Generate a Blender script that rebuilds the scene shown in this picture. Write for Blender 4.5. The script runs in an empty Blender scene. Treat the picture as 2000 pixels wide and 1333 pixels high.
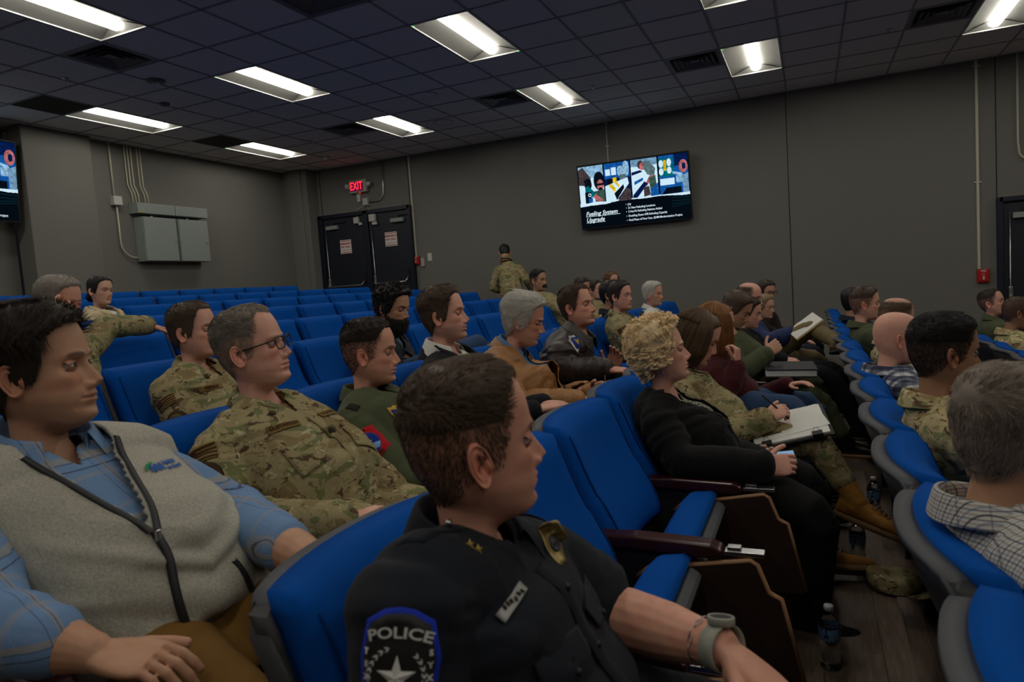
import bpy, bmesh, math, random
import numpy as np
from mathutils import Vector, Matrix
from mathutils.bvhtree import BVHTree
C = bpy.context.scene.collection
SC = bpy.context.scene
rad = math.radians

# ------------------------------------------------------------------ camera, world, exposure
YAW, PITCH, ROLL, FPX, CAMZ = rad(24.0), rad(4.45), rad(-4.0), 1320.0, 1.38
_f = Vector((-math.sin(YAW)*math.cos(PITCH), math.cos(YAW)*math.cos(PITCH), -math.sin(PITCH)))
_r = _f.cross(Vector((0, 0, 1))).normalized()
_u = _r.cross(_f)
_r, _u = _r*math.cos(ROLL)+_u*math.sin(ROLL), -_r*math.sin(ROLL)+_u*math.cos(ROLL)
cam = bpy.data.objects.new('camera', bpy.data.cameras.new('camera'))
C.objects.link(cam)
M = Matrix((_r, _u, -_f)).transposed().to_4x4()
M.translation = Vector((0, 0, CAMZ))
cam.matrix_world = M
cam.data.sensor_width = 36.0
cam.data.lens = FPX*36/2000
cam.data.clip_start = 0.05
cam.data.dof.use_dof = True
cam.data.dof.focus_distance = 4.2
cam.data.dof.aperture_fstop = 5.6
SC.camera = cam
def at(px, py, Y):
    """the point of the room at depth Y seen at photo position px, py"""
    d = _f*FPX + _r*(px-1000) - _u*(py-666.5)
    d = d*(Y/d.y)
    return Vector((d.x, d.y, d.z+CAMZ))
def floor_pt(px, py, z):
    d = _f*FPX+_r*(px-1000)-_u*(py-666.5); k = (z-CAMZ)/d.z; return (d.x*k, d.y*k, z)
w = bpy.data.worlds.new('world'); SC.world = w; w.use_nodes = True
w.node_tree.nodes['Background'].inputs[0].default_value = (0.02, 0.021, 0.024, 1)
w.node_tree.nodes['Background'].inputs[1].default_value = 0.2
SC.view_settings.view_transform = 'Standard'; SC.view_settings.look = 'None'
SC.view_settings.gamma = 1.0; SC.view_settings.use_curve_mapping = False
SC.view_settings.exposure = 0.14
SC.cycles.use_denoising = True
SC.cycles.max_bounces = 8; SC.cycles.diffuse_bounces = 4; SC.cycles.glossy_bounces = 3
SC.cycles.transmission_bounces = 8; SC.cycles.transparent_max_bounces = 8
LAMP = 19.0      # radiance of the troffer lenses

# ------------------------------------------------------------------ colour and material helpers
def lin(c):
    return tuple(((x/255)/12.92 if x/255 <= .04045 else (((x/255)+.055)/1.055)**2.4) for x in c[:3])+(1,)
MATS = {}
class NT:
    def __init__(s, m): s.t = m.node_tree; s.n = s.t.nodes; s.l = s.t.links
    def new(s, kind, **kw):
        n = s.n.new(kind)
        for k, v in kw.items():
            if k.startswith('i_'): n.inputs[k[2:].replace('_', ' ')].default_value = v
            else: setattr(n, k, v)
        return n
    def link(s, a, b): s.l.new(a, b)
    def math(s, op, a, b=None, c=None):
        n = s.n.new('ShaderNodeMath'); n.operation = op
        for i, v in enumerate((a, b, c)):
            if v is None: continue
            if hasattr(v, 'links') or hasattr(v, 'is_linked'): s.l.new(v, n.inputs[i])
            else: n.inputs[i].default_value = v
        return n.outputs[0]
    def mix(s, f, a, b, mode='MIX'):
        n = s.n.new('ShaderNodeMix'); n.data_type = 'RGBA'; n.blend_type = mode
        for sock, v in ((n.inputs[0], f), (n.inputs[6], a), (n.inputs[7], b)):
            if hasattr(v, 'is_linked'): s.l.new(v, sock)
            else: sock.default_value = v
        return n.outputs[2]
    def coords(s, kind='Object', scale=(1, 1, 1), rot=(0, 0, 0)):
        t = s.n.new('ShaderNodeTexCoord'); m = s.n.new('ShaderNodeMapping')
        m.inputs['Scale'].default_value = scale; m.inputs['Rotation'].default_value = rot
        s.l.new(t.outputs[kind], m.inputs[0]); return m.outputs[0]
    def noise(s, vec, scale, detail=2, rough=.5, dist=0):
        n = s.n.new('ShaderNodeTexNoise'); s.l.new(vec, n.inputs['Vector'])
        n.inputs['Scale'].default_value = scale; n.inputs['Detail'].default_value = detail
        n.inputs['Roughness'].default_value = rough; n.inputs['Distortion'].default_value = dist
        return n.outputs[0]
def base_mat(name, col=(128, 128, 128), rough=.6, metal=0.0, spec=.5, **kw):
    m = bpy.data.materials.new(name); m.use_nodes = True
    b = m.node_tree.nodes['Principled BSDF']
    b.inputs['Base Color'].default_value = lin(col); b.inputs['Roughness'].default_value = rough
    b.inputs['Metallic'].default_value = metal; b.inputs['Specular IOR Level'].default_value = spec
    MATS[name] = m
    return m, NT(m), b
def bump(nt, b, h, strength=.3, dist=.002):
    n = nt.n.new('ShaderNodeBump'); n.inputs['Strength'].default_value = strength
    n.inputs['Distance'].default_value = dist
    nt.link(h, n.inputs['Height']); nt.link(n.outputs[0], b.inputs['Normal'])
def plain(name, col, rough=.6, metal=0.0, spec=.5, grain=0.06, gscale=40):
    """plain paint, plastic or metal with faint mottling"""
    m, nt, b = base_mat(name, col, rough, metal, spec)
    v = nt.coords(); n = nt.noise(v, gscale, 3)
    c = nt.mix(n, tuple(x*(1-grain) for x in lin(col)[:3])+(1,), tuple(min(1, x*(1+grain)) for x in lin(col)[:3])+(1,))
    nt.link(c, b.inputs['Base Color']); bump(nt, b, n, .05, .001)
    return m
def cloth(name, col, rough=.9, fleck=.12, fscale=350, fold=25, sheen=.05, fs=.35, spec=.2):
    """woven cloth: fibre flecks, fine bump and soft folds"""
    m, nt, b = base_mat(name, col, rough, 0, spec)
    v = nt.coords(); n = nt.noise(v, fscale, 2); n2 = nt.noise(v, fold, 3, .55, .6)
    L = lin(col)[:3]
    c = nt.mix(n, tuple(x*(1-fleck) for x in L)+(1,), tuple(min(1, x*(1+fleck)) for x in L)+(1,))
    nt.link(c, b.inputs['Base Color'])
    b.inputs['Sheen Weight'].default_value = sheen*.4
    h = nt.math('ADD', nt.math('MULTIPLY', n, .25), n2); bump(nt, b, h, fs, .006)
    return m
def emit(name, col, s):
    m = bpy.data.materials.new(name); m.use_nodes = True
    nt = NT(m); nt.n.remove(nt.n['Principled BSDF'])
    e = nt.n.new('ShaderNodeEmission'); e.inputs[0].default_value = lin(col); e.inputs[1].default_value = s
    nt.link(e.outputs[0], nt.n['Material Output'].inputs[0]); MATS[name] = m; return m
def ramp(nt, f, stops, interp='CONSTANT'):
    r = nt.n.new('ShaderNodeValToRGB'); r.color_ramp.interpolation = interp
    el = r.color_ramp.elements
    while len(el) < len(stops): el.new(0.5)
    for e, (p, c) in zip(el, stops): e.position = p; e.color = lin(c)
    nt.link(f, r.inputs[0]); return r.outputs[0]
def camo(name, pale=1.0):
    """pale, tan, green and brown blotch camouflage"""
    m, nt, b = base_mat(name, (120, 110, 80), .9, 0, .15)
    v = nt.coords(scale=(1, 1, 1.5))
    k = lambda c: tuple(x*pale for x in c)
    a = nt.noise(v, 9, 4, .6, .8); c0 = ramp(nt, a, [(0, k((132, 116, 82))), (.44, k((152, 140, 104))), (.57, k((112, 116, 78)))])
    d = nt.noise(nt.coords(scale=(1.4, 1.4, 2.6)), 12, 4, .62, 1.4)
    f1 = ramp(nt, d, [(0, (0, 0, 0)), (.60, (255, 255, 255))]); c1 = nt.mix(f1, c0, lin(k((88, 68, 52))))
    e = nt.noise(nt.coords(scale=(2, 2, 3.2), rot=(.4, .3, .9)), 11, 4, .65, 1.2)
    f2 = ramp(nt, e, [(0, (0, 0, 0)), (.615, (255, 255, 255))]); c2 = nt.mix(f2, c1, lin(k((178, 170, 136))))
    nt.link(c2, b.inputs['Base Color'])
    n2 = nt.noise(nt.coords(), 28, 3, .55, .8); w_ = nt.noise(nt.coords(), 400, 2)
    bump(nt, b, nt.math('ADD', nt.math('MULTIPLY', w_, .12), n2), .45, .007)
    return m
def plaid(name, ground, stripes, coords_rot=(0, 0, 0), rough=.9):
    """woven checks: stripes = [(period, width, offset, colour, strength, axis)]"""
    m, nt, b = base_mat(name, ground, rough, 0, .15)
    v = nt.coords(rot=coords_rot); sx = nt.n.new('ShaderNodeSeparateXYZ'); nt.link(v, sx.inputs[0])
    col = nt.mix(nt.noise(v, 300, 2), lin(tuple(x*.92 for x in ground)), lin(tuple(min(255, x*1.06) for x in ground)))
    for per, wid, off, c, st, ax in stripes:
        t = nt.math('FRACT', nt.math('ADD', nt.math('DIVIDE', sx.outputs[ax], per), off+50))
        f = nt.math('MULTIPLY', nt.math('LESS_THAN', t, wid), st)
        col = nt.mix(f, col, lin(c))
    nt.link(col, b.inputs['Base Color'])
    bump(nt, b, nt.noise(nt.coords(), 26, 3, .55, .8), .4, .006)
    return m
def leather(name, col, rough=.42):
    m, nt, b = base_mat(name, col, rough, 0, .5)
    v = nt.coords(); n = nt.noise(v, 30, 4, .6, .6); g = nt.n.new('ShaderNodeTexVoronoi'); g.inputs['Scale'].default_value = 420
    nt.link(v, g.inputs['Vector']); L = lin(col)[:3]
    nt.link(nt.mix(n, tuple(x*.72 for x in L)+(1,), tuple(min(1, x*1.25) for x in L)+(1,)), b.inputs['Base Color'])
    bump(nt, b, nt.math('ADD', nt.math('MULTIPLY', g.outputs[0], .12), n), .5, .008)
    return m
def skin_mat():
    m, nt, b = base_mat('skin', (190, 135, 105), .5, 0, .35)
    a = nt.new('ShaderNodeAttribute', attribute_name='tint')
    v = nt.coords(); n = nt.noise(v, 60, 4, .6); n2 = nt.noise(v, 900, 2)
    c = nt.mix(n, (.86, .80, .80, 1), (1.08, 1.04, 1.03, 1))
    nt.link(nt.mix(1.0, a.outputs['Color'], c, 'MULTIPLY'), b.inputs['Base Color'])
    b.inputs['Subsurface Weight'].default_value = .12
    b.inputs['Subsurface Radius'].default_value = (.012, .005, .003); b.inputs['Subsurface Scale'].default_value = .5
    bump(nt, b, nt.math('ADD', n2, nt.math('MULTIPLY', n, 2)), .12, .0015)
    return m
def hair_mat():
    m, nt, b = base_mat('hair', (60, 45, 35), .48, 0, .35)
    a = nt.new('ShaderNodeAttribute', attribute_name='tint')
    nt.link(a.outputs['Color'], b.inputs['Base Color'])
    return m
skin_mat(); hair_mat()
def metal(name, col, rough=.35): return plain(name, col, rough, 1.0, .5, .05)
# room
def fabric_wall():
    m, nt, b = base_mat('wall_fabric', (120, 119, 114), .95, 0, .1)
    v = nt.coords(); n = nt.noise(v, 260, 2); n2 = nt.noise(v, 1.2, 2)
    wv = nt.n.new('ShaderNodeTexWave'); wv.inputs['Scale'].default_value = 90; wv.bands_direction = 'Z'; nt.link(v, wv.inputs['Vector'])
    c = nt.mix(n, lin((112, 111, 106)), lin((128, 127, 121)))
    nt.link(nt.mix(nt.math('MULTIPLY', n2, .12), c, lin((90, 90, 88))), b.inputs['Base Color'])
    bump(nt, b, nt.math('ADD', n, nt.math('MULTIPLY', wv.outputs[1], .4)), .25, .001)
fabric_wall()
def ceil_tile():
    m, nt, b = base_mat('ceiling_tile', (150, 151, 156), .95, 0, .1)
    v = nt.coords(); n = nt.noise(v, 180, 3, .7)
    nt.link(ramp(nt, n, [(0, (176, 175, 174)), (.42, (206, 205, 203)), (.6, (216, 215, 212))], 'LINEAR'), b.inputs['Base Color'])
    bump(nt, b, n, .4, .002)
ceil_tile()
def floor_mat():
    m, nt, b = base_mat('floor_plank', (90, 72, 58), .45, 0, .4)
    v = nt.coords(); sx = nt.n.new('ShaderNodeSeparateXYZ'); nt.link(v, sx.inputs[0])
    row = nt.math('FLOOR', nt.math('DIVIDE', sx.outputs[0], .18))
    off = nt.math('FRACT', nt.math('MULTIPLY', row, .371))
    col_ = nt.math('FLOOR', nt.math('ADD', nt.math('DIVIDE', sx.outputs[1], 1.2), off))
    rnd = nt.math('FRACT', nt.math('MULTIPLY', nt.math('SINE', nt.math('ADD', nt.math('MULTIPLY', row, 12.99), nt.math('MULTIPLY', col_, 78.2))), 4375.5))
    g = nt.noise(nt.coords(scale=(14, 1.2, 14)), 6, 5, .65, .5)
    c = ramp(nt, g, [(0, (70, 58, 50)), (.5, (100, 84, 72)), (.8, (128, 110, 96))], 'LINEAR')
    c = nt.mix(nt.math('MULTIPLY', rnd, .35), c, lin((64, 54, 48)))
    ex = nt.math('FRACT', nt.math('DIVIDE', sx.outputs[0], .18)); seam = nt.math('LESS_THAN', ex, .015)
    nt.link(nt.mix(seam, c, lin((38, 32, 28))), b.inputs['Base Color'])
    bump(nt, b, g, .25, .002)
floor_mat()
cloth('seat_blue', (3, 74, 156), .95, .22, 500, 60, .0, .12, .1)
cloth('seat_blue_side', (2, 52, 112), .95, .2, 500, 60, .0, .12, .1)
plain('shell_black', (30, 30, 33), .55); plain('shell_grey', (70, 72, 77), .6)
def wood(name, a_, b_, rough=.35, sc=(30, 3, 30)):
    m, nt, b = base_mat(name, a_, rough, 0, .5)
    g = nt.noise(nt.coords(scale=sc), 2.5, 5, .6, .4)
    nt.link(nt.mix(g, lin(a_), lin(b_)), b.inputs['Base Color']); bump(nt, b, g, .1, .001)
wood('mahogany', (62, 26, 26), (40, 16, 18), .25, (3, 30, 30)); wood('walnut', (58, 40, 34), (40, 28, 25), .4, (4, 30, 20)); wood('ply_edge', (170, 128, 92), (140, 100, 70), .5)
plain('black', (14, 14, 15), .6); plain('dark_metal', (40, 40, 44), .5); metal('steel', (190, 190, 192), .3)
plain('conduit_paint', (190, 186, 165), .5); plain('cabinet_grey', (140, 148, 144), .45); plain('door_navy', (22, 27, 40), .5); plain('frame_navy', (16, 22, 40), .45)
plain('white_metal', (188, 188, 184), .4); plain('vent_grey', (104, 104, 106), .5); plain('grid_grey', (146, 146, 150), .8); plain('white_plastic', (205, 203, 196), .45); plain('red_plastic', (176, 24, 22), .4)
plain('beige_box', (170, 166, 150), .5); plain('paper', (222, 222, 216), .8); plain('brass', (150, 132, 84), .4, .6); plain('name_metal', (150, 150, 146), .45, .3); plain('gold_metal', (196, 170, 90), .35, .8); plain('troffer_white', (104, 104, 100), .7)
emit('lens_glow', (255, 249, 236), LAMP); emit('green_led', (30, 255, 80), 2.0); emit('exit_glow', (255, 40, 40), 3.0); emit('exit_face', (110, 20, 70), .6)
emit('red_led', (255, 40, 30), 3.0)

# ------------------------------------------------------------------ object helpers
def obj_mesh(name, me, mats, parent=None, loc=None):
    o = bpy.data.objects.new(name, me); C.objects.link(o)
    for m in (mats if isinstance(mats, (list, tuple)) else [mats]): me.materials.append(MATS[m])
    if parent is not None: o.parent = parent
    if loc is not None: o.location = loc
    return o
def thing(name, label, cat, loc=(0, 0, 0), rotz=0, group=None):
    o = bpy.data.objects.new(name, None); C.objects.link(o); o.empty_display_size = .05
    o.location = loc; o.rotation_euler = (0, 0, rotz); o['label'] = label; o['category'] = cat
    if group: o['group'] = group
    return o
def tag(o, label, cat, group=None):
    o['label'] = label; o['category'] = cat
    if group: o['group'] = group
    return o
class MB:
    """collects shapes as lists of vertices and faces; build() links them as one mesh object"""
    def __init__(s): s.v = []; s.f = []; s.m = []; s.n = 0; s.mi = 0; s.smooth = []
    def add(s, V, F, smooth=False, mi=None):
        V = np.asarray(V, float).reshape(-1, 3)
        s.v.append(V)
        for f in F: s.f.append([i+s.n for i in f]); s.m.append(s.mi if mi is None else mi); s.smooth.append(smooth)
        s.n += len(V); return s
    def box(s, c, size, rot=None, bev=0):
        hx, hy, hz = [a/2 for a in size]
        bm = bmesh.new(); bmesh.ops.create_cube(bm, size=1)
        for v in bm.verts: v.co = Vector((v.co.x*2*hx, v.co.y*2*hy, v.co.z*2*hz))
        if bev: bmesh.ops.bevel(bm, geom=list(bm.edges), offset=min(bev, hx*.9, hy*.9, hz*.9), segments=2, affect='EDGES', profile=.5)
        R_ = rot if rot is not None else Matrix.Identity(3)
        V = [tuple(R_ @ v.co + Vector(c)) for v in bm.verts]; bm.verts.index_update()
        F = [[v.index for v in f.verts] for f in bm.faces]; bm.free()
        return s.add(V, F, False)
    def cyl(s, a, b, r, n=12, r2=None, cap=True):
        return s.tube([a, b], [r, r if r2 is None else r2], n, cap, smooth=True)
    def tube(s, pts, rr, n=10, cap=True, smooth=True):
        P = np.array([tuple(p) for p in pts], float); K = len(P)
        if np.isscalar(rr): rr = [rr]*K
        T = np.gradient(P, axis=0); T /= np.linalg.norm(T, axis=1)[:, None]+1e-9
        ref = np.array([0, 0, 1.]) if abs(T[0][2]) < .9 else np.array([1., 0, 0])
        V = []; U = np.cross(T[0], ref); U /= np.linalg.norm(U)
        for i in range(K):
            U = U-T[i]*(U@T[i]); U /= np.linalg.norm(U)+1e-9; W = np.cross(T[i], U)
            for j in range(n):
                a = 2*math.pi*j/n; V.append(P[i]+rr[i]*(U*math.cos(a)+W*math.sin(a)))
        F = [[i*n+j, i*n+(j+1) % n, (i+1)*n+(j+1) % n, (i+1)*n+j] for i in range(K-1) for j in range(n)]
        s.add(V, F, smooth)
        if cap:
            s.add(V[:n], [list(range(n))[::-1]], False); s.add(V[-n:], [list(range(n))], False)
        return s
    def prism(s, poly, y0, y1, axes='xz'):
        """extrude a polygon given in two axes along the third"""
        n = len(poly); V = []
        for t in (y0, y1):
            for a, b in poly:
                V.append({'xz': (a, t, b), 'xy': (a, b, t), 'yz': (t, a, b)}[axes])
        F = [[i, (i+1) % n, n+(i+1) % n, n+i] for i in range(n)]+[list(range(n))[::-1], list(range(n, 2*n))]
        return s.add(V, F)
    def lathe(s, prof, c=(0, 0, 0), n=24):
        V = []
        for r, z in prof:
            for j in range(n): a = 2*math.pi*j/n; V.append((c[0]+r*math.cos(a), c[1]+r*math.sin(a), c[2]+z))
        F = [[i*n+j, i*n+(j+1) % n, (i+1)*n+(j+1) % n, (i+1)*n+j] for i in range(len(prof)-1) for j in range(n)]
        return s.add(V, F, True)
    def grid(s, P, smooth=True, mi=None, close=False):
        """P: array (a, b, 3)"""
        P = np.asarray(P); a, b = P.shape[:2]
        F = [[i*b+j, i*b+(j+1) % b, (i+1)*b+(j+1) % b, (i+1)*b+j] for i in range(a-1) for j in range(b if close else b-1)]
        return s.add(P.reshape(-1, 3), F, smooth, mi)
    def mesh(s, name):
        me = bpy.data.meshes.new(name)
        me.from_pydata(np.concatenate(s.v).tolist(), [], s.f)
        me.polygons.foreach_set('material_index', s.m); me.polygons.foreach_set('use_smooth', s.smooth)
        me.update(); return me
    def build(s, name, mats, parent=None, loc=None, fix=True):
        me = s.mesh(name)
        if fix:
            bm = bmesh.new(); bm.from_mesh(me); bmesh.ops.remove_doubles(bm, verts=bm.verts, dist=1e-5)
            bmesh.ops.recalc_face_normals(bm, faces=bm.faces); bm.to_mesh(me); bm.free()
        return obj_mesh(name, me, mats, parent, loc)
def struct(o): o['kind'] = 'structure'; return o
def dup(root, loc=None, rotz=None, label=None, group=None):
    r = root.copy(); C.objects.link(r)
    if loc is not None: r.location = loc
    if rotz is not None: r.rotation_euler = (0, 0, rotz)
    if label: r['label'] = label
    if group: r['group'] = group
    def rec(src, dst):
        for ch in list(src.children):
            c = ch.copy(); C.objects.link(c); c.parent = dst; rec(ch, c)
    rec(root, r); return r
def text_mesh(body, size, shear=0, bold=0.0, align='CENTER', extrude=0.0):
    cu = bpy.data.curves.new('lettering', 'FONT'); cu.body = body; cu.size = size; cu.shear = shear; cu.offset = bold
    cu.align_x = align; cu.align_y = 'CENTER'; cu.resolution_u = 3; cu.extrude = extrude
    o = bpy.data.objects.new('lettering', cu); C.objects.link(o)
    me = bpy.data.meshes.new_from_object(o.evaluated_get(bpy.context.evaluated_depsgraph_get()))
    bpy.data.objects.remove(o); bpy.data.curves.remove(cu); return me
def lettering(body, size, m, mat_, parent, shear=0, bold=0.0, align='CENTER', name='lettering', sx=1.0):
    """text set in the local frame m (4x4), as a part of parent"""
    me = text_mesh(body, size, shear, bold, align)
    me.transform(m @ Matrix.Diagonal((sx, 1, 1, 1)))
    return obj_mesh(name, me, mat_, parent)
# ------------------------------------------------------------------ the room
FL = lambda k: .1*k                     # floor height of seating row k (rows count backwards from the front)
RX = lambda k: .205-.97*k               # x of the top of the seat backs of row k
JY = lambda n: 9.13-.5625*n             # y of the joints between seats
CZ = 3.83
WY = 10.41
T = .61; TX0 = -.215; TY0 = 10.39
def tile(i, j): return (TX0+T*i, TY0+T*j)
troffers = [(i, j) for i in (-13, -9, -5, -1, 3, 7) for j in (-4, -8, -12, -16, -20)]   # cells i..i+1, j..j+2
def build_floor():
    m = MB()
    edges = [(-2, 6.8)]+[(k, RX(k)+.9) for k in range(-1, 10)]
    m.box((4.2, 2, -.35), (5.6, 17, .3)); 
    for k in range(-1, 9):
        x0, x1 = RX(k)+.06-(0 if k < 8 else 2.2), RX(k-1)+.06 if k > -1 else 1.9
        m.box(((x0+x1)/2, 2, FL(k)-.3), (x1-x0, 17, .6))
    struct(m.build('floor', 'floor_plank'))
build_floor()
def build_walls():
    m = MB(); m.box((-1.2, WY+.1, 1.6), (16.4, .2, 4.6)); struct(m.build('wall_right', 'wall_fabric'))
    m = MB(); m.box((-9.08, 8.4, 1.8), (.2, 4.2, 4.2)); struct(m.build('wall_back', 'wall_fabric'))
    m = MB(); m.box((-9.35, -.6, 1.8), (.2, 12.1, 4.2)); struct(m.build('wall_back', 'wall_fabric'))
    m = MB(); m.box((-9.0, 5.87, 1.8), (.3, .9, 4.2), bev=.012); struct(m.build('trim_pilaster', 'wall_fabric'))
    m = MB(); m.box((-8.75, 10.26, 1.8), (.66, .3, 4.2), bev=.01)
    m.box((-8.68, 10.09, 1.8), (.3, .05, 4.2), bev=.01); struct(m.build('trim_corner', 'wall_fabric'))
    m = MB(); m.box((7.1, 2, 1.6), (.2, 17.2, 4.6)); struct(m.build('wall_front', 'wall_fabric'))
    m = MB(); m.box((-1.2, -6.6, 1.6), (16.6, .2, 4.6)); struct(m.build('wall_left', 'wall_fabric'))
    # panel joints of the fabric wall covering
    for x, z0 in ((-.23, 0), (2.19, .71+1.38), (-6.42, 1.6+1.38), (-8.35, 3.0), (-3.0, 3.21)):
        if x == -3.0: continue
        m = MB(); m.box((x, WY-.001, (z0+CZ)/2), (.012, .006, CZ-z0)); struct(m.build('trim_joint', 'black'))
build_walls()
def build_ceiling():
    holes = set()
    for i, j in troffers:
        holes.add((i, j)); holes.add((i, j+1))
    global VENTS, OPEN
    VENTS = [(-10, -10), (-2, -4), (-6, -4), (-10, -4), (2, -4), (-6, -10)]
    OPEN = [(-13, -9), (-13, -5)]
    for c in VENTS+OPEN: holes.add(c)
    m = MB(); im, ix, jm, jx = -15, 11, -28, 0
    V, F = [], []
    for i in range(im, ix+1):
        for j in range(jm, jx):
            if (i, j) in holes: continue
            x, y = tile(i, j); n = len(V)
            V += [(x, y, CZ), (x, y+T, CZ), (x+T, y+T, CZ), (x+T, y, CZ)]; F.append([n, n+1, n+2, n+3])
    m.add(V, F)
    top = MB(); m.build('ceiling', 'ceiling_tile', fix=False)['kind'] = 'structure'
    # T-bars, each line as one strip, broken at the fixtures
    g = MB()
    for i in range(im, ix+2):
        for j in range(jm, jx):
            x, y = tile(i, j); g.box((x, y+T/2, CZ-.002), (.022, T+.02, .008))
    for j in range(jm, jx+1):
        for i in range(im, ix+1):
            if (i, j) in [(a, b+1) for a, b in troffers]: continue
            x, y = tile(i, j); g.box((x+T/2, y, CZ-.002), (T, .022, .008))
    struct(g.build('ceiling_grid', 'grid_grey', fix=False))
    p = MB(); p.box((-1, 2, CZ+.35), (17, 17.4, .1)); struct(p.build('ceiling_slab', 'black'))
build_ceiling()
COLN = {-13: 'rearmost', -9: 'second from the back wall', -5: 'third from the back wall', -1: 'fourth from the back wall', 3: 'fifth from the back wall', 7: 'foremost'}
ROWN = {-4: 'in the line nearest the screen wall', -8: 'in the middle line', -12: 'in the line over the left seats', -16: 'above the camera side seats', -20: 'far side of the room'}
def build_troffers():
    w_, l_ = .595, 1.205
    t = thing('ceiling_light', 'x', 'light', group='recessed troffer ceiling lights')
    h = MB()
    # sloped white reflectors, a pan above and end plates
    for s in (-1, 1):
        h.grid(np.array([[(s*(.30-.235*u), v*l_/2, .0+.075*math.sin(u*1.4)) for v in (-1, 1)] for u in np.linspace(0, 1, 7)]))
    for s in (-1, 1):
        P = [(-.298, s*l_/2, 0), (-.06, s*(l_/2-.06), .074), (.06, s*(l_/2-.06), .074), (.298, s*l_/2, 0)]
        h.add(P, [[0, 1, 2, 3]])
    h.box((0, 0, .09), (.60, 1.21, .02))
    h.build('reflector', 'troffer_white', t, fix=False)
    f = MB()
    for s in (-1, 1):
        f.box((s*.298, 0, -.001), (.016, l_+.01, .012)); f.box((0, s*l_/2, -.001), (.6, .016, .012))
    f.build('frame', 'white_metal', t)
    L = MB(); n = 12
    P = [[(.062*math.cos(a), y, .055-.050*math.sin(a)) for a in np.linspace(0, math.pi, n)] for y in (-.545, .545)]
    L.grid(np.array(P)); 
    for y in (-.545, .545): L.add([(.062*math.cos(a), y, .055-.050*math.sin(a)) for a in np.linspace(0, math.pi, n)], [list(range(n))])
    L.build('lens', 'lens_glow', t)
    first = True
    for i, j in troffers:
        x, y = tile(i, j)
        if j == -20 or (i >= 3 and j <= -16): pass
        lab = f'recessed rectangular ceiling light, {COLN[i]}, {ROWN[j]}'
        o = t if first else dup(t)
        o.location = (x+T/2, y+T, CZ); o['label'] = lab; first = False
        if (i, j) in ((-13, -4), (-9, -12), (-5, -8)):
            b = MB(); b.lathe([(0, -.006), (.006, -.004), (.006, 0)], (.27 if j == -8 else -.27, .59 if j == -8 else -.57, -.005), 10); b.build('indicator_lamp', 'green_led', o)
build_troffers()
def build_vents():
    t = thing('ceiling_vent', 'x', 'vent', group='square louvred ceiling diffusers')
    f = MB()
    def ring(mb, a, b, z0, z1):
        P = []
        for h_, z in ((a, z0), (b, z1)):
            P.append([(-h_, -h_, z), (h_, -h_, z), (h_, h_, z), (-h_, h_, z)])
        mb.grid(np.array(P), False, close=True)
    ring(f, .30, .255, -.004, -.004); ring(f, .255, .24, -.004, .03); ring(f, .30, .30, -.004, .01); f.build('frame', 'vent_grey', t, fix=False)
    for a in (.215, .155, .095):
        m = MB(); ring(m, a, a-.045, -.012, .03); ring(m, a, a-.003, -.012, -.012); m.build('louvre', 'vent_grey', t, fix=False)
    b = MB(); b.box((0, 0, .06), (.55, .55, .02)); b.build('duct', 'black', t)
    c = MB(); c.box((0, 0, .01), (.10, .10, .006)); c.build('centre_plate', 'vent_grey', t)
    labs = ['square louvred vent beside the nearest left ceiling light', 'square louvred vent beside the ceiling light above the wall screen', 'square louvred vent between two ceiling lights near the room centre',
            'square louvred vent above the exit doors, tinged red by the sign', 'square louvred vent beside the light at the right edge', 'square louvred vent at the top edge of the ceiling view']
    for k, ((i, j), lab) in enumerate(zip(VENTS, labs)):
        o = t if k == 0 else dup(t)
        x, y = tile(i, j); o.location = (x+T/2, y+T/2, CZ); o['label'] = lab
    for k, ((i, j), lab) in enumerate(zip(OPEN, ['black perforated return panel above the left pilaster', 'black perforated return panel beside the light over the conduits'])):
        x, y = tile(i, j); r = thing('return_grille', lab, 'vent', (x+T/2, y+T/2, CZ), group='black return panels in the ceiling')
        m = MB(); m.box((0, 0, .004), (.59, .59, .008)); m.build('panel', 'black', r)
        m = MB()
        for a in np.linspace(-.27, .27, 10): m.box((a, 0, -.003), (.006, .56, .006))
        m.build('grid_face', 'dark_metal', r)
build_vents()
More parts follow.
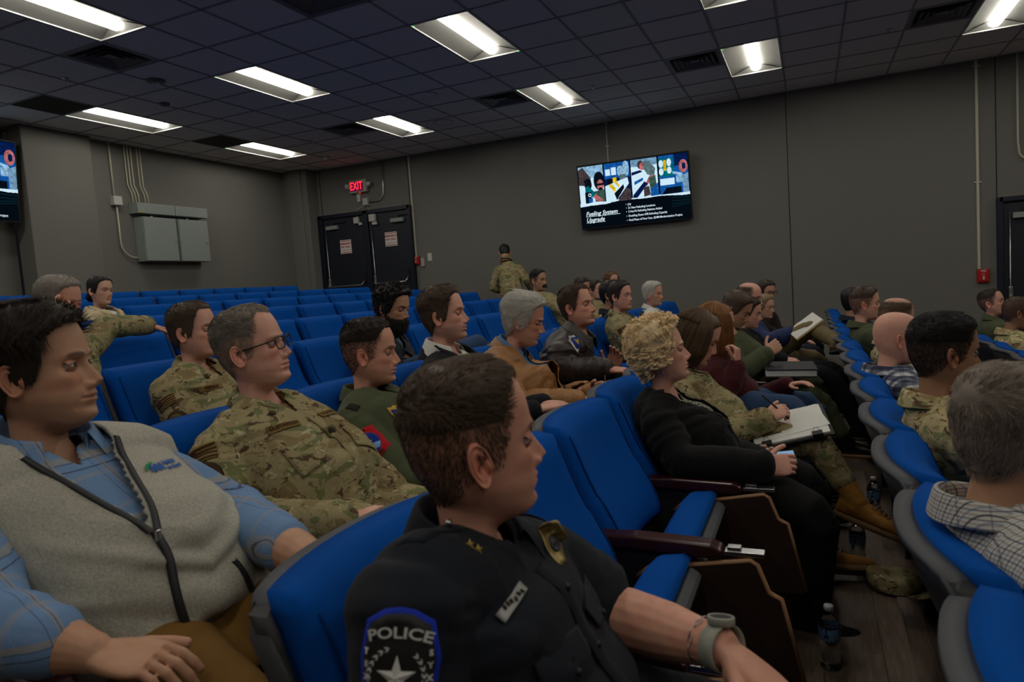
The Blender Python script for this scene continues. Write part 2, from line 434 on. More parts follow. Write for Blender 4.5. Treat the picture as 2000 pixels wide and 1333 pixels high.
def ceil_bits():
    def sprinkler(x, y, lab):
        t = thing('sprinkler', lab, 'sprinkler', (x, y, CZ), group='ceiling sprinkler heads')
        m = MB(); m.lathe([(0, -.001), (.035, -.001), (.035, -.006), (.012, -.010), (.008, -.03), (0, -.03)]); m.build('escutcheon', 'steel', t)
        m = MB(); m.lathe([(0, -.048), (.018, -.046), (.018, -.043), (0, -.042)]); m.cyl((-.008, 0, -.03), (-.010, 0, -.044), .0025, 6); m.cyl((.008, 0, -.03), (.010, 0, -.044), .0025, 6)
        m.build('deflector', 'steel', t)
    sprinkler(-6.87, 4.72, 'sprinkler head nearest the left louvred vent'); sprinkler(-6.86, 8.42, 'sprinkler head beside the red-lit vent')
    sprinkler(-2.4, 8.4, 'sprinkler head between the two lights above the wall screen'); sprinkler(.85, 8.44, 'sprinkler head beside the rightmost vent')
    t = thing('smoke_detector', 'larger round ceiling detector with a sensor cage in the dark ceiling', 'detector', (-6.25, 5.27, CZ))
    m = MB(); m.lathe([(0, 0), (.095, 0), (.095, -.012), (.08, -.024), (.05, -.030), (0, -.032)]); m.build('base', 'vent_grey', t)
    m = MB(); m.lathe([(.035, -.028), (.032, -.05), (.02, -.062), (0, -.064)]); m.build('sensor', 'white_metal', t)
    t = thing('ceiling_sensor', 'small dim round sensor between the two left ceiling lights', 'detector', (-6.87, 5.88, CZ))
    m = MB(); m.lathe([(0, 0), (.06, 0), (.06, -.01), (.04, -.03), (0, -.035)]); m.build('dome', 'vent_grey', t)
    t = thing('smoke_detector', 'white round smoke detector on the ceiling above the exit doors', 'detector', (-7.47, 9.55, CZ))
    m = MB(); m.lathe([(0, 0), (.065, 0), (.062, -.02), (.05, -.035), (.03, -.045), (0, -.046)]); m.build('dome', 'white_plastic', t)
    for x, y, r, lab in ((-4.28, 7.49, .16, 'flat round speaker grille nearer the middle light'), (-4.74, 8.76, .14, 'flat round speaker grille nearer the corner')):
        t = thing('ceiling_speaker', lab, 'speaker', (x, y, CZ))
        m = MB(); m.lathe([(0, -.003), (r-.01, -.003), (r, -.006), (r, 0)], n=40); m.build('grille', 'ceiling_tile', t)
        m = MB(); m.lathe([(r-.004, -.004), (r+.003, -.007), (r+.006, 0)], n=40); m.build('rim', 'vent_grey', t)
ceil_bits()

# ------------------------------------------------------------------ doors
def panic_leaf(root, x0, x1, z0, z1, y, side, right=False):
    """one leaf with rod, bar, closer; side = -1 when the latch rod is on the left edge"""
    m = MB(); m.box(((x0+x1)/2, y, (z0+z1)/2), (x1-x0, .045, z1-z0), bev=.004); d = m.build('door_leaf', 'door_navy', root)
    rx = x0+.06 if side < 0 else x1-.06
    m = MB(); m.cyl((rx, y-.045, z0+.1), (rx, y-.045, z1-.12), .009, 8); m.build('latch_rod', 'steel', d)
    m = MB(); m.box((rx, y-.045, z0+.99), (.05, .05, .16), bev=.012); m.build('rod_latch', 'steel', d)
    zb = z0+.92
    m = MB(); m.tube([(rx, y-.05, zb+.06), (rx, y-.09, zb+.02), (rx, y-.115, zb), (rx+.04, y-.12, zb-.005), ((x0+x1)/2, y-.12, zb-.005), (x1-.09, y-.12, zb-.005), (x1-.06, y-.10, zb+.03), (x1-.055, y-.05, zb+.09)], .013, 8)
    m.build('push_bar', 'steel', d)
    m = MB(); m.box((x1-.055, y-.035, zb+.13), (.04, .03, .18), bev=.01); m.build('bar_mount', 'black' if side < 0 else 'steel', d)
    cx = x0+.2 if not right else x1-.22
    m = MB(); m.box((cx+.02, y-.05, z1-.16), (.26, .06, .07), bev=.006); c = m.build('door_closer', 'cabinet_grey', d)
    m = MB(); m.box((cx+.18, y-.05, z1-.07), (.30, .02, .012)); m.box((cx+.02, y-.04, z1-.10), (.05, .03, .06)); m.build('closer_arm', 'dark_metal', c)
    return d
def build_doors():
    r = bpy.data.objects.new('door_1', None); C.objects.link(r); r['kind'] = 'structure'
    zb, zt = .72, 2.97; y = WY-.03
    f = MB(); f.box((-8.37, y, (zb+zt)/2), (.10, .12, zt-zb), bev=.005); f.box((-6.42, y, (zb+zt)/2), (.06, .12, zt-zb), bev=.005); f.box((-7.4, y, zt-.03), (2.0, .12, .07), bev=.005)
    f.box((-7.34, y-.01, (zb+zt)/2), (.10, .1, zt-zb), bev=.005); f.build('door_frame', 'frame_navy', r)
    panic_leaf(r, -8.31, -7.40, zb, zt-.08, y-.01, -1); panic_leaf(r, -7.28, -6.46, zb, zt-.08, y-.01, -1, True)
    m = MB(); m.box((-7.52, y-.07, zt-.16), (.10, .06, .11), bev=.005); m.box((-7.44, y-.07, zt-.23), (.06, .04, .05), bev=.005); m.build('door_sensor', 'white_metal', r)
    m = MB(); m.box((-7.17, y-.07, zt-.15), (.13, .06, .13), bev=.005); m.box((-7.13, y-.07, zt-.25), (.10, .04, .05), bev=.005); m.build('door_sensor', 'white_metal', r)
    for x, z, lab in ((-7.83, 2.36, 'left'), (-6.83, 2.41, 'right')):
        s = thing('emergency_sign', f'white paper sign with red EMERGENCY EXIT ONLY lettering on the {lab} exit door', 'sign', (x, y-.038, z), group='emergency exit signs on the doors')
        m = MB(); m.box((0, 0, 0), (.25, .003, .25)); m.build('sheet', 'paper', s)
        base = Matrix.Translation((0, -.003, 0)) @ Matrix.Rotation(rad(90), 4, 'X')
        for tx, sz, zz in (('EMERGENCY', .045, .055), ('EXIT ONLY', .045, -.005), ('ALARM WILL SOUND', .022, -.065)):
            lettering(tx, sz, Matrix.Translation((0, 0, zz)) @ base @ Matrix.Translation((0, 0, 0)), 'red_plastic', s, bold=.002 if sz > .03 else .0005, sx=.98 if sz > .03 else 1.0)
        m = MB(); m.box((0, -.003, .105), (.225, .002, .012)); m.box((0, -.003, -.105), (.225, .002, .012)); m.build('red_band', 'red_plastic', s)
    r2 = bpy.data.objects.new('door_2', None); C.objects.link(r2); r2['kind'] = 'structure'
    zb, zt = -.1, 2.09
    f = MB(); f.box((2.21, y, (zb+zt)/2), (.06, .12, zt-zb), bev=.005); f.box((3.15, y, zt-.03), (1.9, .12, .06), bev=.005); f.box((4.12, y, (zb+zt)/2), (.06, .12, zt-zb), bev=.005); f.box((3.165, y-.01, (zb+zt)/2), (.09, .1, zt-zb), bev=.005); f.build('door_frame', 'frame_navy', r2)
    panic_leaf(r2, 2.245, 3.12, zb, zt-.08, y-.01, -1); panic_leaf(r2, 3.21, 4.08, zb, zt-.08, y-.01, -1)
build_doors()

# ------------------------------------------------------------------ things on the walls
def conduit(pts, lab, name='conduit', r=.011, group=None, mat='conduit_paint'):
    m = MB(); m.tube(pts, r, 10); o = m.build(name, mat); tag(o, lab, 'conduit', group); return o
def arc(c, r, a0, a1, ax, n=6):
    out = []
    for a in np.linspace(rad(a0), rad(a1), n):
        p = list(c); p[ax] += r*math.cos(a); p[2] += r*math.sin(a); out.append(tuple(p))
    return out
def wall_things():
    y = WY-.03
    # exit sign
    s = thing('exit_sign', 'lit red EXIT sign with two emergency lamps above the double doors', 'sign', (-7.45, WY-.05, 3.42))
    m = MB(); m.box((0, 0, 0), (.38, .07, .23), bev=.012); m.build('housing', 'beige_box', s)
    m = MB(); m.box((-.02, -.037, .0), (.29, .006, .175)); m.build('face', 'exit_face', s)
    lettering('EXIT', .20, Matrix.Translation((-.02, -.043, 0)) @ Matrix.Rotation(rad(90), 4, 'X'), 'exit_glow', s, bold=.0, sx=.66)
    for sx_ in (-1, 1):
        m = MB(); m.box((sx_*.21, 0, .0), (.05, .05, .07), bev=.01); l_ = m.build('lamp_bracket', 'beige_box', s)
        m = MB(); m.lathe([(0, -.03), (.03, -.028), (.042, -.01), (.045, .02), (.03, .03), (0, .03)]); me = m.mesh('lamp_head'); me.transform(Matrix.Translation((sx_*.235, -.02, .02)) @ Matrix.Rotation(rad(90), 4, 'X')); obj_mesh('lamp_head', me, 'white_metal', s)
    m = MB(); m.cyl((.03, -.01, -.115), (.03, -.01, -.13), .006, 8); m.build('indicator_lamp', 'red_led', s)
    p = thing('junction_box', 'small square steel junction box below the exit sign', 'box', (-7.33, WY-.03, 3.13))
    m = MB(); m.box((0, 0, 0), (.11, .06, .13), bev=.005); m.build('body', 'white_metal', p)
    m = MB(); m.box((0, -.033, 0), (.09, .006, .11), bev=.003); m.build('cover', 'white_metal', p)
    q = MB(); q.box((-7.49, WY-.012, 3.23), (.07, .024, .17), bev=.004); tag(q.build('cover_plate', 'white_metal'), 'narrow blank cover plate under the exit sign', 'plate')
    conduit([(-6.93, y, CZ), (-6.93, y, 3.35), (-6.94, y, 3.27)]+arc((-7.08, y, 3.26), .14, 0, -90, 0)+[(-7.28, y, 3.12)], 'bent grey conduit from the ceiling to the exit sign box', mat='steel')
    conduit([(-7.35, WY-.03, 3.07), (-7.38, WY-.06, 3.05), (-7.52, WY-.04, 3.02), (-7.56, WY-.03, 2.93), (-7.50, WY-.09, 2.86)], 'thin loose cable hanging from the junction box', 'cable', .004)
    conduit([(-7.31, WY-.03, 3.07), (-7.28, WY-.05, 3.0), (-7.2, WY-.08, 2.96)], 'thin short cable running to the door header', 'cable', .004)
    # painted surface raceways
    def raceway(x, z0, lab, bx=.02):
        t = thing('surface_raceway', lab, 'raceway', (x, WY-.01, z0))
        m = MB(); m.box((0, 0, (CZ-z0)/2), (bx, .02, CZ-z0), bev=.004); m.build('channel', 'conduit_paint', t)
        m = MB(); m.box((0, -.002, (CZ-z0)*.42), (bx+.05, .012, .018), bev=.003); m.build('strap', 'conduit_paint', t)
        m = MB(); m.box((0, -.002, (CZ-z0)*.97), (bx+.05, .012, .018), bev=.003); m.build('strap', 'conduit_paint', t)
    raceway(-6.37, 2.05, 'cream raceway running up the wall from the alarm beside the exit doors', .03)
    raceway(1.99, 1.21, 'cream raceway running up the wall from the right-hand fire alarm', .032)
    raceway(-2.79, 3.2, 'thin grey raceway dropping from the ceiling to the wall screen', .018)
    conduit([(2.41, y, CZ), (2.41, y, 2.75), (2.42, y, 2.66)]+[(2.53-.11*math.cos(a), y, 2.64-.11*math.sin(a)) for a in np.linspace(0, 1.57, 6)]+[(2.75, y, 2.53)], 'bent conduit above the right-hand doors', mat='conduit_paint')
    def alarm(x, z, s_, lab):
        t = thing('fire_alarm', lab, 'fire alarm', (x, WY-.03, z)); t.scale = (s_, 1, s_)
        m = MB(); m.box((0, .01, 0), (.135, .045, .17), bev=.006); m.build('body', 'red_plastic', t)
        m = MB(); m.box((0, -.018, -.012), (.10, .012, .115), bev=.004); m.build('pull_cover', 'red_plastic', t)
        R = Matrix.Translation((0, -.0265, .062)) @ Matrix.Rotation(rad(90), 4, 'X'); lettering('FIRE', .032, Matrix.Translation((0, .011, 0)) @ R, 'white_plastic', t, bold=.001)
        R = Matrix.Translation((0, -.0255, .022)) @ Matrix.Rotation(rad(90), 4, 'X'); lettering('PULL', .02, R, 'white_plastic', t)
        m = MB(); m.box((0, -.028, -.025), (.018, .01, .05), bev=.004); m.build('handle', 'white_plastic', t)
    alarm(-6.36, 1.99, .85, 'red pull fire alarm beside the double exit doors'); alarm(2.03, 1.12, 1.0, 'red pull fire alarm beside the right-hand doors')
    m = MB(); m.box((-6.24, WY-.02, 1.95), (.06, .04, .15), bev=.004); tag(m.build('mounting_box', 'beige_box'), 'beige box attached beside the small red fire alarm', 'box')
    t = thing('light_switch', 'white light switch plate right of the small fire alarm', 'switch', (-6.10, WY-.006, 2.03))
    m = MB(); m.box((0, 0, 0), (.085, .01, .135), bev=.004); m.build('plate', 'white_plastic', t)
    m = MB(); m.box((0, -.008, 0), (.03, .012, .06), bev=.003); m.build('toggle', 'white_plastic', t)
    # electrical cabinets on the back wall
    bx = -8.98
    g = thing('cable_trough', 'long grey metal wiring trough above the two electrical cabinets', 'wiring trough', (bx+.1, 7.5, 2.91))
    for yy, w_ in ((-.315, .62), (.305, .60)):
        m = MB(); m.box((0, yy, 0), (.2, w_, .15), bev=.004); m.build('cover', 'cabinet_grey', g)
    m = MB(); m.box((.102, -.56, -.055), (.004, .05, .03)); m.build('yellow_label', 'gold_metal', g)
    m = MB(); 
    for yy in (-.35, .28): m.cyl((0, yy, -.075), (0, yy, -.13), .03, 12)
    m.build('nipple', 'steel', g)
    for yc, w_, lab in ((7.20, .555, 'left grey electrical cabinet on the back wall'), (7.79, .545, 'right grey electrical cabinet on the back wall')):
        e = thing('electrical_cabinet', lab, 'electrical cabinet', (bx+.11, yc, 2.465), group='grey electrical cabinets under the trough')
        m = MB(); m.box((0, 0, 0), (.2, w_, .64), bev=.004); m.build('body', 'cabinet_grey', e)
        m = MB(); m.box((.108, 0, 0), (.016, w_-.01, .635), bev=.004); d = m.build('cabinet_door', 'cabinet_grey', e)
        m = MB(); m.lathe([(0, .02), (.012, .018), (.014, .0)], n=12); me = m.mesh('latch'); me.transform(Matrix.Translation((.115, w_/2-.04, -.02)) @ Matrix.Rotation(rad(90), 4, 'Y')); obj_mesh('latch', me, 'steel', d)
    j = thing('junction_box', 'square steel junction box left of the electrical cabinets', 'box', (bx+.05, 6.66, 3.0))
    m = MB(); m.box((0, 0, 0), (.09, .13, .13), bev=.005); m.build('body', 'white_metal', j)
    m = MB(); m.box((.048, 0, 0), (.006, .12, .12), bev=.003); m.build('cover', 'white_metal', j)
    conduit([(bx+.05, 6.64, CZ), (bx+.05, 6.64, 3.06)], 'leftmost conduit, from the ceiling to the junction box', group='conduits on the back wall')
    conduit([(bx+.05, 6.66, 2.94), (bx+.05, 6.66, 2.45)]+[(bx+.05, 6.88-.22*math.cos(a), 2.42-.22*math.sin(a)) for a in np.linspace(0, 1.4, 7)]+[(bx+.05, 6.94, 2.2)], 'curved conduit from the junction box down to the left cabinet')
    ords = ['leftmost', 'second', 'third', 'fourth', 'rightmost']
    for q, yy in enumerate((6.90, 6.95, 7.0, 7.10, 7.15)):
        conduit([(bx+.05, yy-.03, CZ), (bx+.05, yy-.03, 3.25), (bx+.05, yy+.02, 3.13), (bx+.05, yy+.03, 2.98)], f'{ords[q]} of the five parallel conduits above the trough', r=.010, group='five parallel conduits')
wall_things()

# ------------------------------------------------------------------ slide screens
SCOL = {'scr_black': (4, 10, 18), 'scr_white': (205, 228, 240), 'scr_sky': (120, 160, 190), 'scr_blue': (20, 90, 170), 'scr_deep': (6, 30, 80), 'scr_teal': (0, 110, 120), 'scr_yellow': (240, 200, 20),
        'scr_skin': (190, 110, 110), 'scr_grey': (95, 120, 125), 'scr_dark': (10, 18, 30), 'scr_pale': (150, 195, 225), 'scr_wave': (8, 34, 42), 'scr_green': (60, 90, 80), 'scr_brown': (70, 60, 62)}
for k_, c_ in SCOL.items():
    emit(k_, c_, 1.0)
    if k_ not in ('scr_black', 'scr_wave'):     # photographic grain and blotches inside the pictures of the slide
        nt_ = NT(MATS[k_]); e_ = nt_.n['Emission'] if 'Emission' in nt_.n else [n for n in nt_.n if n.type == 'EMISSION'][0]; n_ = nt_.noise(nt_.coords(), 22 if k_ != 'scr_white' else 9, 5, .7, .8)
        f_ = ramp(nt_, n_, [(0, (70, 70, 78)), (.42, (190, 194, 198)), (.6, (255, 255, 255))] if k_ != 'scr_white' else [(0, (215, 222, 226)), (.5, (245, 250, 252)), (.7, (255, 255, 255))], 'LINEAR'); nt_.link(nt_.mix(1.0, lin(c_), f_, 'MULTIPLY'), e_.inputs[0])
emit('scr_text', (215, 232, 240), 1.0)
def build_screen(mat_world, lab):
    """local frame: x to the right, y up, z out of the screen; 1.66 x .93 m"""
    t = thing('wall_screen', lab, 'television', group='wall screens showing the same slide')
    W_, H_ = 1.68, .945
    m = MB(); m.box((0, 0, -.03), (W_+.03, H_+.04, .05), bev=.006); m.build('bezel', 'black', t)
    m = MB(); m.box((0, 0, -.07), (.9, .5, .06)); m.build('wall_bracket', 'black', t)
    m = MB(); m.box((0, 0, -.003), (W_, H_, .004)); d = m.build('display', 'scr_black', t)
    zc = [0.0006]
    def poly(pts, mat_, name='picture_shape', par=d):
        zc[0] += .00012
        mm = MB(); mm.add([(a*W_-W_/2, H_/2-b*H_, zc[0]) for a, b in pts], [list(range(len(pts)))]); return mm, mat_
    def shape(lst, name, mat0):
        ms = [mat0]; mb = MB(); a, b, c, e = lst[0]
        def put(pts, mt):
            if mt not in ms: ms.append(mt)
            zc[0] += .00012
            mb.add([(p*W_-W_/2, H_/2-q*H_, zc[0]) for p, q in pts], [list(range(len(pts)))], mi=ms.index(mt))
        put([(a, b), (a, e), (c, e), (c, b)], mat0)
        for pts, mt in lst[1:]: put(pts, mt)
        return mb.build(name, ms, d, fix=False)
    def el(cx, cy, rx, ry, n=14, a0=0): return [(cx+rx*math.cos(-2*math.pi*i/n), cy+ry*math.sin(-2*math.pi*i/n)) for i in range(n)]
    def rc(a, b, c, e): return [(a, b), (a, e), (c, e), (c, b)]
    # four photographs along the top
    shape([(.005, .01, .238, .60), (rc(.005, .01, .238, .2), 'scr_pale'), (rc(.005, .2, .238, .6), 'scr_white'), ([(.005, .06), (.05, .02), (.12, .2), (.08, .32), (.005, .3)], 'scr_brown'),
           (el(.09, .30, .035, .10), 'scr_dark'), (rc(.05, .22, .12, .26), 'scr_dark'), (el(.195, .26, .05, .15), 'scr_dark'), (el(.205, .33, .033, .09), 'scr_skin'), (rc(.17, .30, .236, .335), 'scr_dark'), (el(.205, .405, .02, .04), 'scr_dark'),
           ([(.14, .42), (.238, .40), (.238, .60), (.15, .60)], 'scr_green'), ([(.06, .34), (.09, .32), (.16, .46), (.13, .52), (.06, .42)], 'scr_teal'), ([(.13, .50), (.16, .46), (.225, .58), (.17, .60)], 'scr_skin'),
           (rc(.055, .42, .115, .60), 'scr_dark'), (el(.098, .47, .015, .03), 'scr_white'), (el(.098, .47, .008, .017), 'scr_dark'), (rc(.085, .52, .125, .59), 'scr_blue')], 'slide_photo', 'scr_sky')
    shape([(.25, .01, .483, .60), (rc(.25, .0+.01, .483, .25), 'scr_blue'), (rc(.26, .10, .305, .20), 'scr_white'), (rc(.315, .08, .36, .2), 'scr_white'), (rc(.27, .26, .34, .34), 'scr_dark'), (rc(.325, .24, .36, .33), 'scr_yellow'), (el(.40, .15, .03, .09), 'scr_pale'), (el(.45, .12, .03, .12), 'scr_pale'), (rc(.39, .2, .45, .4), 'scr_grey'),
           ([(.25, .36), (.46, .26), (.47, .36), (.34, .62), (.25, .62)], 'scr_white'), ([(.28, .35), (.31, .335), (.35, .42), (.335, .47)], 'scr_yellow'), ([(.34, .32), (.36, .31), (.385, .37), (.375, .40)], 'scr_yellow'), ([(.33, .49), (.42, .36), (.425, .42), (.35, .60)], 'scr_dark'), ([(.36, .62), (.44, .42), (.483, .45), (.483, .62)], 'scr_brown')], 'slide_photo', 'scr_deep')
    shape([(.497, .01, .73, .60), (rc(.497, .12, .73, .6), 'scr_white'), ([(.5, .2), (.58, .18), (.6, .21), (.5, .25)], 'scr_deep'), ([(.52, .35), (.6, .3), (.6, .34), (.52, .4)], 'scr_blue'), (el(.585, .10, .03, .065), 'scr_brown'), (el(.60, .125, .024, .06), 'scr_skin'), ([(.61, .06), (.66, .05), (.715, .18), (.70, .30), (.64, .26), (.61, .16)], 'scr_grey'),
           ([(.66, .28), (.70, .28), (.63, .44), (.61, .42)], 'scr_skin'), ([(.65, .32), (.71, .28), (.72, .5), (.66, .52)], 'scr_green'), ([(.5, .56), (.61, .36), (.64, .40), (.54, .60), (.5, .60)], 'scr_deep'), ([(.6, .45), (.65, .44), (.66, .58), (.6, .6)], 'scr_brown'), ([(.66, .5), (.73, .4), (.73, .6), (.66, .6)], 'scr_blue')], 'slide_photo', 'scr_sky')
    shape([(.745, .01, .995, .60), (rc(.745, .05, .87, .33), 'scr_teal'), (el(.765, .13, .02, .06), 'scr_white'), (el(.765, .25, .02, .055), 'scr_white'), (el(.835, .12, .02, .06), 'scr_white'), (el(.835, .24, .02, .055), 'scr_white'), (rc(.787, .08, .81, .24), 'scr_yellow'), (rc(.88, .01, .995, .18), 'scr_deep'), (rc(.75, .36, .875, .46), 'scr_white'), (rc(.89, .33, .94, .44), 'scr_pale'),
           ([(.76, .60), (.80, .50), (.93, .50), (.93, .60)], 'scr_dark'), (el(.955, .20, .038, .10), 'scr_skin'), (el(.96, .20, .016, .05), 'scr_deep'), ([(.86, .26), (.94, .30), (.96, .35), (.86, .30)], 'scr_pale'), ([(.94, .34), (.995, .30), (.995, .60), (.945, .60)], 'scr_sky')], 'slide_photo', 'scr_blue')
    # torn paper band
    rs = random.Random(5); up = []; lo = []; n = 60
    for i in range(n+1):
        a = i/n; up.append((a, .595+.006*math.sin(a*30)))
        lo.append((a, .655-.035*math.sin(a*2.6+.2)-.012*abs(math.sin(a*9+1))+.006*rs.random()+.01*(a < .3)))
    mb = MB(); P = np.array([[(a*W_-W_/2, H_/2-b*H_, .004) for a, b in up], [(a*W_-W_/2, H_/2-b*H_, .004) for a, b in lo]]); mb.grid(P, False); mb.build('torn_paper_edge', 'scr_white', d, fix=False)
    for q in range(4):
        mb = MB(); P = [[((a)*W_-W_/2, H_/2-(.66+.04*q+.012*math.sin(a*14+q)+e)*H_, .003) for a in np.linspace(.84, .995, 14)] for e in (0, .012)]
        mb.grid(np.array(P), False); mb.build('wave_line', 'scr_wave', d, fix=False)
    def txt(s_, x, yy, sz, **kw):
        lettering(s_, sz, Matrix.Translation((x*W_-W_/2, H_/2-yy*H_, .004)), 'scr_text', d, align='LEFT', **kw)
    txt('Fueling System', .045, .775, .092, shear=.28, bold=.0012, sx=.92); txt('Upgrade', .045, .875, .092, shear=.28, bold=.0012, sx=.92)
    for a, b, yy in ((.045, .37, .817), (.045, .225, .917)):
        mb = MB(); mb.box(((a+b)/2*W_-W_/2, H_/2-yy*H_, .003), ((b-a)*W_, .006, .001)); mb.build('underline', 'scr_white', d)
    for s_, yy in (('\u2022  July', .685), ('\u2022  21 New Refueling Locations', .745), ('\u2022  2 Hot Pit Refueling Stations Added', .805), ('\u2022  Doubling Dyess AFB Refueling Capacity', .873), ('\u2022  Final Phase of Four-Year, $24M Modernization Project', .94)):
        txt(s_, .425, yy, .043, bold=.0006, sx=.845)
    t.matrix_world = mat_world
    return t
def frame_m(o, xd, yd):
    xd = Vector(xd).normalized(); zd = xd.cross(Vector(yd)).normalized(); yd = zd.cross(xd)
    m = Matrix((xd, yd, zd)).transposed().to_4x4(); m.translation = Vector(o); return m
# right wall: faces -Y, top tipped forward a little
tv = build_screen(frame_m((-2.40, WY-.15, 1.38+1.325), (1, 0, 0), (0, -.10, 1)), 'large wall screen with the fueling slide on the side wall')
tv2 = build_screen(frame_m((-8.86, 4.48, 1.38+1.72), (0, 1, 0), (.10, 0, 1)), 'wall screen cut off by the left edge, on the back wall')
# ------------------------------------------------------------------ auditorium seats
PW = .5625
def seat_profile(v):
    """x of the shell back (local, edge) at height fraction v, z"""
    z = .36+v*.49
    return .205*max(0, 1-v)**1.15, z
def pad(nu, nv, fp, ft):
    """closed puffed pad: fp(u,v)->point on mid back surface, ft(u,v)->thickness, along +normal approx x"""
    F_ = np.array([[fp(u, v, 1) for u in np.linspace(-1, 1, nu)] for v in np.linspace(0, 1, nv)])
    B_ = np.array([[fp(u, v, 0) for u in np.linspace(-1, 1, nu)] for v in np.linspace(0, 1, nv)])
    return F_, B_
def seat_parts(root, folded, last=False):
    hw = PW/2-.012
    # shell
    m = MB(); nu, nv = 15, 8
    def P(u, v, off):
        x, z = seat_profile(v); dip = -.055*(1-abs(u)**2.2)
        rz = -.018*abs(u)**8*(v > .9)
        return (x+dip+off, u*hw, z+rz)
    f_ = np.array([[P(u, v, .035) for u in np.linspace(-1, 1, nu)] for v in np.linspace(0, 1, nv)])
    b_ = np.array([[P(u, v, 0) for u in np.linspace(-1, 1, nu)] for v in np.linspace(0, 1, nv)])
    loop = np.concatenate([f_, b_[:, ::-1]], axis=1)
    m.grid(loop, True, close=True); m.add(np.concatenate([f_[-1], b_[-1][::-1]]), [list(range(2*nu))]); m.add(np.concatenate([f_[0], b_[0][::-1]]), [list(range(2*nu))[::-1]])
    m.build('back_shell', 'shell_black', root)
    # grey rim around top and sides
    m = MB()
    us = np.linspace(-1, 1, 17)
    rim = [P(-1, v, .0) for v in (.35, .6, .8, .93)]+[P(u, 1, .0) for u in us[1:-1]]+[P(1, v, .0) for v in (.93, .8, .6, .35)]
    out = []
    for p in rim:
        p = np.array(p); o = np.array([0, p[1], (p[2]-.55)*1.4 if p[2] > .80 else 0.]); o = o/(np.linalg.norm(o)+1e-6)*.005
        out.append([p+o+np.array([-.006, 0, 0]), p+o+np.array([.032, 0, 0]), p-o*.6+np.array([.037, 0, 0]), p-o*2.4+np.array([-.008, 0, 0])])
    m.grid(np.array(out), True, close=True); m.build('shell_rim', 'shell_grey', root)
    # cushion
    cw = hw-.014
    m = MB(); nu, nv = 21, 16
    def Cc(u, v, s):
        vv = .14+v*.875; x, z = seat_profile(vv); dip = -.055*(1-abs(u*.96)**2.2)
        e = max(0, 1-abs(u)**7)*max(0, 1-abs(2*v-1)**9)
        t = .052+(.040+.022*math.exp(-((v-.25)/.25)**2))*e**.5
        inset = .012*(1-e)
        return (x+dip+.030+(t if s else 0), u*cw, z+.010*v-(inset if v > .5 else -inset)*(1 if s else .3))
    F_, B_ = pad(nu, nv, Cc, None)
    m.grid(F_); m.grid(B_[:, ::-1]); ed = lambda a: np.array(a)
    m.grid(np.array([F_[0][::-1], B_[0][::-1]])); m.grid(np.array([F_[-1], B_[-1]])); m.grid(np.array([F_[:, 0], B_[:, 0]])); m.grid(np.array([F_[:, -1][::-1], B_[:, -1][::-1]]))
    o = m.build('back_cushion', 'seat_blue', root)
    # welt seam along the cushion edge
    for s in (-1, 1):
        m = MB(); m.tube([np.array(Cc(s*.90, v, 1))+np.array([.001, 0, 0]) for v in np.linspace(.04, .93, 10)], .003, 6); m.build('welt', 'seat_blue_side', o)
    # seat cushion
    m = MB(); nu, nv = 17, 12; L = .46
    def S(u, v, s):
        e = max(0, 1-abs(u)**7)*max(0, 1-abs(2*v-1)**7)
        t = .02+.065*e**.45+.012*math.cos(u*1.4)*(v-.3)
        y = u*cw*.98
        a, h = v*(L if not folded else .285), (t if s else 0)
        if folded:
            th = rad(58); return (.300+a*math.cos(th)-h*math.sin(th), y, .285+a*math.sin(th)+h*math.cos(th))
        return (.20+a, y, .385+h+.02*v)
    F_, B_ = pad(nu, nv, S, None)
    if folded: pass
    m.grid(F_); m.grid(B_[:, ::-1]); m.grid(np.array([F_[0][::-1], B_[0][::-1]])); m.grid(np.array([F_[-1], B_[-1]])); m.grid(np.array([F_[:, 0], B_[:, 0]])); m.grid(np.array([F_[:, -1][::-1], B_[:, -1][::-1]]))
    m.build('seat_cushion', 'seat_blue', root)
    m = MB()
    if folded:
        Rm = Matrix.Rotation(-rad(58), 3, 'Y')
        m.box((.300+.14*.53+.020, 0, .285+.14*.848-.014), (.27, 2*cw-.03, .045), Rm, bev=.015)
    else: m.box((.42, 0, .365), (.42, 2*cw-.03, .04), None, bev=.015)
    m.build('seat_pan', 'shell_grey', root)
    # standards and armrests
    def arm(s):
        y = s*PW/2
        m = MB(); pts = [(.10, .535), (.12, .565), (.30, .572), (.50, .566), (.53, .555), (.535, .535), (.50, .525), (.30, .53)]
        m.prism(pts, y-.03, y+.03); o = m.build('armrest', 'mahogany', root)
        bv = o.modifiers.new('soft', 'BEVEL'); bv.width = .010; bv.segments = 3; bv.limit_method = 'ANGLE'
        m = MB(); m.prism([(.16, 0), (.16, .46), (.14, .53), (.44, .53), (.40, .44), (.34, .30), (.30, .02), (.40, 0)], y-.012, y+.012); m.build('side_standard', 'shell_black', root)
        m = MB(); tp = [(.30, .455), (.33, .482), (.50, .512), (.60, .53), (.615, .52), (.64, .45), (.655, .44), (.67, .435), (.72, .21), (.71, .20), (.34, .20), (.30, .26)]
        m.prism(tp, y-.030, y-.014); tb = m.build('tablet_arm', 'walnut', root)
        m = MB(); m.tube([(a, y-.022, b) for a, b in tp[:9]], .0085, 6); m.build('edge_band', 'ply_edge', tb)
        m = MB(); m.box((.585, y-.006, .545), (.10, .035, .012), bev=.002); m.box((.56, y-.006, .555), (.035, .025, .012), bev=.002); m.build('hinge', 'steel', tb)
    arm(-1)
    if last: arm(1)
OCC = {}
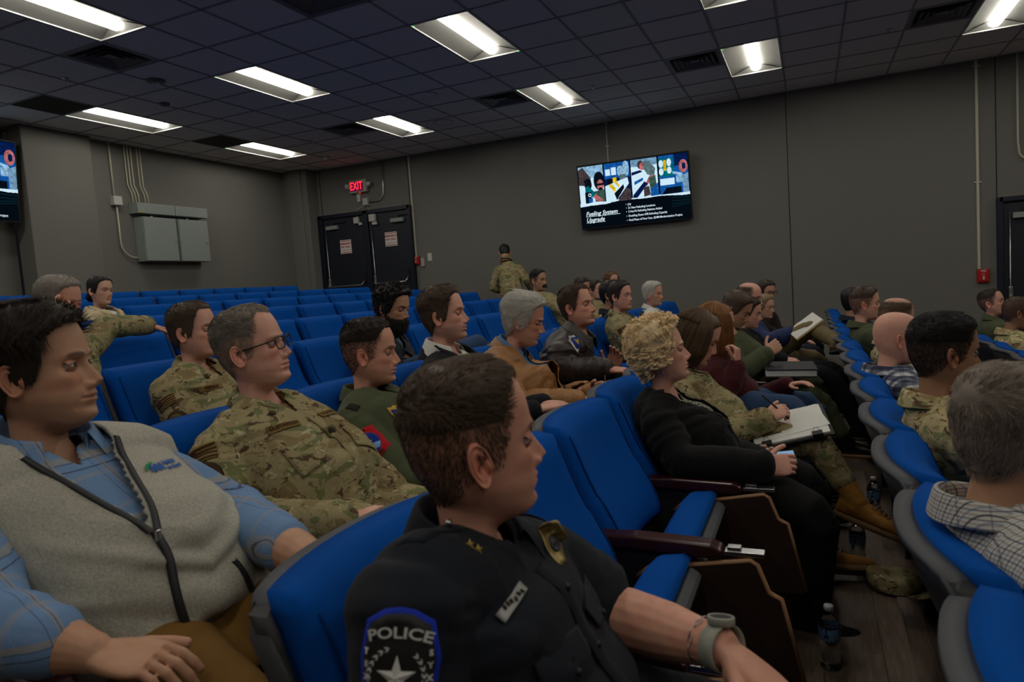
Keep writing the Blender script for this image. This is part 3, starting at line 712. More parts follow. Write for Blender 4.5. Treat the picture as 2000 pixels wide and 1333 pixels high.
def make_seats():
    ROWLAB = {8: 'rearmost row', 7: 'second row from the back', 6: 'third row from the back', 5: 'fourth row from the back', 4: 'fifth row from the back', 3: 'row behind the tan-jacket man', 2: 'row of the grey-vest man',
              1: 'row of the police officer', 0: 'row of the bald man', -1: 'front row at the right edge'}
    rng = {8: (1, 11), 7: (0, 12), 6: (0, 12), 5: (0, 13), 4: (0, 14), 3: (0, 14), 2: (0, 14), 1: (0, 14), 0: (0, 15), -1: (1, 10)}
    protos = {}
    ordn = ['first', 'second', 'third', 'fourth', 'fifth', 'sixth', 'seventh', 'eighth', 'ninth', 'tenth', 'eleventh', 'twelfth', 'thirteenth', 'fourteenth', 'fifteenth', 'sixteenth']
    for k, (a, b) in rng.items():
        for q, n in enumerate(range(a, b+1)):
            occ = (k, n) in OCC
            key = (not occ, q == 0)
            loc = (RX(k), JY(n)-PW/2, FL(k))
            lab = f'blue auditorium seat, {ordn[q]} from the wall end of the {ROWLAB[k]}'
            if key not in protos:
                t = thing('auditorium_seat', lab, 'seat', (0, 0, 0), group=None); seat_parts(t, key[0], key[1]); protos[key] = t; o = t; o.location = loc
            else: o = dup(protos[key], loc, 0, lab)
            o['label'] = lab; o['group'] = f'blue seats of the {ROWLAB[k]}'
# ------------------------------------------------------------------ numeric helpers for figures
def hash3(i, j, k, s):
    n = (i*374761393 + j*668265263 + k*2147483647 + s*1274126177) & 0xffffffff
    n = ((n ^ (n >> 13))*1274126177) & 0xffffffff
    return ((n ^ (n >> 16)) & 0xffff)/65535.0
def vnoise(P, sc, seed=0):
    P = np.asarray(P)*sc; I = np.floor(P).astype(np.int64); Fr = P-I; Fr = Fr*Fr*(3-2*Fr); out = 0
    for dx in (0, 1):
        for dy in (0, 1):
            for dz in (0, 1):
                wgt = (Fr[..., 0] if dx else 1-Fr[..., 0])*(Fr[..., 1] if dy else 1-Fr[..., 1])*(Fr[..., 2] if dz else 1-Fr[..., 2])
                out = out+wgt*hash3(I[..., 0]+dx, I[..., 1]+dy, I[..., 2]+dz, seed)
    return out*2-1
def sstep(x): x = np.clip(x, 0, 1); return x*x*(3-2*x)
def g(x, c, s): return np.exp(-((x-c)/s)**2)
def unit(v): v = np.asarray(v, float); return v/(np.linalg.norm(v)+1e-9)
def catmull(tab, n):
    tab = np.asarray(tab, float); K = len(tab); t = np.linspace(0, K-1, n); i = np.clip(t.astype(int), 0, K-2); f = (t-i)[:, None]
    p = lambda q: tab[np.clip(q, 0, K-1)]
    a, b, c, d = p(i-1), p(i), p(i+1), p(i+2)
    return .5*((2*b)+(-a+c)*f+(2*a-5*b+4*c-d)*f*f+(-a+3*b-3*c+d)*f**3)
def np_mesh(name, V, Fq, tint=None, smooth=True):
    """V (n,3), Fq (m,4) or list of arrays"""
    me = bpy.data.meshes.new(name); V = np.asarray(V, np.float32)
    Fs = [np.asarray(f) for f in (Fq if isinstance(Fq, list) else [Fq])]
    loops = np.concatenate([f.ravel() for f in Fs]); tot = np.concatenate([np.full(len(f), f.shape[1]) for f in Fs]); st = np.concatenate([[0], np.cumsum(tot)[:-1]])
    me.vertices.add(len(V)); me.vertices.foreach_set('co', V.ravel())
    me.loops.add(len(loops)); me.loops.foreach_set('vertex_index', loops.astype(np.int32))
    me.polygons.add(len(tot)); me.polygons.foreach_set('loop_start', st.astype(np.int32)); me.polygons.foreach_set('loop_total', tot.astype(np.int32))
    me.polygons.foreach_set('use_smooth', np.full(len(tot), smooth))
    me.update(calc_edges=True); me.validate()
    if tint is not None:
        a = me.color_attributes.new('tint', 'FLOAT_COLOR', 'POINT')
        T4 = np.ones((len(V), 4), np.float32); T4[:, :3] = tint; a.data.foreach_set('color', T4.ravel())
    return me
def gridf(a, b, close=False, off=0):
    i, j = np.meshgrid(np.arange(a-1), np.arange(b if close else b-1), indexing='ij')
    i, j = i.ravel(), j.ravel(); j2 = (j+1) % b
    return np.stack([i*b+j, i*b+j2, (i+1)*b+j2, (i+1)*b+j], 1)+off
class NM:
    """numpy mesh collector with per-vertex colour"""
    def __init__(s): s.V = []; s.F = []; s.T = []; s.n = 0
    def add(s, V, F, tint=(1, 1, 1)):
        V = np.asarray(V, float).reshape(-1, 3); T_ = np.asarray(tint, float); T_ = T_.reshape(-1, 3) if T_.ndim > 1 else T_
        s.V.append(V); s.F.append(np.asarray(F)+s.n); s.T.append(np.broadcast_to(T_, V.shape).copy()); s.n += len(V); return s
    def sphere(s, c, r, n=10, tint=(1, 1, 1), R=None):
        th, ph = np.meshgrid(np.linspace(0, np.pi, n), np.linspace(0, 2*np.pi, 2*n, endpoint=False), indexing='ij')
        P = np.stack([np.sin(th)*np.cos(ph), np.sin(th)*np.sin(ph), np.cos(th)], -1).reshape(-1, 3)*np.asarray(r)
        if R is not None: P = P@R.T
        return s.add(P+np.asarray(c), gridf(n, 2*n, True), tint)
    def tube(s, pts, rr, n=8, tint=(1, 1, 1), cap=True):
        P = np.asarray(pts, float); K = len(P); rr = np.broadcast_to(np.asarray(rr, float), (K,))
        if cap:
            d0 = unit(P[0]-P[1])*rr[0]*.6; d1 = unit(P[-1]-P[-2])*rr[-1]*.6
            P = np.concatenate([[P[0]+d0*1.0], [P[0]+d0*.7], P, [P[-1]+d1*.7], [P[-1]+d1]]); rr = np.concatenate([[rr[0]*.05, rr[0]*.7], rr, [rr[-1]*.7, rr[-1]*.05]])
        T_ = np.gradient(P, axis=0); T_ /= np.linalg.norm(T_, axis=1)[:, None]+1e-9
        ref = np.array([0, 0, 1.]) if abs(T_[0][2]) < .9 else np.array([0., 1, 0]); U = unit(np.cross(T_[0], ref)); V = []
        a = np.linspace(0, 2*np.pi, n, endpoint=False)
        for i in range(len(P)):
            U = unit(U-T_[i]*(U@T_[i])); W = np.cross(T_[i], U)
            V.append(P[i]+rr[i]*(np.outer(np.cos(a), U)+np.outer(np.sin(a), W)))
        return s.add(np.array(V), gridf(len(P), n, True), tint)
    def loft(s, rings, n=28, tint=(1, 1, 1), cap=True, ex=2.3):
        """rings: [(centre, side axis, front axis, half width, half depth front, half depth back)]"""
        a = np.linspace(0, 2*np.pi, n, endpoint=False); ca, sa = np.cos(a), np.sin(a)
        pw = lambda x: np.sign(x)*np.abs(x)**(2/ex); V = []
        for c, S_, Fx, w_, df, db in rings:
            dd = np.where(ca > 0, df, db)
            V.append(np.asarray(c)+np.outer(pw(sa)*w_, S_)+np.outer(pw(ca)*dd, Fx))
        if cap:
            c0, c1 = V[0].mean(0), V[-1].mean(0)
            V = [c0+(V[0]-c0)*.02]+V+[c1+(V[-1]-c1)*.02]
        return s.add(np.array(V), gridf(len(V), n, True), tint)
    def arr(s): return np.concatenate(s.V), np.concatenate(s.F), np.concatenate(s.T)
def remesh(nm, vox, smooth=6, name='tmp'):
    V, F, T_ = nm.arr(); me = np_mesh(name, V, F); o = bpy.data.objects.new(name, me); C.objects.link(o)
    r = o.modifiers.new('r', 'REMESH'); r.mode = 'VOXEL'; r.voxel_size = vox; r.use_smooth_shade = True
    if smooth: q = o.modifiers.new('s', 'SMOOTH'); q.factor = .5; q.iterations = smooth
    dg = bpy.context.evaluated_depsgraph_get(); m2 = bpy.data.meshes.new_from_object(o.evaluated_get(dg))
    V = np.empty(len(m2.vertices)*3, np.float32); m2.vertices.foreach_get('co', V); V = V.reshape(-1, 3).astype(float)
    lt = np.empty(len(m2.polygons), np.int32); m2.polygons.foreach_get('loop_total', lt)
    lv = np.empty(len(m2.loops), np.int32); m2.loops.foreach_get('vertex_index', lv)
    nr = np.empty(len(m2.vertices)*3, np.float32); m2.vertices.foreach_get('normal', nr); nr = nr.reshape(-1, 3).astype(float)
    F = lv.reshape(-1, 4) if (lt == 4).all() else None
    if F is None:
        st = np.concatenate([[0], np.cumsum(lt)[:-1]]); F = np.array([[lv[a], lv[a+1], lv[a+2], lv[a+3 if l > 3 else a+2]] for a, l in zip(st, lt)])
    bpy.data.objects.remove(o); bpy.data.meshes.remove(me); bpy.data.meshes.remove(m2)
    return V, F, nr
def strands(P, rr, tint):
    """P (N,S,3) strand points, rr (S,) radii, tint (N,3): three sided tapering strands"""
    N, S_, _ = P.shape; T_ = np.gradient(P, axis=1); T_ /= np.linalg.norm(T_, axis=2, keepdims=True)+1e-9
    ref = np.where(np.abs(T_[..., 2:3]) < .9, np.array([0, 0, 1.]), np.array([1., 0, 0])); U = np.cross(T_, ref); U /= np.linalg.norm(U, axis=2, keepdims=True)+1e-9; W = np.cross(T_, U)
    rr = np.asarray(rr)[None, :, None]; V = np.stack([P+rr*(U*math.cos(a)+W*math.sin(a)) for a in (0, 2.094, 4.189)], 2)
    b = (np.arange(N)*S_*3)[:, None, None]; i = (np.arange(S_-1)*3)[None, :, None]; j = np.arange(3)[None, None, :]
    q = np.stack([b+i+j, b+i+(j+1) % 3, b+i+3+(j+1) % 3, b+i+3+j], -1).reshape(-1, 4)
    return V.reshape(-1, 3), q, np.repeat(tint, S_*3, 0)

# ------------------------------------------------------------------ the head
HEADTAB = [  # zf, xf, zb, xb, half width, xc
 (.124, -.008, .124, -.012, .004, -.01), (.121, .022, .121, -.040, .030, -.01), (.110, .052, .110, -.068, .054, -.012), (.090, .074, .092, -.088, .068, -.012), (.066, .0845, .070, -.100, .0755, -.012),
 (.042, .0885, .045, -.1045, .078, -.010), (.020, .089, .020, -.104, .078, -.008), (.004, .0835, .000, -.100, .0765, -.006), (-.012, .0815, -.012, -.0975, .0748, -.004), (-.028, .0825, -.021, -.094, .0735, -.003),
 (-.042, .0835, -.030, -.090, .0718, -.002), (-.056, .0845, -.037, -.086, .0698, .0), (-.070, .0835, -.043, -.083, .0672, .002), (-.083, .080, -.048, -.0805, .0638, .003), (-.096, .079, -.053, -.078, .0602, .004), (-.106, .076, -.058, -.0755, .0568, .004),
 (-.1135, .066, -.064, -.073, .0538, .002), (-.117, .050, -.071, -.070, .0512, -.002), (-.1195, .032, -.080, -.068, .0495, -.008), (-.126, .014, -.093, -.0655, .0488, -.014), (-.141, .005, -.114, -.064, .0495, -.02), (-.161, .003, -.142, -.065, .0525, -.023), (-.190, .007, -.178, -.070, .062, -.024), (-.22, .012, -.21, -.076, .075, -.026)]
SKIN = {'fair': (.66, .40, .29), 'pink': (.70, .385, .29), 'tan': (.52, .295, .185), 'olive': (.50, .30, .20), 'brown': (.34, .185, .11), 'ruddy': (.66, .345, .245)}
HAIR = {'brown': (.105, .068, .044), 'dark': (.040, .027, .020), 'black': (.012, .010, .010), 'grey': (.30, .26, .22), 'silver': (.62, .59, .54), 'blond': (.95, .74, .44), 'auburn': (.17, .075, .028), 'lightbrown': (.12, .072, .038), 'salt': (.28, .24, .20), 'ginger': (.26, .11, .035), 'sandy': (.30, .21, .12), 'ash': (.235, .19, .15)}
def head_grid(sp, n, m):
    tab = np.array(HEADTAB); jw = sp.get('jaw', 0); fl = sp.get('facelen', 0); neckw = sp.get('neck', 0)
    lower = sstep((-tab[:, 0])/.10); tab[:, 4] += jw*.006*lower*(tab[:, 0] < 0); nk = sstep((-.100-tab[:, 2]*.6-tab[:, 0]*.4)/.06); tab[:, 4] += neckw*.006*nk; tab[:, 1] += neckw*.005*sstep((-.118-tab[:, 0])/.03)
    nk = sstep((-.05-tab[:, 2])/.06)*0; tab[:, 3] -= neckw*.004*sstep((-.06-tab[:, 2])/.05)
    t = catmull(tab, n); zf, xf, zb, xb, w_, xc = [t[:, k:k+1] for k in range(6)]
    th = np.linspace(-np.pi, np.pi, m, endpoint=False); ph = th-.42*np.sin(th)
    c, s = np.cos(ph)[None], np.sin(ph)[None]
    front = np.clip(c, 0, 1); lowf = sstep((.02-zf)/.10)
    ex = 2/(2.15-.25*lowf)      # a little pointed towards the chin
    cc = np.sign(c)*np.abs(c)**(2/2.15); ss = np.sign(s)*np.abs(s)**(2/2.2)
    x = xc+np.where(c > 0, (xf-xc)*cc, (xc-xb)*cc); y = w_*ss*(1-.10*lowf*front*np.abs(s))
    z = zf+(zb-zf)*(1-c)/2
    ay = np.abs(y); fm = sstep((x-.012)/.035)*(z > -.118)
    ns = sp.get('nose', 1.0); X = x.copy()
    # nose
    nz = np.interp(z, [-.056, -.051, -.046, -.038, -.026, -.010, .002, .012, .02], [0, .002, .0115, .0235, .0195, .0120, .0055, .0015, 0])
    sy = np.interp(z, [-.055, -.046, -.038, -.025, -.01, .012], [.0100, .0105, .0100, .0080, .0068, .0085])
    x = x+nz*ns*np.exp(-(np.abs(y)/sy)**2.2)*fm
    x = x+.0105*ns*g(ay, .0135, .0058)*g(z, -.0435, .0068)*fm-.004*g(ay, .0225, .004)*g(z, -.040, .009)*fm
    x = x-.0045*g(ay, .007, .0038)*g(z, -.0505, .0024)*fm
    # eyes, brows
    x = x-.0125*g(ay, .031, .0155)*g(z, .001, .0115)*fm-.006*g(ay, .014, .006)*g(z, .000, .010)*fm
    x = x+.0058*g(ay, .026, .020)*g(z, .0195, .0062)*fm*sp.get('brow', 1)
    x = x+.002*g(ay, .031, .012)*g(z, -.014, .004)*fm*sp.get('bags', 1)
    # cheekbones, jowls
    ch = .0045*g(ay, .047, .018)*g(z, -.022, .016)*fm; x = x+ch; y = y+np.sign(y)*ch*.5
    x = x-.003*g(ay, .046, .014)*g(z, -.058, .016)*fm*(1-jw)
    y = y+np.sign(y)*.002*jw*g(z, -.07, .02)*fm
    fold = np.abs(ay-np.interp(z, [-.085, -.068, -.042], [.036, .031, .019])); x = x-.0022*np.exp(-(fold/.0028)**2)*((z < -.040) & (z > -.088))*fm*sp.get('folds', .7)
    # lips
    lp = sp.get('lips', 1.0)
    x = x+(.0055*g(ay, .006, .014)*g(z, -.0615, .0042)+.0058*np.exp(-(ay/.0165)**2)*g(z, -.0735, .0048))*lp*fm
    x = x-.0050*np.exp(-(ay/.024)**4)*g(z, -.0672-.0012*np.cos(np.clip(ay, 0, .03)*100), .0017)*fm
    x = x-.0022*g(ay, .026, .004)*g(z, -.067, .004)*fm-.0018*g(ay, 0, .003)*g(z, -.055, .005)*fm
    x = x-.0035*g(ay, 0, .022)*g(z, -.0845, .006)*fm+.0065*g(ay, 0, .018)*g(z, -.101, .011)*fm*sp.get('chin', 1)
    # double chin
    dc = sp.get('dchin', 0); under = (z < -.10)*(x > .0)*1.0; z = z-dc*.010*g(x, .04, .022)*sstep((-.104-zf)/.008)*np.clip(c, 0, 1)
    # temples
    y = y-np.sign(y)*.0030*g(x, .052, .02)*g(z, .03, .022)
    # sterno muscles / adam's apple
    x = x+.004*g(ay, 0, .008)*g(z, -.150, .012)*(x > 0)*(zf < -.12)
    P = np.stack([x, y, z], -1)
    return P, fm
def scalp_mask(P, sp, soft=.005):
    x, y, z = P[..., 0], P[..., 1], P[..., 2]; ay = np.abs(y); rc = sp.get('recede', 0)
    zs = [-.30, -.100, -.085, -.070, -.050, -.030, -.024, -.018, .0, .02, .045, .060, .075, .086, .095, .125]
    xs = [-.25, -.25, -.10, -.062, -.045, -.030, -.020, .020, .028, .036, .041, .047, .058, .074, .088, .12]
    xh = np.interp(z, zs, xs); hl = .078-.012*rc
    corner = rc*(.030*g(ay, .038, .02)*sstep((z-.05)/.03)); xh = xh-corner-rc*.014*sstep((z-.06)/.03)
    m = sstep((xh-x)/soft*.5+.5)
    if sp.get('style') == 'bald': m = m*0
    if 'bare' in sp:    # thinning crown
        m = m*(1-sp['bare']*sstep((z-.085)/.02)*sstep((ay-.0)/.0001+1))
    return m
def ear_mesh(nm, side, tint, n=14, sc=1.0):
    """side -1 right, +1 left; local ear plane: a forward, b up, d outward"""
    th = np.linspace(0, 2*np.pi, 40, endpoint=False); rr = np.linspace(0, 1, 15)
    A = .0175+.0018*np.cos(th)-.0035*(np.sin(th) < -.3)*np.abs(np.sin(th)); B = np.where(np.sin(th) > 0, .033, .031)
    ca, sa = np.cos(th), np.sin(th)
    R_, TH = np.meshgrid(rr, th, indexing='ij'); a = R_*A*ca+.001; b = R_*B*sa
    fr = sstep((np.cos(TH)+.1)/.8); lob = sstep((-np.sin(TH)-.72)/.2)
    d = .0045*g(R_, .90, .09)*(1-.5*fr)+.0035*g(R_, .58, .10)*(1-fr)*(1-lob)-.0075*g(R_, .12, .38)*(1-lob)-.0015*g(R_, .76, .07)+.004*lob*g(R_, .75, .3)
    d = d+.006*g(a, .0135, .0045)*g(b, -.004, .007); d = d-.004*sstep((R_-.94)/.06)
    d = d+(.0065+.016*np.clip(-(a-.012)/.03, 0, 1.2))
    a2 = a-.14*b
    x = -.012+a2*sc*.98; z = -.010+b*sc; y = side*(.0715+d)
    P = np.stack([x, y, z], -1); nm.add(P, gridf(15, 40, True), tint)
    # back of the ear
    d2 = .002+R_*0; back = P.copy(); back[..., 1] = side*(np.abs(P[..., 1])-.0045*(1-R_**4)-.0005); back = back[::-1]
    rim = np.stack([P[-1], np.stack([x[-1], side*(np.abs(y[-1])-.004), z[-1]], -1), np.stack([x[-1]*.75-.003, np.full(40, side*.070), z[-1]*.8], -1)], 0)
    nm.add(rim, gridf(3, 40, True), tint)
def build_head(nm, sp, X, q):
    """adds the head and neck to nm; X(P) maps head coordinates to the world; returns scalp data"""
    n, m = [(46, 56), (80, 96), (130, 150)][q]
    P, fm = head_grid(sp, n, m); x, y, z = P[..., 0], P[..., 1], P[..., 2]; ay = np.abs(y)
    sk = np.array(SKIN[sp.get('skin', 'fair')]); hc = np.array(HAIR[sp.get('hair', 'brown')])
    t = np.ones(P.shape)*sk
    def blend(t, f, c): f = np.clip(f, 0, 1)[..., None]; return t*(1-f)+np.array(c)*f
    red = sk*np.array([.98, .68, .66]); t = blend(t, .55*g(ay, .042, .02)*g(z, -.028, .018)*fm+.5*g(ay, 0, .012)*g(z, -.04, .012)*fm*(x > .09), red)
    lipc = sp.get('lipcol', tuple(sk*np.array([.80, .50, .50])))
    t = blend(t, .75*((g(z, -.0625, .0038)+g(z, -.0725, .0042))*np.exp(-(ay/.0225)**6)*fm), lipc)
    t = blend(t, .7*g(z, -.0672, .0012)*np.exp(-(ay/.022)**4)*fm, sk*.25)
    st = sp.get('stubble', .12); bm_ = sstep((-.045-z)/.012)*sstep((x+.01)/.02)*(1-.9*g(ay, 0, .018)*g(z, -.067, .006))*sstep((z+.150)/.045)
    mu = g(z, -.056, .005)*sstep((.028-ay)/.006)*fm; cheekcut = sstep((np.interp(x, [-.01, .03, .06, .09], [-.02, -.035, -.048, -.05])-z)/.006)
    t = blend(t, st*np.maximum(bm_*cheekcut, mu), hc*.6+sk*.10)
    eb = g(z, .0185+.004*np.sin(np.clip((ay-.012)/.035, 0, 1)*3.0), .0037)*sstep((ay-.012)/.004)*sstep((.050-ay)/.008)*fm
    t = blend(t, eb*sp.get('browtint', .95), hc*sp.get('browk', .9))
    # stubble sides and scalp tone under the hair
    sm = scalp_mask(P, sp, .02); t = blend(t, sm*sp.get('scalptint', .82), hc*.8+sk*.04)
    nm.add(X(P), gridf(n, m, True), t)
    # close crown
    # lids and ears
    e_up, e_lo = sp.get('lid', (.0042, -.0040))
    for s in (-1, 1):
        c = np.array([.0665, s*.031, .001]); r_ = .0136; a, b = np.meshgrid(np.linspace(-1, 1, 20), np.linspace(-1.2, 1.2, 20 if q else 12), indexing='ij')
        for lo in (0, 1):
            yy = a*.0165; op = (e_lo if lo else e_up)*np.clip(1-(a*1.0)**2, 0, 1)**.6
            f = np.linspace(0, 1, 8)
            zz = op[:, :1]+(((-.0135 if lo else .0135)-op[:, :1])*f[None, :]); yy2 = np.repeat((np.linspace(-1, 1, 20)*.0165)[:, None], 8, 1)
            xx = c[0]+np.sqrt(np.clip(r_**2-(yy2*.72)**2-(zz*.92)**2, 1e-7, None))+.0008*(f[None] < .2)
            L_ = np.stack([xx, c[1]+yy2, c[2]+zz], -1); lt = sk*np.array([.82, .72, .70])*(1-.85*(f < .1)*(1 if not lo else .5))[None, :, None]
            nm.add(X(L_), gridf(20, 8), lt*np.ones(L_.shape))
        en = NM(); ear_mesh(en, s, sk*np.array([1.0, .82, .80]), sc=sp.get('ear', 1.0)); V, F, T_ = en.arr(); nm.add(X(V), F, T_)
    return P
def hair_rgb(hc, N, rs, var=.28): return np.array(hc)[None]*(1+var*(rs.rand(N, 1)*2-1))*(1+.05*(rs.rand(N, 3)-.5))
def build_hair(sp, X, q, parent, name='hair'):
    st = sp.get('style', 'short')
    if st == 'none': return None
    rs = np.random.RandomState(sp.get('seed', 1)); hc = np.array(HAIR[sp.get('hair', 'brown')])
    n, m = [(46, 56), (70, 84), (90, 110)][q]; P, fm = head_grid(sp, n, m); mk = scalp_mask(P, sp)
    dP = np.cross(np.gradient(P, axis=1), np.gradient(P, axis=0)); dP /= np.linalg.norm(dP, axis=2, keepdims=True)+1e-9
    cen = np.array([-.01, 0, .0]); sgn = np.sign(((P-cen)*dP).sum(-1, keepdims=True)); Nn = dP*np.where(sgn == 0, 1, sgn)
    Nn[P[..., 2] > .118] = np.array([0, 0, 1.])
    top, side = {'short': (.014, .005), 'fade': (.010, .0012), 'medium': (.030, .012), 'curly': (.030, .022), 'mop': (.032, .020), 'bun': (.012, .008), 'bob': (.007, .005), 'long': (.007, .005), 'fringe': (.008, .007), 'bald': (0, 0), 'buzz': (.004, .002)}[st]
    top = sp.get('top', top)*(.72 if st != 'curly' else .9); side = sp.get('side', side)*(.72 if st != 'curly' else .9)
    z = P[..., 2]; x = P[..., 0]
    up = sstep((z-(.030 if st == 'fade' else .03))/(.065 if st == 'fade' else .055)); th = side+(top-side)*up
    if 'quiff' in sp: th = th+sp['quiff']*sstep((x-.02)/.05)*up
    edge = np.clip(mk, 0, 1); thk = th*edge**.7*(1+.22*vnoise(P, 55, 3))*.8
    nm = NM(); pas = (mk > .03) & (th > (.0020 if st in ('fade', 'buzz') else 0))
    Pc = P+Nn*(thk[..., None]-(.0026 if st in ('fade', 'buzz') else .0)-.0015*(1-edge[..., None])); F = gridf(n, m, True); keep = pas.ravel()[F].any(1)
    if st == 'fade': lowk = (edge*sstep((th-.0012)/.002)); 
    V = Pc.reshape(-1, 3); used = np.unique(F[keep]) if keep.any() else np.array([], int)
    if len(used):
        mp = -np.ones(len(V), int); mp[used] = np.arange(len(used)); nm.add(X(V[used]), mp[F[keep]], hc*.75)
    # roots
    cand = np.argwhere(mk > .35)
    if st in ('bob', 'long'): cand = cand[:0]
    if len(cand):
        area = np.linalg.norm(np.cross(np.gradient(P, axis=0), np.gradient(P, axis=1)), axis=2)[mk > .35]; pr = area/area.sum()
        N = int(sp.get('dens', 1)*[500, 1800, 6500][q])
        pick = cand[rs.choice(len(cand), N, p=pr)]; jit = lambda: (rs.rand(N)-.5)
        i0, j0 = pick[:, 0], pick[:, 1]; i1 = np.clip(i0+1, 0, n-1); j1 = (j0+1) % m; u, v = rs.rand(N, 1), rs.rand(N, 1)
        R0 = P[i0, j0]*(1-u)*(1-v)+P[i1, j0]*u*(1-v)+P[i0, j1]*(1-u)*v+P[i1, j1]*u*v
        Nr = Nn[i0, j0]; Lr = th[i0, j0]
        if st == 'curly':
            K = int(sp.get('locks', 420)); lead = rs.randint(K, size=N); R0 = R0[lead]+(rs.rand(N, 3)-.5)*.0045; Nr = Nr[lead]; Lr = Lr[lead]; i0, j0 = i0[lead], j0[lead]; lph = rs.rand(K)[lead]; lw = rs.rand(K)[lead]
        S_ = 6; s = np.linspace(0, 1, S_)[None, :, None]
        comb = {'fwd': (1, .0, -.1), 'back': (-1, 0, .0), 'side': (.25, -1, -.0), 'sideL': (.3, 1, 0), 'down': (0, 0, -1), 'up': (.2, 0, .6)}[sp.get('comb', 'fwd')]
        cdir = np.array(comb)[None]*up[i0, j0][:, None]+np.array([-.35, 0, -1.])[None]*(1-up[i0, j0][:, None])
        fr_ = sstep((R0[:, 0]-.035)/.03)[:, None]*(1 if sp.get('comb', 'fwd') == 'fwd' else 0)*(0 if st in ('mop', 'medium') else 1); cdir = cdir*(1-fr_)+np.array([-.1, 0, 1.])[None]*fr_
        cdir = cdir+.55*np.stack([vnoise(R0, 38, k) for k in (11, 12, 13)], 1)+.25*(rs.rand(N, 3)-.5)
        cdir = cdir-Nr*(cdir*Nr).sum(1, keepdims=True); cdir /= np.linalg.norm(cdir, axis=1, keepdims=True)+1e-9
        Lh = (Lr*sp.get('len', 1.15)+.003)*(1+.5*jit())
        if st in ('medium', 'mop'): Lh = Lh*1.5
        lift = np.minimum(Lr*.9, .040)[:, None, None]
        pts = R0[:, None]+Nr[:, None]*(lift*np.sin(np.minimum(s*1.9, 1.57+.25*s)))+cdir[:, None]*(Lh[:, None, None]*s**1.15)
        if st in ('curly',):
            turns = sp.get('turns', 2.0); ph = lph[:, None]*6.28+rs.rand(N)[:, None]*.5; w_ = sp.get('curl', .0085)*(.6+.8*lw)[:, None]*(1+.15*(rs.rand(N)-.5))[:, None]; S_ = 20; s2 = np.linspace(0, 1, S_); s3 = s2[None, :, None]
            base = R0[:, None]+Nr[:, None]*(np.minimum(Lr, .045)[:, None, None]*np.sin(s3*1.6))+cdir[:, None]*(Lh[:, None, None]*s3*.75)
            bi = np.cross(Nr, cdir); a = ph+s2[None]*turns*6.28
            pts = base+(bi[:, None]*np.cos(a)[..., None]+Nr[:, None]*np.sin(a)[..., None])*(w_*np.minimum(s2*3, 1)[None])[..., None]
        r0 = sp.get('thick', {0: .0012, 1: .0008, 2: .00055}[q]*(1.9 if st == 'curly' else 1))
        rr = r0*np.interp(np.linspace(0, 1, pts.shape[1]), [0, .6, 1], [1, .9, .25]); V, F2, T_ = strands(pts, rr, hair_rgb(hc, N, rs, sp.get('var', .35))); nm.add(X(V), F2, T_)
    if st in ('bob', 'long'):
        # a fall of hair from the crown round the back and sides
        bot = sp.get('bottom', -.10); N = [500, 1400, 3800][q]; part = sp.get('part', 0)
        az = (rs.rand(N)*2-1)*(np.pi-sp.get('gap', .85))+np.pi; S_ = 12; s = np.linspace(0, 1, S_)
        th0 = .03+.9*rs.rand(N)**1.3; lay = rs.rand(N)
        rx, ry, rz = .118+.010*lay, .096+.012*lay, .134+.006*lay; out = np.zeros((N, S_, 3))
        for k in range(S_):
            ang = th0+s[k]*(1.60-th0); zz = -.004+rz*np.cos(ang)
            R1 = np.sin(ang); xx = -.012+rx*R1*np.cos(az); yy = ry*R1*np.sin(az); out[:, k] = np.stack([xx, yy, zz], 1)
        # below the widest ring the hair hangs, curling in a little
        L2 = 8; t2 = np.linspace(0, 1, L2+1)[1:]; last = out[:, -1]; ends = bot+.02*(rs.rand(N)-.5); hang = []
        for tt in t2:
            p = last.copy(); p[:, 2] = last[:, 2]+(ends-last[:, 2])*tt; k_ = 1+.06*math.sin(tt*2.2)-sp.get('tuck', .16)*tt**2
            p[:, 0] = -.012+(last[:, 0]+.012)*k_; p[:, 1] = last[:, 1]*k_; p = p+.004*np.stack([vnoise(p, 40, 5), vnoise(p, 40, 6), vnoise(p, 40, 7)], 1); hang.append(p)
        pts = np.concatenate([out, np.stack(hang, 1)], 1)
        if sp.get('wave', 0): pts = pts+sp['wave']*np.sin(pts[..., 2:3]*120+az[:, None, None]*3)*np.array([1, 1, 0])
        rr = {0: .0016, 1: .0012, 2: .0008}[q]*np.interp(np.linspace(0, 1, pts.shape[1]), [0, .8, 1], [1, 1, .3]); V, F2, T_ = strands(pts, rr, hair_rgb(hc, N, rs, .3)); nm.add(X(V), F2, T_)
        a_, b_ = 26, 40; azg = np.linspace(-(np.pi-sp.get('gap', .85)), np.pi-sp.get('gap', .85), b_)+np.pi; G = []
        for k in range(a_):
            t_ = k/(a_-1)
            if t_ < .5: an = .05+t_*2*1.55; G.append(np.stack([-.012+.113*np.sin(an)*np.cos(azg), .091*np.sin(an)*np.sin(azg), np.full(b_, -.004+.131*np.cos(an))], -1))
            else: u_ = (t_-.5)*2; k_ = 1-.20*u_**2; G.append(np.stack([-.012+.113*np.cos(azg)*k_, .091*np.sin(azg)*k_, np.full(b_, -.004+(bot+.015)*u_)], -1))
        nm.add(X(np.array(G)), gridf(a_, b_), hc*.5)
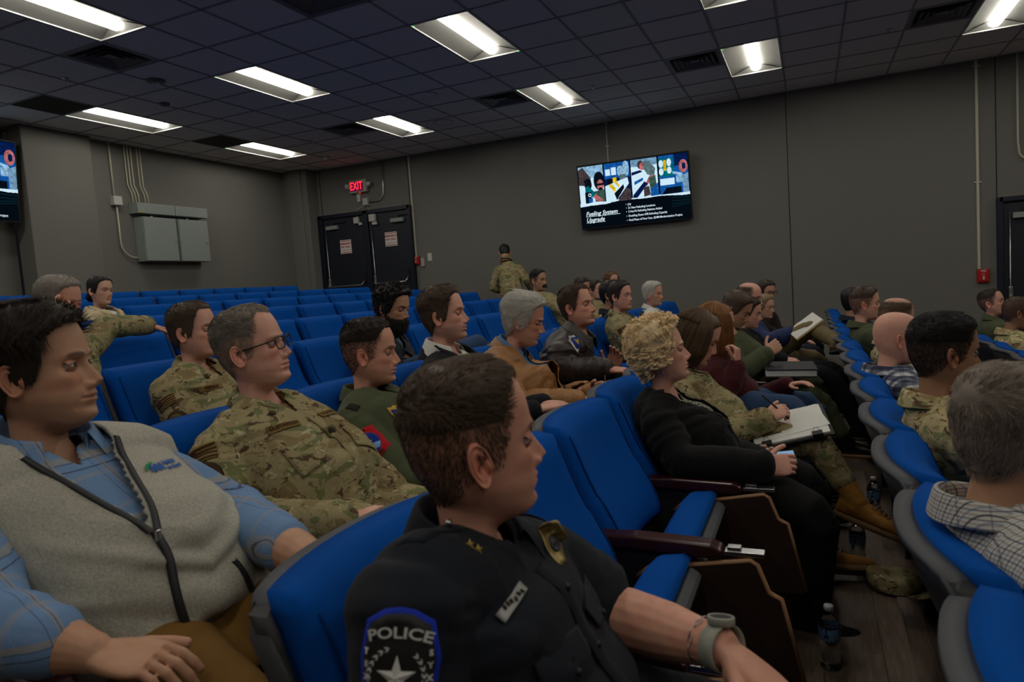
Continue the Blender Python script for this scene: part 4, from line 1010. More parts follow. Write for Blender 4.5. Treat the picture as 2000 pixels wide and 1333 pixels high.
    if st == 'bun':
        bp_ = np.array(sp.get('bunpos', (-.125, 0, .01))); br = sp.get('bunr', .036); nb = NM(); nb.sphere((0, 0, 0), (br*.75, br, br), 12); V = nb.arr()[0]; V = V*(1+.06*np.sin(V[:, 1:2]*300)); nm.add(X(V+bp_), nb.arr()[1], hc*.9)
        N = [150, 500, 800][q]; a = rs.rand(N)*6.28; s = np.linspace(0, 1, 8)[None]; ph = a[:, None]+s*1.8; rr_ = br*(1.0+.06*rs.rand(N))[:, None]; el = (rs.rand(N)*2.4-1.2)[:, None]
        pts = np.stack([bp_[0]+rr_*.78*np.sin(el)+0*ph, bp_[1]+rr_*np.cos(el)*np.cos(ph), bp_[2]+rr_*np.cos(el)*np.sin(ph)], -1)
        V, F2, T_ = strands(pts, np.full(8, .0011), hair_rgb(hc, N, rs, .3)); nm.add(X(V), F2, T_)
    if not nm.V: return None
    V, F, T_ = nm.arr(); o = obj_mesh(name, np_mesh(name, V, F, T_), 'hair', parent); return o
def build_beard(sp, X, q, parent, kind):
    rs = np.random.RandomState(7); hc = np.array(HAIR[sp.get('beardcol', sp.get('hair', 'brown'))]); P, fm = head_grid(sp, 100, 120); x, y, z = P[..., 0], P[..., 1], P[..., 2]; ay = np.abs(y)
    if kind == 'moustache': mk = g(z, -.0570, .0042)*(ay < .028)*(x > .07)
    else:
        cut = np.interp(x, [-.02, .0, .03, .06, .09], [.0, -.02, -.040, -.050, -.052]); mk = ((z < cut) & (z > -.124) & (x > -.012) & (x < .2))*1.0
        mk = mk*(1-g(z, -.0675, .0055)*(ay < .022)); mk = np.maximum(mk, g(z, -.0565, .0045)*(ay < .03)*(x > .07)); mk = mk*(x > -.005)
    nor = np.cross(np.gradient(P, axis=1), np.gradient(P, axis=0)); nor /= np.linalg.norm(nor, axis=2, keepdims=True)+1e-9; nor *= np.sign(((P-np.array([-.01, 0, -.03]))*nor).sum(-1, keepdims=True))
    cand = np.argwhere(mk > .4); N = [300, 900, 2200][q]; pk = cand[rs.randint(len(cand), size=N)]; R0 = P[pk[:, 0], pk[:, 1]]+(rs.rand(N, 3)-.5)*.003; Nr = nor[pk[:, 0], pk[:, 1]]
    L = sp.get('beardlen', .012); s = np.linspace(0, 1, 5)[None, :, None]; d = np.array([.1, 0, -1.]) + (rs.rand(N, 3)-.5)*.8
    pts = R0[:, None]+Nr[:, None]*(L*.6*np.sin(s*1.6))+d[:, None]*(L*s*(1+rs.rand(N, 1, 1)))
    V, F, T_ = strands(pts, .0008*np.array([1, 1, .9, .7, .3])*(1 if q > 1 else 1.5), hair_rgb(hc, N, rs, .4)); nm = NM(); nm.add(X(V), F, T_)
    V, F, T_ = nm.arr(); return obj_mesh(kind, np_mesh(kind, V, F, T_), 'hair', parent)
def build_eyes(sp, X, parent):
    ic = {'brown': (.06, .03, .015), 'blue': (.10, .18, .26), 'dark': (.02, .012, .01)}[sp.get('eye', 'brown')]; look = np.array(sp.get('look', (1, .10, 0)))
    for s in (-1, 1):
        nm = NM(); c = np.array([.0665, s*.031, .001]); th, ph = np.meshgrid(np.linspace(0, np.pi, 18), np.linspace(0, 2*np.pi, 20, endpoint=False), indexing='ij')
        d = unit(look); up = np.array([0, 0, 1.]); e1 = unit(np.cross(up, d)); e2 = np.cross(d, e1)
        Pd = np.cos(th)[..., None]*d+np.sin(th)[..., None]*(np.cos(ph)[..., None]*e1+np.sin(ph)[..., None]*e2); T_ = np.ones(Pd.shape)*np.array([.56, .51, .48]); T_[th < .54] = ic; T_[th < .2] = (.004, .004, .004)
        nm.add(X(c+Pd*.0122), gridf(18, 20, True), T_); V, F, T2 = nm.arr(); obj_mesh('eyeball', np_mesh('eyeball', V, F, T2), 'eye', parent)
m_, nt_, b_ = base_mat('eye', (200, 200, 200), .12, 0, .6); a_ = nt_.new('ShaderNodeAttribute', attribute_name='tint'); nt_.link(a_.outputs['Color'], b_.inputs['Base Color'])
def build_glasses(X, parent, mat_='black', frame='full', dz=0.0, lens=True, slip=0.0):
    g_ = thing_part = bpy.data.objects.new('glasses', None)
    C.objects.link(g_); g_.parent = parent
    fr = NM()
    for s in (-1, 1):
        a = np.linspace(0, 2*np.pi, 28); hw_, hh = .0255, .0175; pw = lambda v: np.sign(v)*np.abs(v)**.62
        y = s*.0335+hw_*pw(np.cos(a)); z = -.001+dz+hh*pw(np.sin(a)); x = .1005-.25*np.abs(y)**1.0*.35+slip
        L = np.stack([x, y, z], -1)
        if frame == 'full': fr.tube(X(L), .0020, 6, cap=False)
        else: fr.tube(X(L), .0006, 6, cap=False)
        fr.tube(X([[.0955+slip, s*.058, dz+.009], [.085, s*.0735, dz+.009], [.04, s*.0765, dz+.006], [-.008, s*.0775, dz+.004], [-.022, s*.0765, dz-.012]]), .0022 if frame == 'full' else .0009, 6)
        if lens:
            ln = NM(); c = np.array([.1005-.0029+slip, s*.0335, -.001+dz]); ln.add(X(np.concatenate([c[None], c+(L-c)*.98])), np.array([[0, i, i+1, i+1] for i in range(1, 28)])); V, F, _ = ln.arr()
            o = obj_mesh('lens', np_mesh('lens', V, F[:, :3]), 'lens_clear', g_)
    fr.tube(X([[.0985+slip, -.009, dz+.004], [.1045+slip, 0, dz+.008], [.0985+slip, .009, dz+.004]]), .0014, 6)
    V, F, _ = fr.arr(); obj_mesh('spectacle_frame', np_mesh('spectacle_frame', V, F), mat_, g_)
def glassmat(name, col=(255, 255, 255), rough=0.0, ior=1.45, alpha=None):
    m, nt, b = base_mat(name, col, rough, 0, .5); b.inputs['Transmission Weight'].default_value = 1.0; b.inputs['IOR'].default_value = ior
    return m
def lensmat():
    m = bpy.data.materials.new('lens_clear'); m.use_nodes = True; nt = NT(m); nt.n.remove(nt.n['Principled BSDF'])
    t = nt.n.new('ShaderNodeBsdfTransparent'); gl = nt.n.new('ShaderNodeBsdfGlossy'); gl.inputs['Roughness'].default_value = .03; mx = nt.n.new('ShaderNodeMixShader'); mx.inputs[0].default_value = .10
    nt.link(t.outputs[0], mx.inputs[1]); nt.link(gl.outputs[0], mx.inputs[2]); nt.link(mx.outputs[0], nt.n['Material Output'].inputs[0]); MATS['lens_clear'] = m
lensmat(); glassmat('clear_plastic', (235, 245, 250), .03, 1.4); glassmat('water', (250, 253, 255), 0, 1.33)
# ------------------------------------------------------------------ figures
def rotm(yaw=0, pitch=0, roll=0):
    return np.array(Matrix.Rotation(rad(yaw), 3, 'Z') @ Matrix.Rotation(rad(pitch), 3, 'Y') @ Matrix.Rotation(rad(roll), 3, 'X'))
def ik(S, W_, la, lb, hint):
    d = W_-S; D = np.linalg.norm(d); tot = la+lb
    if D > tot*.985: k = D/(tot*.985); la *= k; lb *= k
    u = d/D; x = (la*la-lb*lb+D*D)/(2*D); h = math.sqrt(max(la*la-x*x, 1e-6)); hp = np.asarray(hint, float); hp = unit(hp-u*(hp@u))
    return S+u*x+hp*h
def hand_nm(nm, W_, d, nrm, right, curl=.25, s=1.0, fingers=None, thumb=(.62, .70, .25), elbow=None, arm_r=(.030, .040), thcurl=.35):
    d = unit(d); nrm = np.asarray(nrm, float); nrm = unit(nrm-d*(nrm@d)); T_ = np.cross(d, nrm)*(1 if right else -1)
    if elbow is not None:
        e = np.asarray(elbow); ax = W_-e; L = np.linalg.norm(ax); pts = [e, e+ax*.25, e+ax*.6, e+ax*.88, W_]; nm.tube(pts, np.array([arm_r[1]*.96, arm_r[1]*1.08, arm_r[1]*.95, arm_r[0], arm_r[0]*.93])*s, 16)
    K = 9; rings = []
    for k, t in enumerate(np.linspace(-.012, .092, K)):
        wd = np.interp(t, [-.012, .0, .03, .06, .085, .092], [.026, .027, .038, .043, .041, .036])*s; dp = np.interp(t, [-.012, 0, .03, .06, .092], [.020, .018, .017, .0145, .010])*s
        rings.append((W_+d*t*s, T_, nrm, wd, dp*1.05, dp*.85))
    nm.loft(rings, 20, ex=2.4)
    nm.sphere(W_+(d*.032+T_*.022+nrm*.010)*s, (.020*s,)*3, 8)
    curls = fingers if fingers is not None else [curl*.85, curl, curl*1.1, curl*1.2]
    for q, (off, L, r_) in enumerate(((.0305, .072, .0088), (.0105, .080, .0090), (-.0095, .074, .0086), (-.0285, .058, .0076))):
        p = W_+(d*(.087-.12*abs(off-.004))+T_*off)*s; dd = unit(d+T_*(off*1.6)); nn = nrm.copy(); pts = [p-dd*.014*s]; rr = [r_]
        for seg, (fr, an) in enumerate(((.42, 62), (.32, 80), (.26, 48))):
            a = rad(an*curls[q]); dd, nn = unit(dd*math.cos(a)+nn*math.sin(a)), unit(nn*math.cos(a)-dd*math.sin(a))
            pts += [p+dd*L*fr*.15*s, p+dd*L*fr*.55*s]; rr += [r_*(1.06-.05*seg), r_*(.94-.05*seg)]; p = p+dd*L*fr*s
        pts.append(p); rr.append(r_*.84)
        nm.tube(np.array(pts), np.array(rr)*s, 10)
    p = W_+(d*.022+T_*.026+nrm*.004)*s; dd = unit(d*thumb[0]+T_*thumb[1]+nrm*thumb[2]); pts = [p-dd*.01*s, p]; rr = [.013, .0125]
    for seg, (L, an) in enumerate(((.036, 0), (.032, 22), (.026, 30))):
        a = rad(an*thcurl*2); dd = unit(dd*math.cos(a)+unit(d-T_*.5+nrm*.1)*math.sin(a)); pts.append(p+dd*L*.5*s); rr.append(.0105-.0004*seg); p = p+dd*L*s; pts.append(p); rr.append(.0108-.0010*seg)
    nm.tube(np.array(pts), np.array(rr)*s, 10)
def folds(V, Nr, bones, amp, seed=0, calm=None):
    best = np.full(len(V), 1e9); A = np.zeros(len(V)); Pp = np.zeros((len(V), 3)); ends = np.zeros(len(V))
    for k, (a, b, kk) in enumerate(bones):
        a, b = np.asarray(a), np.asarray(b); ax = b-a; L = np.linalg.norm(ax); u = ax/L; t = np.clip((V-a)@u, 0, L); pr = V-a-np.outer(t, u); dd = np.linalg.norm(pr, axis=1); m = dd < best
        best = np.where(m, dd, best); A = np.where(m, t+k*3.1, A); Pp[m] = pr[m]; ends = np.where(m, kk*(.35+.65*np.maximum(np.exp(-(t/.09)**2), np.exp(-((L-t)/.09)**2))), ends)
    Q = np.stack([A*24+3*Pp[:, 0], Pp[:, 1]*9+A*4, Pp[:, 2]*9], 1); n1 = 1-2*np.abs(vnoise(Q, 1.0, seed)); n2 = vnoise(V, 14, seed+3); n3 = 1-2*np.abs(vnoise(Q*np.array([1.9, 1.7, 1.7])+7, 1.0, seed+5))
    h = (n1*.55+n3*.25)*ends+n2*.35
    return V+Nr*(h*amp)[:, None]
def cutout(V, F, test):
    k = ~test(V); keep = k[F].all(1); return F[keep]
def carve(V, F, sdf):
    """remove the part of a surface where sdf < 0 and draw the cut edge onto sdf = 0"""
    d = sdf(V); keep = (d > 0)[F].any(1); F = F[keep]; V = V.copy(); b = np.unique(F); b = b[d[b] < 0]
    for _ in range(8):
        P = V[b]; d0 = sdf(P); G = np.stack([(sdf(P+e)-d0)/1e-4 for e in np.eye(3)*1e-4], 1); n2 = (G**2).sum(1)+1e-6; st_ = -d0/n2; st_ = np.clip(st_, -.02, .02); V[b] = P+G*st_[:, None]
    return V, F
def compact(V, F):
    used = np.unique(F); mp = -np.ones(len(V), int); mp[used] = np.arange(len(used)); return V[used], mp[F]
class Fig: pass
def figure(sp):
    q = sp.get('q', 1); f = Fig(); k = sp['row']; fz = FL(k); hs = sp.get('hs', 1.0); bs = sp.get('bs', 1.0)
    hc = np.array(at(*sp['head'])); f.hc = hc
    Rh = rotm(sp.get('yaw', 22), sp.get('pitch', 0), sp.get('roll', 0)); X = lambda P: (np.asarray(P)*hs)@Rh.T+hc
    by = rad(sp.get('byaw', 6)); L = np.array([-math.sin(by), math.cos(by), 0]); F0 = np.array([math.cos(by), math.sin(by), 0])
    n0 = X([[-.026, 0, -.185]])[0]; Nb = np.array(sp.get('neckbase', n0+np.array([0, 0, .028])))
    Pp = np.array(sp.get('pelvis', (RX(k)+.38, sp['head'][2]-.0, fz+.56))); fem = sp.get('fem', 0)
    sh = sp.get('shoulder', .178 if not fem else .155)*bs; fat = sp.get('fat', .0)
    mid = (Pp+Nb)/2-F0*sp.get('slouch', .02)+np.array([0, 0, -.0]); T_of = lambda t: unit(2*(1-t)*(mid+(mid-(Pp+Nb)/2)-Pp)+2*t*(Nb-(mid+(mid-(Pp+Nb)/2))))
    ctl = mid+(mid-(Pp+Nb)/2); spine = lambda t: (1-t)**2*Pp+2*t*(1-t)*ctl+t*t*Nb
    Tn = T_of(1.0); Fr1 = unit(np.cross(L, Tn)); f.L, f.F0, f.Nb, f.Pp, f.Tn, f.Fr = L, F0, Nb, Pp, Tn, Fr1
    L2 = sp.get('lside')    # optional different shoulder axis
    LS = unit(np.array(L2)) if L2 is not None else L
    f.LS = LS; Tn = unit(Tn-LS*(Tn@LS)); Fr1 = unit(np.cross(LS, Tn)); f.Tn, f.Fr = Tn, Fr1
    Sh = {1: Nb+LS*sh*.92-Tn*.085*bs, -1: Nb-LS*sh*.92-Tn*.085*bs}
    if 'shR' in sp: Sh[-1] = np.array(sp['shR'])
    if 'shL' in sp: Sh[1] = np.array(sp['shL'])
    ht = fz+.56
    wr = {-1: np.array(sp.get('wr', Pp+F0*.27-L*.07+np.array([0, 0, .10]))), 1: np.array(sp.get('wl', Pp+F0*.27+L*.07+np.array([0, 0, .10])))}
    el = {}
    for s, kk in ((-1, 'hr'), (1, 'hl')):
        el[s] = ik(Sh[s], wr[s], .285*bs, .255*bs, sp.get(kk, LS*s*.55-F0*.35+np.array([0, 0, -.8])))
        if ('er' if s < 0 else 'el') in sp: el[s] = np.array(sp['er' if s < 0 else 'el'])
    f.Sh, f.el, f.wr = Sh, el, wr; f.spine = spine
    def torso(nm, grow=0.0, n=32, top=True, belly=1.0, t0=0.0):
        tab = [(-.10, .13, .10, .11, 0), (0, .165, .13, .125, .0), (.15, .172, .135+fat*.6, .125, .01), (.35, .162+fat*.35, .125+fat, .115, .0), (.55, .165+fat*.2, .118+fat*.5, .115, .0), (.72, .172, .110+fat*.1, .115, .0), (.80, .166, .100, .108, -.002), (.87, .140, .086, .096, -.006), (.93, .106, .070, .080, -.010), (.975, .078, .058, .066, -.014), (1.0, .062, .052, .056, -.016), (1.02, .052, .046, .050, -.016)]
        rings = []
        for t, hw, df, db, fo in tab:
            if t < t0: continue
            wsc = (.87 if fem else 1)*bs*(sh/(.178*bs) if t > .6 and not fem else 1); bust = (.022*math.exp(-((t-.66)/.12)**2) if fem else 0)
            c = spine(max(t, 0))+(T_of(0)*t*.6 if t < 0 else 0)+((t-1)*Tn*.4 if t > 1 else 0); fr = unit(np.cross(L if t < .7 else LS, T_of(min(max(t, 0), 1))))
            rings.append((c+fr*fo, L if t < .7 else LS, fr, hw*wsc+grow, (df+bust)*bs+grow, db*bs+grow))
        R2 = []
        for i in range(len(rings)-1):
            for u in (0, .5):
                a, b = rings[i], rings[i+1]; R2.append(tuple(np.asarray(a[j])*(1-u)+np.asarray(b[j])*u for j in range(6)))
        R2.append(rings[-1]); nm.loft(R2, n, ex=2.35)
        for s in (-1, 1):
            c0 = spine(.80); nm.tube([c0+LS*s*.04, c0*.4+Sh[s]*.6, Sh[s], Sh[s]*.9+el[s]*.1], np.array([.080, .074, .058, .054])*bs*(.9 if fem else 1)+grow, 16)
    f.torso = torso
    # --- body: one mesh with head, trunk, arms and hands
    body = NM(); sk = np.array(SKIN[sp.get('skin', 'fair')])
    build_head(body, sp, X, q)
    core = NM(); torso(core, -.022, 20)
    for s in (-1, 1): core.tube([Sh[s], Sh[s]*.5+el[s]*.5, el[s], el[s]*.5+wr[s]*.5], np.array([.046, .044, .038, .032])*bs, 10)
    neck = X(np.array([[-.024, 0, -.15], [-.026, 0, -.19]])); core.tube([neck[0], Nb, spine(.9)], .046*hs, 12)
    V, F, nr = remesh(core, .016, 2); body.add(V, F, sk)
    hv = [.0055, .0038, .0026][q]
    for s, kk in ((-1, 'handR'), (1, 'handL')):
        hp = dict(sp.get(kk, {})); 
        if hp.get('skip'): continue
        bare = hp.pop('bare', .35); el_h = wr[s]+(el[s]-wr[s])*bare if bare < 1 else el[s]
        fore = unit(wr[s]-el[s]); dd = np.array(hp.pop('d', unit(fore+F0*.4-L*s*.25+np.array([0, 0, -.12])))); nn = hp.pop('n', (0, 0, -1)); hh = NM()
        hand_nm(hh, wr[s], dd, nn, s < 0, elbow=el_h, s=hp.pop('s', (1.0 if not fem else .9)*bs), arm_r=hp.pop('arm', (.027, .040)), **hp)
        V, F, nr = remesh(hh, hv, 3); t_ = np.ones(V.shape)*sk; t_ = t_*(1+.10*vnoise(V, 60, 4)[:, None]*np.array([.3, 1, 1])); body.add(V, F, t_)
    V, F, T_ = body.arr(); me = np_mesh('person', V, F, T_); root = obj_mesh('person', me, 'skin'); tag(root, sp['label'], 'person'); f.root = root
    # --- face and hair
    build_eyes(sp, X, root); build_hair(sp, X, q, root)
    if 'beard' in sp: build_beard(sp, X, q, root, sp['beard'])
    if 'glasses' in sp: build_glasses(X, root, **sp['glasses'])
    f.X = X
    # --- upper garment
    t = sp['top_']; gv = [.015, .0105, .0075][q]; tm = NM(); torso(tm, t.get('grow', .012), 32, t0=-.2)
    slv = t.get('sleeve', 1.0); sr = t.get('sr', .0)
    if t.get('arms', True):
        for s in (-1, 1):
            a, b, c = Sh[s], el[s], wr[s]; e2 = b+(c-b)*min(1, max(0, slv*2-1)) if slv > .5 else a+(b-a)*slv*2
            pts = [a, a*.66+b*.34, a*.33+b*.67, b] if slv > .5 else [a, a*.5+e2*.5, e2]; rr = [.062, .060, .055, .052] if slv > .5 else [.066, .065, .064]
            if slv > .5: pts += [b*.66+e2*.34, b*.33+e2*.67, e2]; rr += [.051, .046, .040]
            tm.tube(pts, (np.array(rr)*(.92 if fem else 1)+sr)*bs, 16)
    V, F, nr = remesh(tm, gv, 4); bones = [(Sh[s], el[s], 1.0) for s in (-1, 1)]+[(el[s], wr[s], 1.0) for s in (-1, 1)]+[(spine(0), spine(.5), .8), (spine(.5), spine(.95), .35)]
    V = folds(V, nr, bones, t.get('fold', .010), sp.get('seed', 1)); f.bvh = BVHTree.FromPolygons(V.tolist(), F.tolist())
    rel = lambda P: ((P-Nb)@LS, (P-Nb)@Tn, (P-Nb)@Fr1)
    F2 = F; V2 = V
    if 'v' in t:
        w0, dep = t['v']; off = t.get('voff', 0)
        def sdf(P):
            a, h, fr = rel(P); wv = w0*np.clip(1+h/dep, 0, 1)+(.02*(h > 0)); return np.maximum.reduce([np.abs(a-off*np.clip(-h/dep, 0, 1))-wv, -(h+dep), -(fr+.005), h-.12])
        V2, F2 = carve(V2, F2, sdf)
    nrad = t.get('neckr', .056)*hs
    cutn = lambda P: (np.hypot(rel(P)[0], rel(P)[2]-.005) < nrad) & (rel(P)[1] > -.03)
    V2, F2 = carve(V2, F2, lambda P: np.maximum(np.hypot(rel(P)[0], rel(P)[2]-.005)-nrad, -.03-rel(P)[1])); V2, F2 = compact(V2, F2)
    gar = obj_mesh(t['name'], np_mesh(t['name'], V2, F2), t['mat'], root); sm = gar.modifiers.new('thickness', 'SOLIDIFY'); sm.thickness = .004; sm.offset = 1
    f.gar = gar
    if 'inner' in t:
        im = NM(); torso(im, t.get('grow', .012)-.012, 28, t0=.3); Vi, Fi, ni = remesh(im, .012, 3); Vi = folds(Vi, ni, bones[4:], .004, 9)
        Fi = cutout(Vi, Fi, lambda P: ((rel(P)[1] < -t.get('v', (0, .2))[1]-.06) & (rel(P)[2] > -2)) | (rel(P)[2] < -.05) | cutn(P)); Vi, Fi = compact(Vi, Fi)
        o = obj_mesh(t.get('innername', 'shirt'), np_mesh('shirt', Vi, Fi), t['inner'], root)
        f.bvhi = BVHTree.FromPolygons(Vi.tolist(), Fi.tolist())
    def collar(name, mat_, gap=.35, stand=.035, fall=.040, r=.058, tip=.030, flare=.020, lift=0.0, tilt=.032, thick=.003):
        n = 44; th = np.linspace(gap, 2*np.pi-gap, n); rows = []
        ax = unit(Tn*.5+np.array([0, 0, .5])); rr = r*hs*1.04; lift = lift+.010; Nc = X([[-.022, 0, -.178]])[0]*.7+Nb*.3
        fr_ = unit(Fr1-ax*(Fr1@ax)); lt = unit(np.cross(ax, fr_))
        endk = np.exp(-((th-gap)/.42)**2)+np.exp(-((2*np.pi-gap-th)/.42)**2)
        prof = [(.006, -.030, 0), (.0, 0, 0), (-.002, stand*.6, 0), (.0, stand, 0), (.004, stand+.003, 0)]+([(.009, stand*.8, .2), (.009+flare*.5, stand-fall*.5, .6), (.012+flare, stand-fall, 1.0)] if fall else [(.006, stand*.5, 0)])
        for dr, h, e in prof:
            R_ = rr*(1+.12*np.abs(np.cos(th)))+dr+endk*e*tip*.45; H = h-tilt*np.cos(th)-endk*e*tip+lift+.004*np.sin(th*3+1)*e
            c = Nc+ax*.006-fr_*.004
            rows.append(c+np.outer(R_*np.cos(th), fr_)+np.outer(R_*np.sin(th), lt)+np.outer(H, ax))
        o = obj_mesh(name, np_mesh(name, np.array(rows).reshape(-1, 3), gridf(len(rows), n)), mat_, gar); m = o.modifiers.new('t', 'SOLIDIFY'); m.thickness = thick; m2 = o.modifiers.new('s', 'SUBSURF'); m2.levels = m2.render_levels = 1; return o
    f.collar = collar
    for c in t.get('collars', []): collar(**c)
    # point of the garment front: lateral a, height h below the neck base, cast from ahead
    def onto(P, d, bvh=None):
        h = (bvh or f.bvh).ray_cast(Vector(P)-Vector(d)*.4, Vector(d), 1.2)
        return (np.array(h[0]), np.array(h[1])) if h[0] is not None else (np.asarray(P, float), -np.asarray(d, float))
    def front(a, h, lift=.004, bvh=None, dirn=None):
        d = -Fr1 if dirn is None else np.asarray(dirn); p, n_ = onto(Nb+LS*a+Tn*h, d, bvh); n_ = n_ if n_@d < 0 else -n_; return p+n_*lift
    f.front = front; f.onto = onto
    def strip(name, pts, w_, mat_, lift=.005, par=None, th=.004, updir=None):
        """flat strap along surface points given as (a,h)"""
        P = np.array([front(a, h, lift+.001) for a, h in pts]); T2 = np.gradient(P, axis=0); S_ = np.cross(T2, Fr1); S_ /= np.linalg.norm(S_, axis=1)[:, None]
        rows = np.stack([P-S_*w_/2-Fr1*.001, P-S_*w_*.3+Fr1*th, P+S_*w_*.3+Fr1*th, P+S_*w_/2-Fr1*.001], 1)
        o = obj_mesh(name, np_mesh(name, rows.reshape(-1, 3), gridf(len(rows), 4)), mat_, par or gar); return o
    f.strip = strip
    if t.get('placket'):
        w0, dep = t.get('v', (.03, .06)); mt = t['placket']; strip('placket', [(0+t.get('voff', 0), -dep+.01-i*.03) for i in range(int(sp.get('plen', 10)))], .022, mt)
    if 'vpipe' in t:
        w0, dep = t['v']; off = t.get('voff', 0)
        for s in (-1, 1): strip('zip_edge' if t.get('zip') else 'front_edge', [(s*(w0*(1-u))+off*u+s*.003, -dep*u) for u in np.linspace(.02, 1, 14)], t.get('pw', .012), t['vpipe'])
    if 'lapel' in t:
        w0, dep = t['v']
        for s in (-1, 1):
            rows = []
            for u in np.linspace(-.08, 1, 18):
                wl = .05*math.sin(min(1, max(0, u*1.15+.1))*math.pi)**.7*(1 if u < .55 else 1)+.012; a0 = s*(w0*(1-max(u, 0))+.004); h0 = -dep*max(u, 0)+(.03 if u < 0 else 0)
                notch = .018 if .20 < u < .27 else 0
                p0 = front(a0, h0, .008); p1 = front(a0+s*(wl-notch)*.5, h0+.006, .011); p2 = front(a0+s*(wl-notch), h0+.012, .006); rows.append([p0, p1, p2])
            rows = np.array(rows); o = obj_mesh('lapel', np_mesh('lapel', rows.reshape(-1, 3), gridf(len(rows), 3)), t['lapel'], gar); m = o.modifiers.new('t', 'SOLIDIFY'); m.thickness = .004
    # decals on the garment
    def frame_on(P, d, up):
        p, n_ = onto(P, d); n_ = n_ if n_@np.asarray(d) < 0 else -n_; upv = unit(np.asarray(up)-n_*(np.asarray(up)@n_)); return p, n_, np.cross(upv, n_), upv
    def decal(name, P, d, up, w_, h_, mat_, shape=None, lift=.0035, par=None, z=0, dirfix=None):
        lift = lift+.003
        p, n_, rt, upv = frame_on(P, d, up); nu, nv = 9, 9
        if shape is None: UV = [[(a, b) for a in np.linspace(-.5, .5, nu)] for b in np.linspace(-.5, .5, nv)]
        else: UV = [[tuple(np.array(pt)*k_) for pt in shape] for k_ in np.linspace(.02, 1, 6)]
        G = []
        for row in UV:
            rr_ = []
            for a, b in row:
                q0 = p+rt*a*w_+upv*b*h_; hh, n2 = onto(q0, -n_); rr_.append((hh if np.linalg.norm(hh-q0) < .03 else q0)+n_*(lift+z))
            G.append(rr_)
        G = np.array(G); o = obj_mesh(name, np_mesh(name, G.reshape(-1, 3), gridf(G.shape[0], G.shape[1], shape is not None)), mat_, par or gar); m = o.modifiers.new('t', 'SOLIDIFY'); m.thickness = .0015; m.offset = 0; return o
    def dtext(body_, P, d, up, size, mat_, par, lift=.0065, off=(0, 0), sx=1.0, bold=.001, rot=0, arcr=None):
        p, n_, rt, upv = frame_on(P, d, up); lift = lift+.003
        if rot: c_, s_ = math.cos(rad(rot)), math.sin(rad(rot)); rt, upv = rt*c_+upv*s_, -rt*s_+upv*c_
        me = text_mesh(body_, size, 0, bold)
        for v in me.vertices:
            x_, y_ = v.co.x*sx+off[0], v.co.y+off[1]
            if arcr: an = x_/arcr; x_, y_ = (arcr+y_)*math.sin(an), (arcr+y_)*math.cos(an)-arcr
            q0 = p+rt*x_+upv*y_; hh, n2 = onto(q0, -n_); v.co = Vector((hh if np.linalg.norm(hh-q0) < .03 else q0)+n_*lift)
        return obj_mesh('lettering', me, mat_, par)
    f.decal, f.dtext, f.frame_on = decal, dtext, frame_on
    # cuffs
    if 'cuff' in t:
        for s in (-1, 1):
            hp = sp.get('handR' if s < 0 else 'handL', {}); c = wr[s]; b = el[s]; u = unit(c-b); e2 = b+(c-b)*min(1, slv*2-1) if slv > .5 else Sh[s]+(b-Sh[s])*slv*2; u = u if slv > .5 else unit(b-Sh[s]); cr = t.get('cr', .043 if slv > .5 else .060)*bs
            nn_ = NM(); nn_.tube([e2-u*.045, e2-u*.02, e2+u*.004, e2+u*.006, e2-u*.01], np.array([cr*1.04, cr*1.05, cr*1.03, cr*.9, cr*.8]), 20, cap=False); Vc, Fc, _ = nn_.arr(); obj_mesh('cuff', np_mesh('cuff', Vc, Fc), t['cuff'], gar)
    # --- legs
    if not sp.get('nolegs'):
        lg = NM(); kn = {}; an = {}
        for s, kk in ((-1, 'R'), (1, 'L')):
            hp_ = Pp+L*s*.085; kn[s] = np.array(sp.get('kn'+kk, Pp+F0*.42+L*s*.12+np.array([0, 0, -.03]))); an[s] = np.array(sp.get('an'+kk, (kn[s][0]-.0, kn[s][1]+s*.0, fz+.10)))
            ae = an[s]+unit(kn[s]-an[s])*(.085 if sp.get('boot') else 0)
            r_ = np.array([.098, .094, .078, .066, .064, .058, .050, .050])*sp.get('legk', 1.0)*bs
            lg.tube([hp_-F0*.03, hp_*.75+kn[s]*.25, hp_*.4+kn[s]*.6, kn[s]-unit(kn[s]-hp_)*.03, kn[s]*.93+ae*.07, kn[s]*.6+ae*.4, kn[s]*.3+ae*.7, ae], r_, 18)
        lg.loft([(Pp+T_of(0)*a_, L, F0, w_*bs, (d_+fat*.5)*bs, .12*bs) for a_, w_, d_ in ((-.09, .12, .11), (-.05, .165, .13), (.02, .17, .13), (.07, .16, .125))], 28)
        V, F, nr = remesh(lg, [.02, .014, .010][q], 4); V = folds(V, nr, [(Pp+L*s*.08, kn[s], .8) for s in (-1, 1)]+[(kn[s], an[s], .7) for s in (-1, 1)], .010, sp.get('seed', 1)+4)
        obj_mesh('trousers', np_mesh('trousers', V, F), sp.get('trousers', 'navy_cloth'), root); f.kn, f.an = kn, an
        for s, kk in ((-1, 'R'), (1, 'L')):
            sd = np.array(sp.get('ft'+kk, unit(F0*1+L*s*.15))); shoe(root, an[s], sd, sp.get('shoe', 'shoe_black'), up=sp.get('up'+kk, unit(kn[s]-an[s])+np.array([0, 0, .3])), boot=sp.get('boot', False), q=q, shin=kn[s]-an[s])
    # local origin at the seat
    O = Vector((Pp[0], Pp[1], fz+.45)) if 'stand' not in sp else Vector((Pp[0], Pp[1], fz)); mt_ = Matrix.Translation(-O); done = set()
    f.O = O; FIGS.append((f, O)); return f
FIGS = []
def finish_figs():
    for f, O in FIGS:
        def rec(o):
            if o.type == 'MESH': o.data.transform(Matrix.Translation(-O))
            for c in o.children: rec(c)
        rec(f.root); f.root.location = O
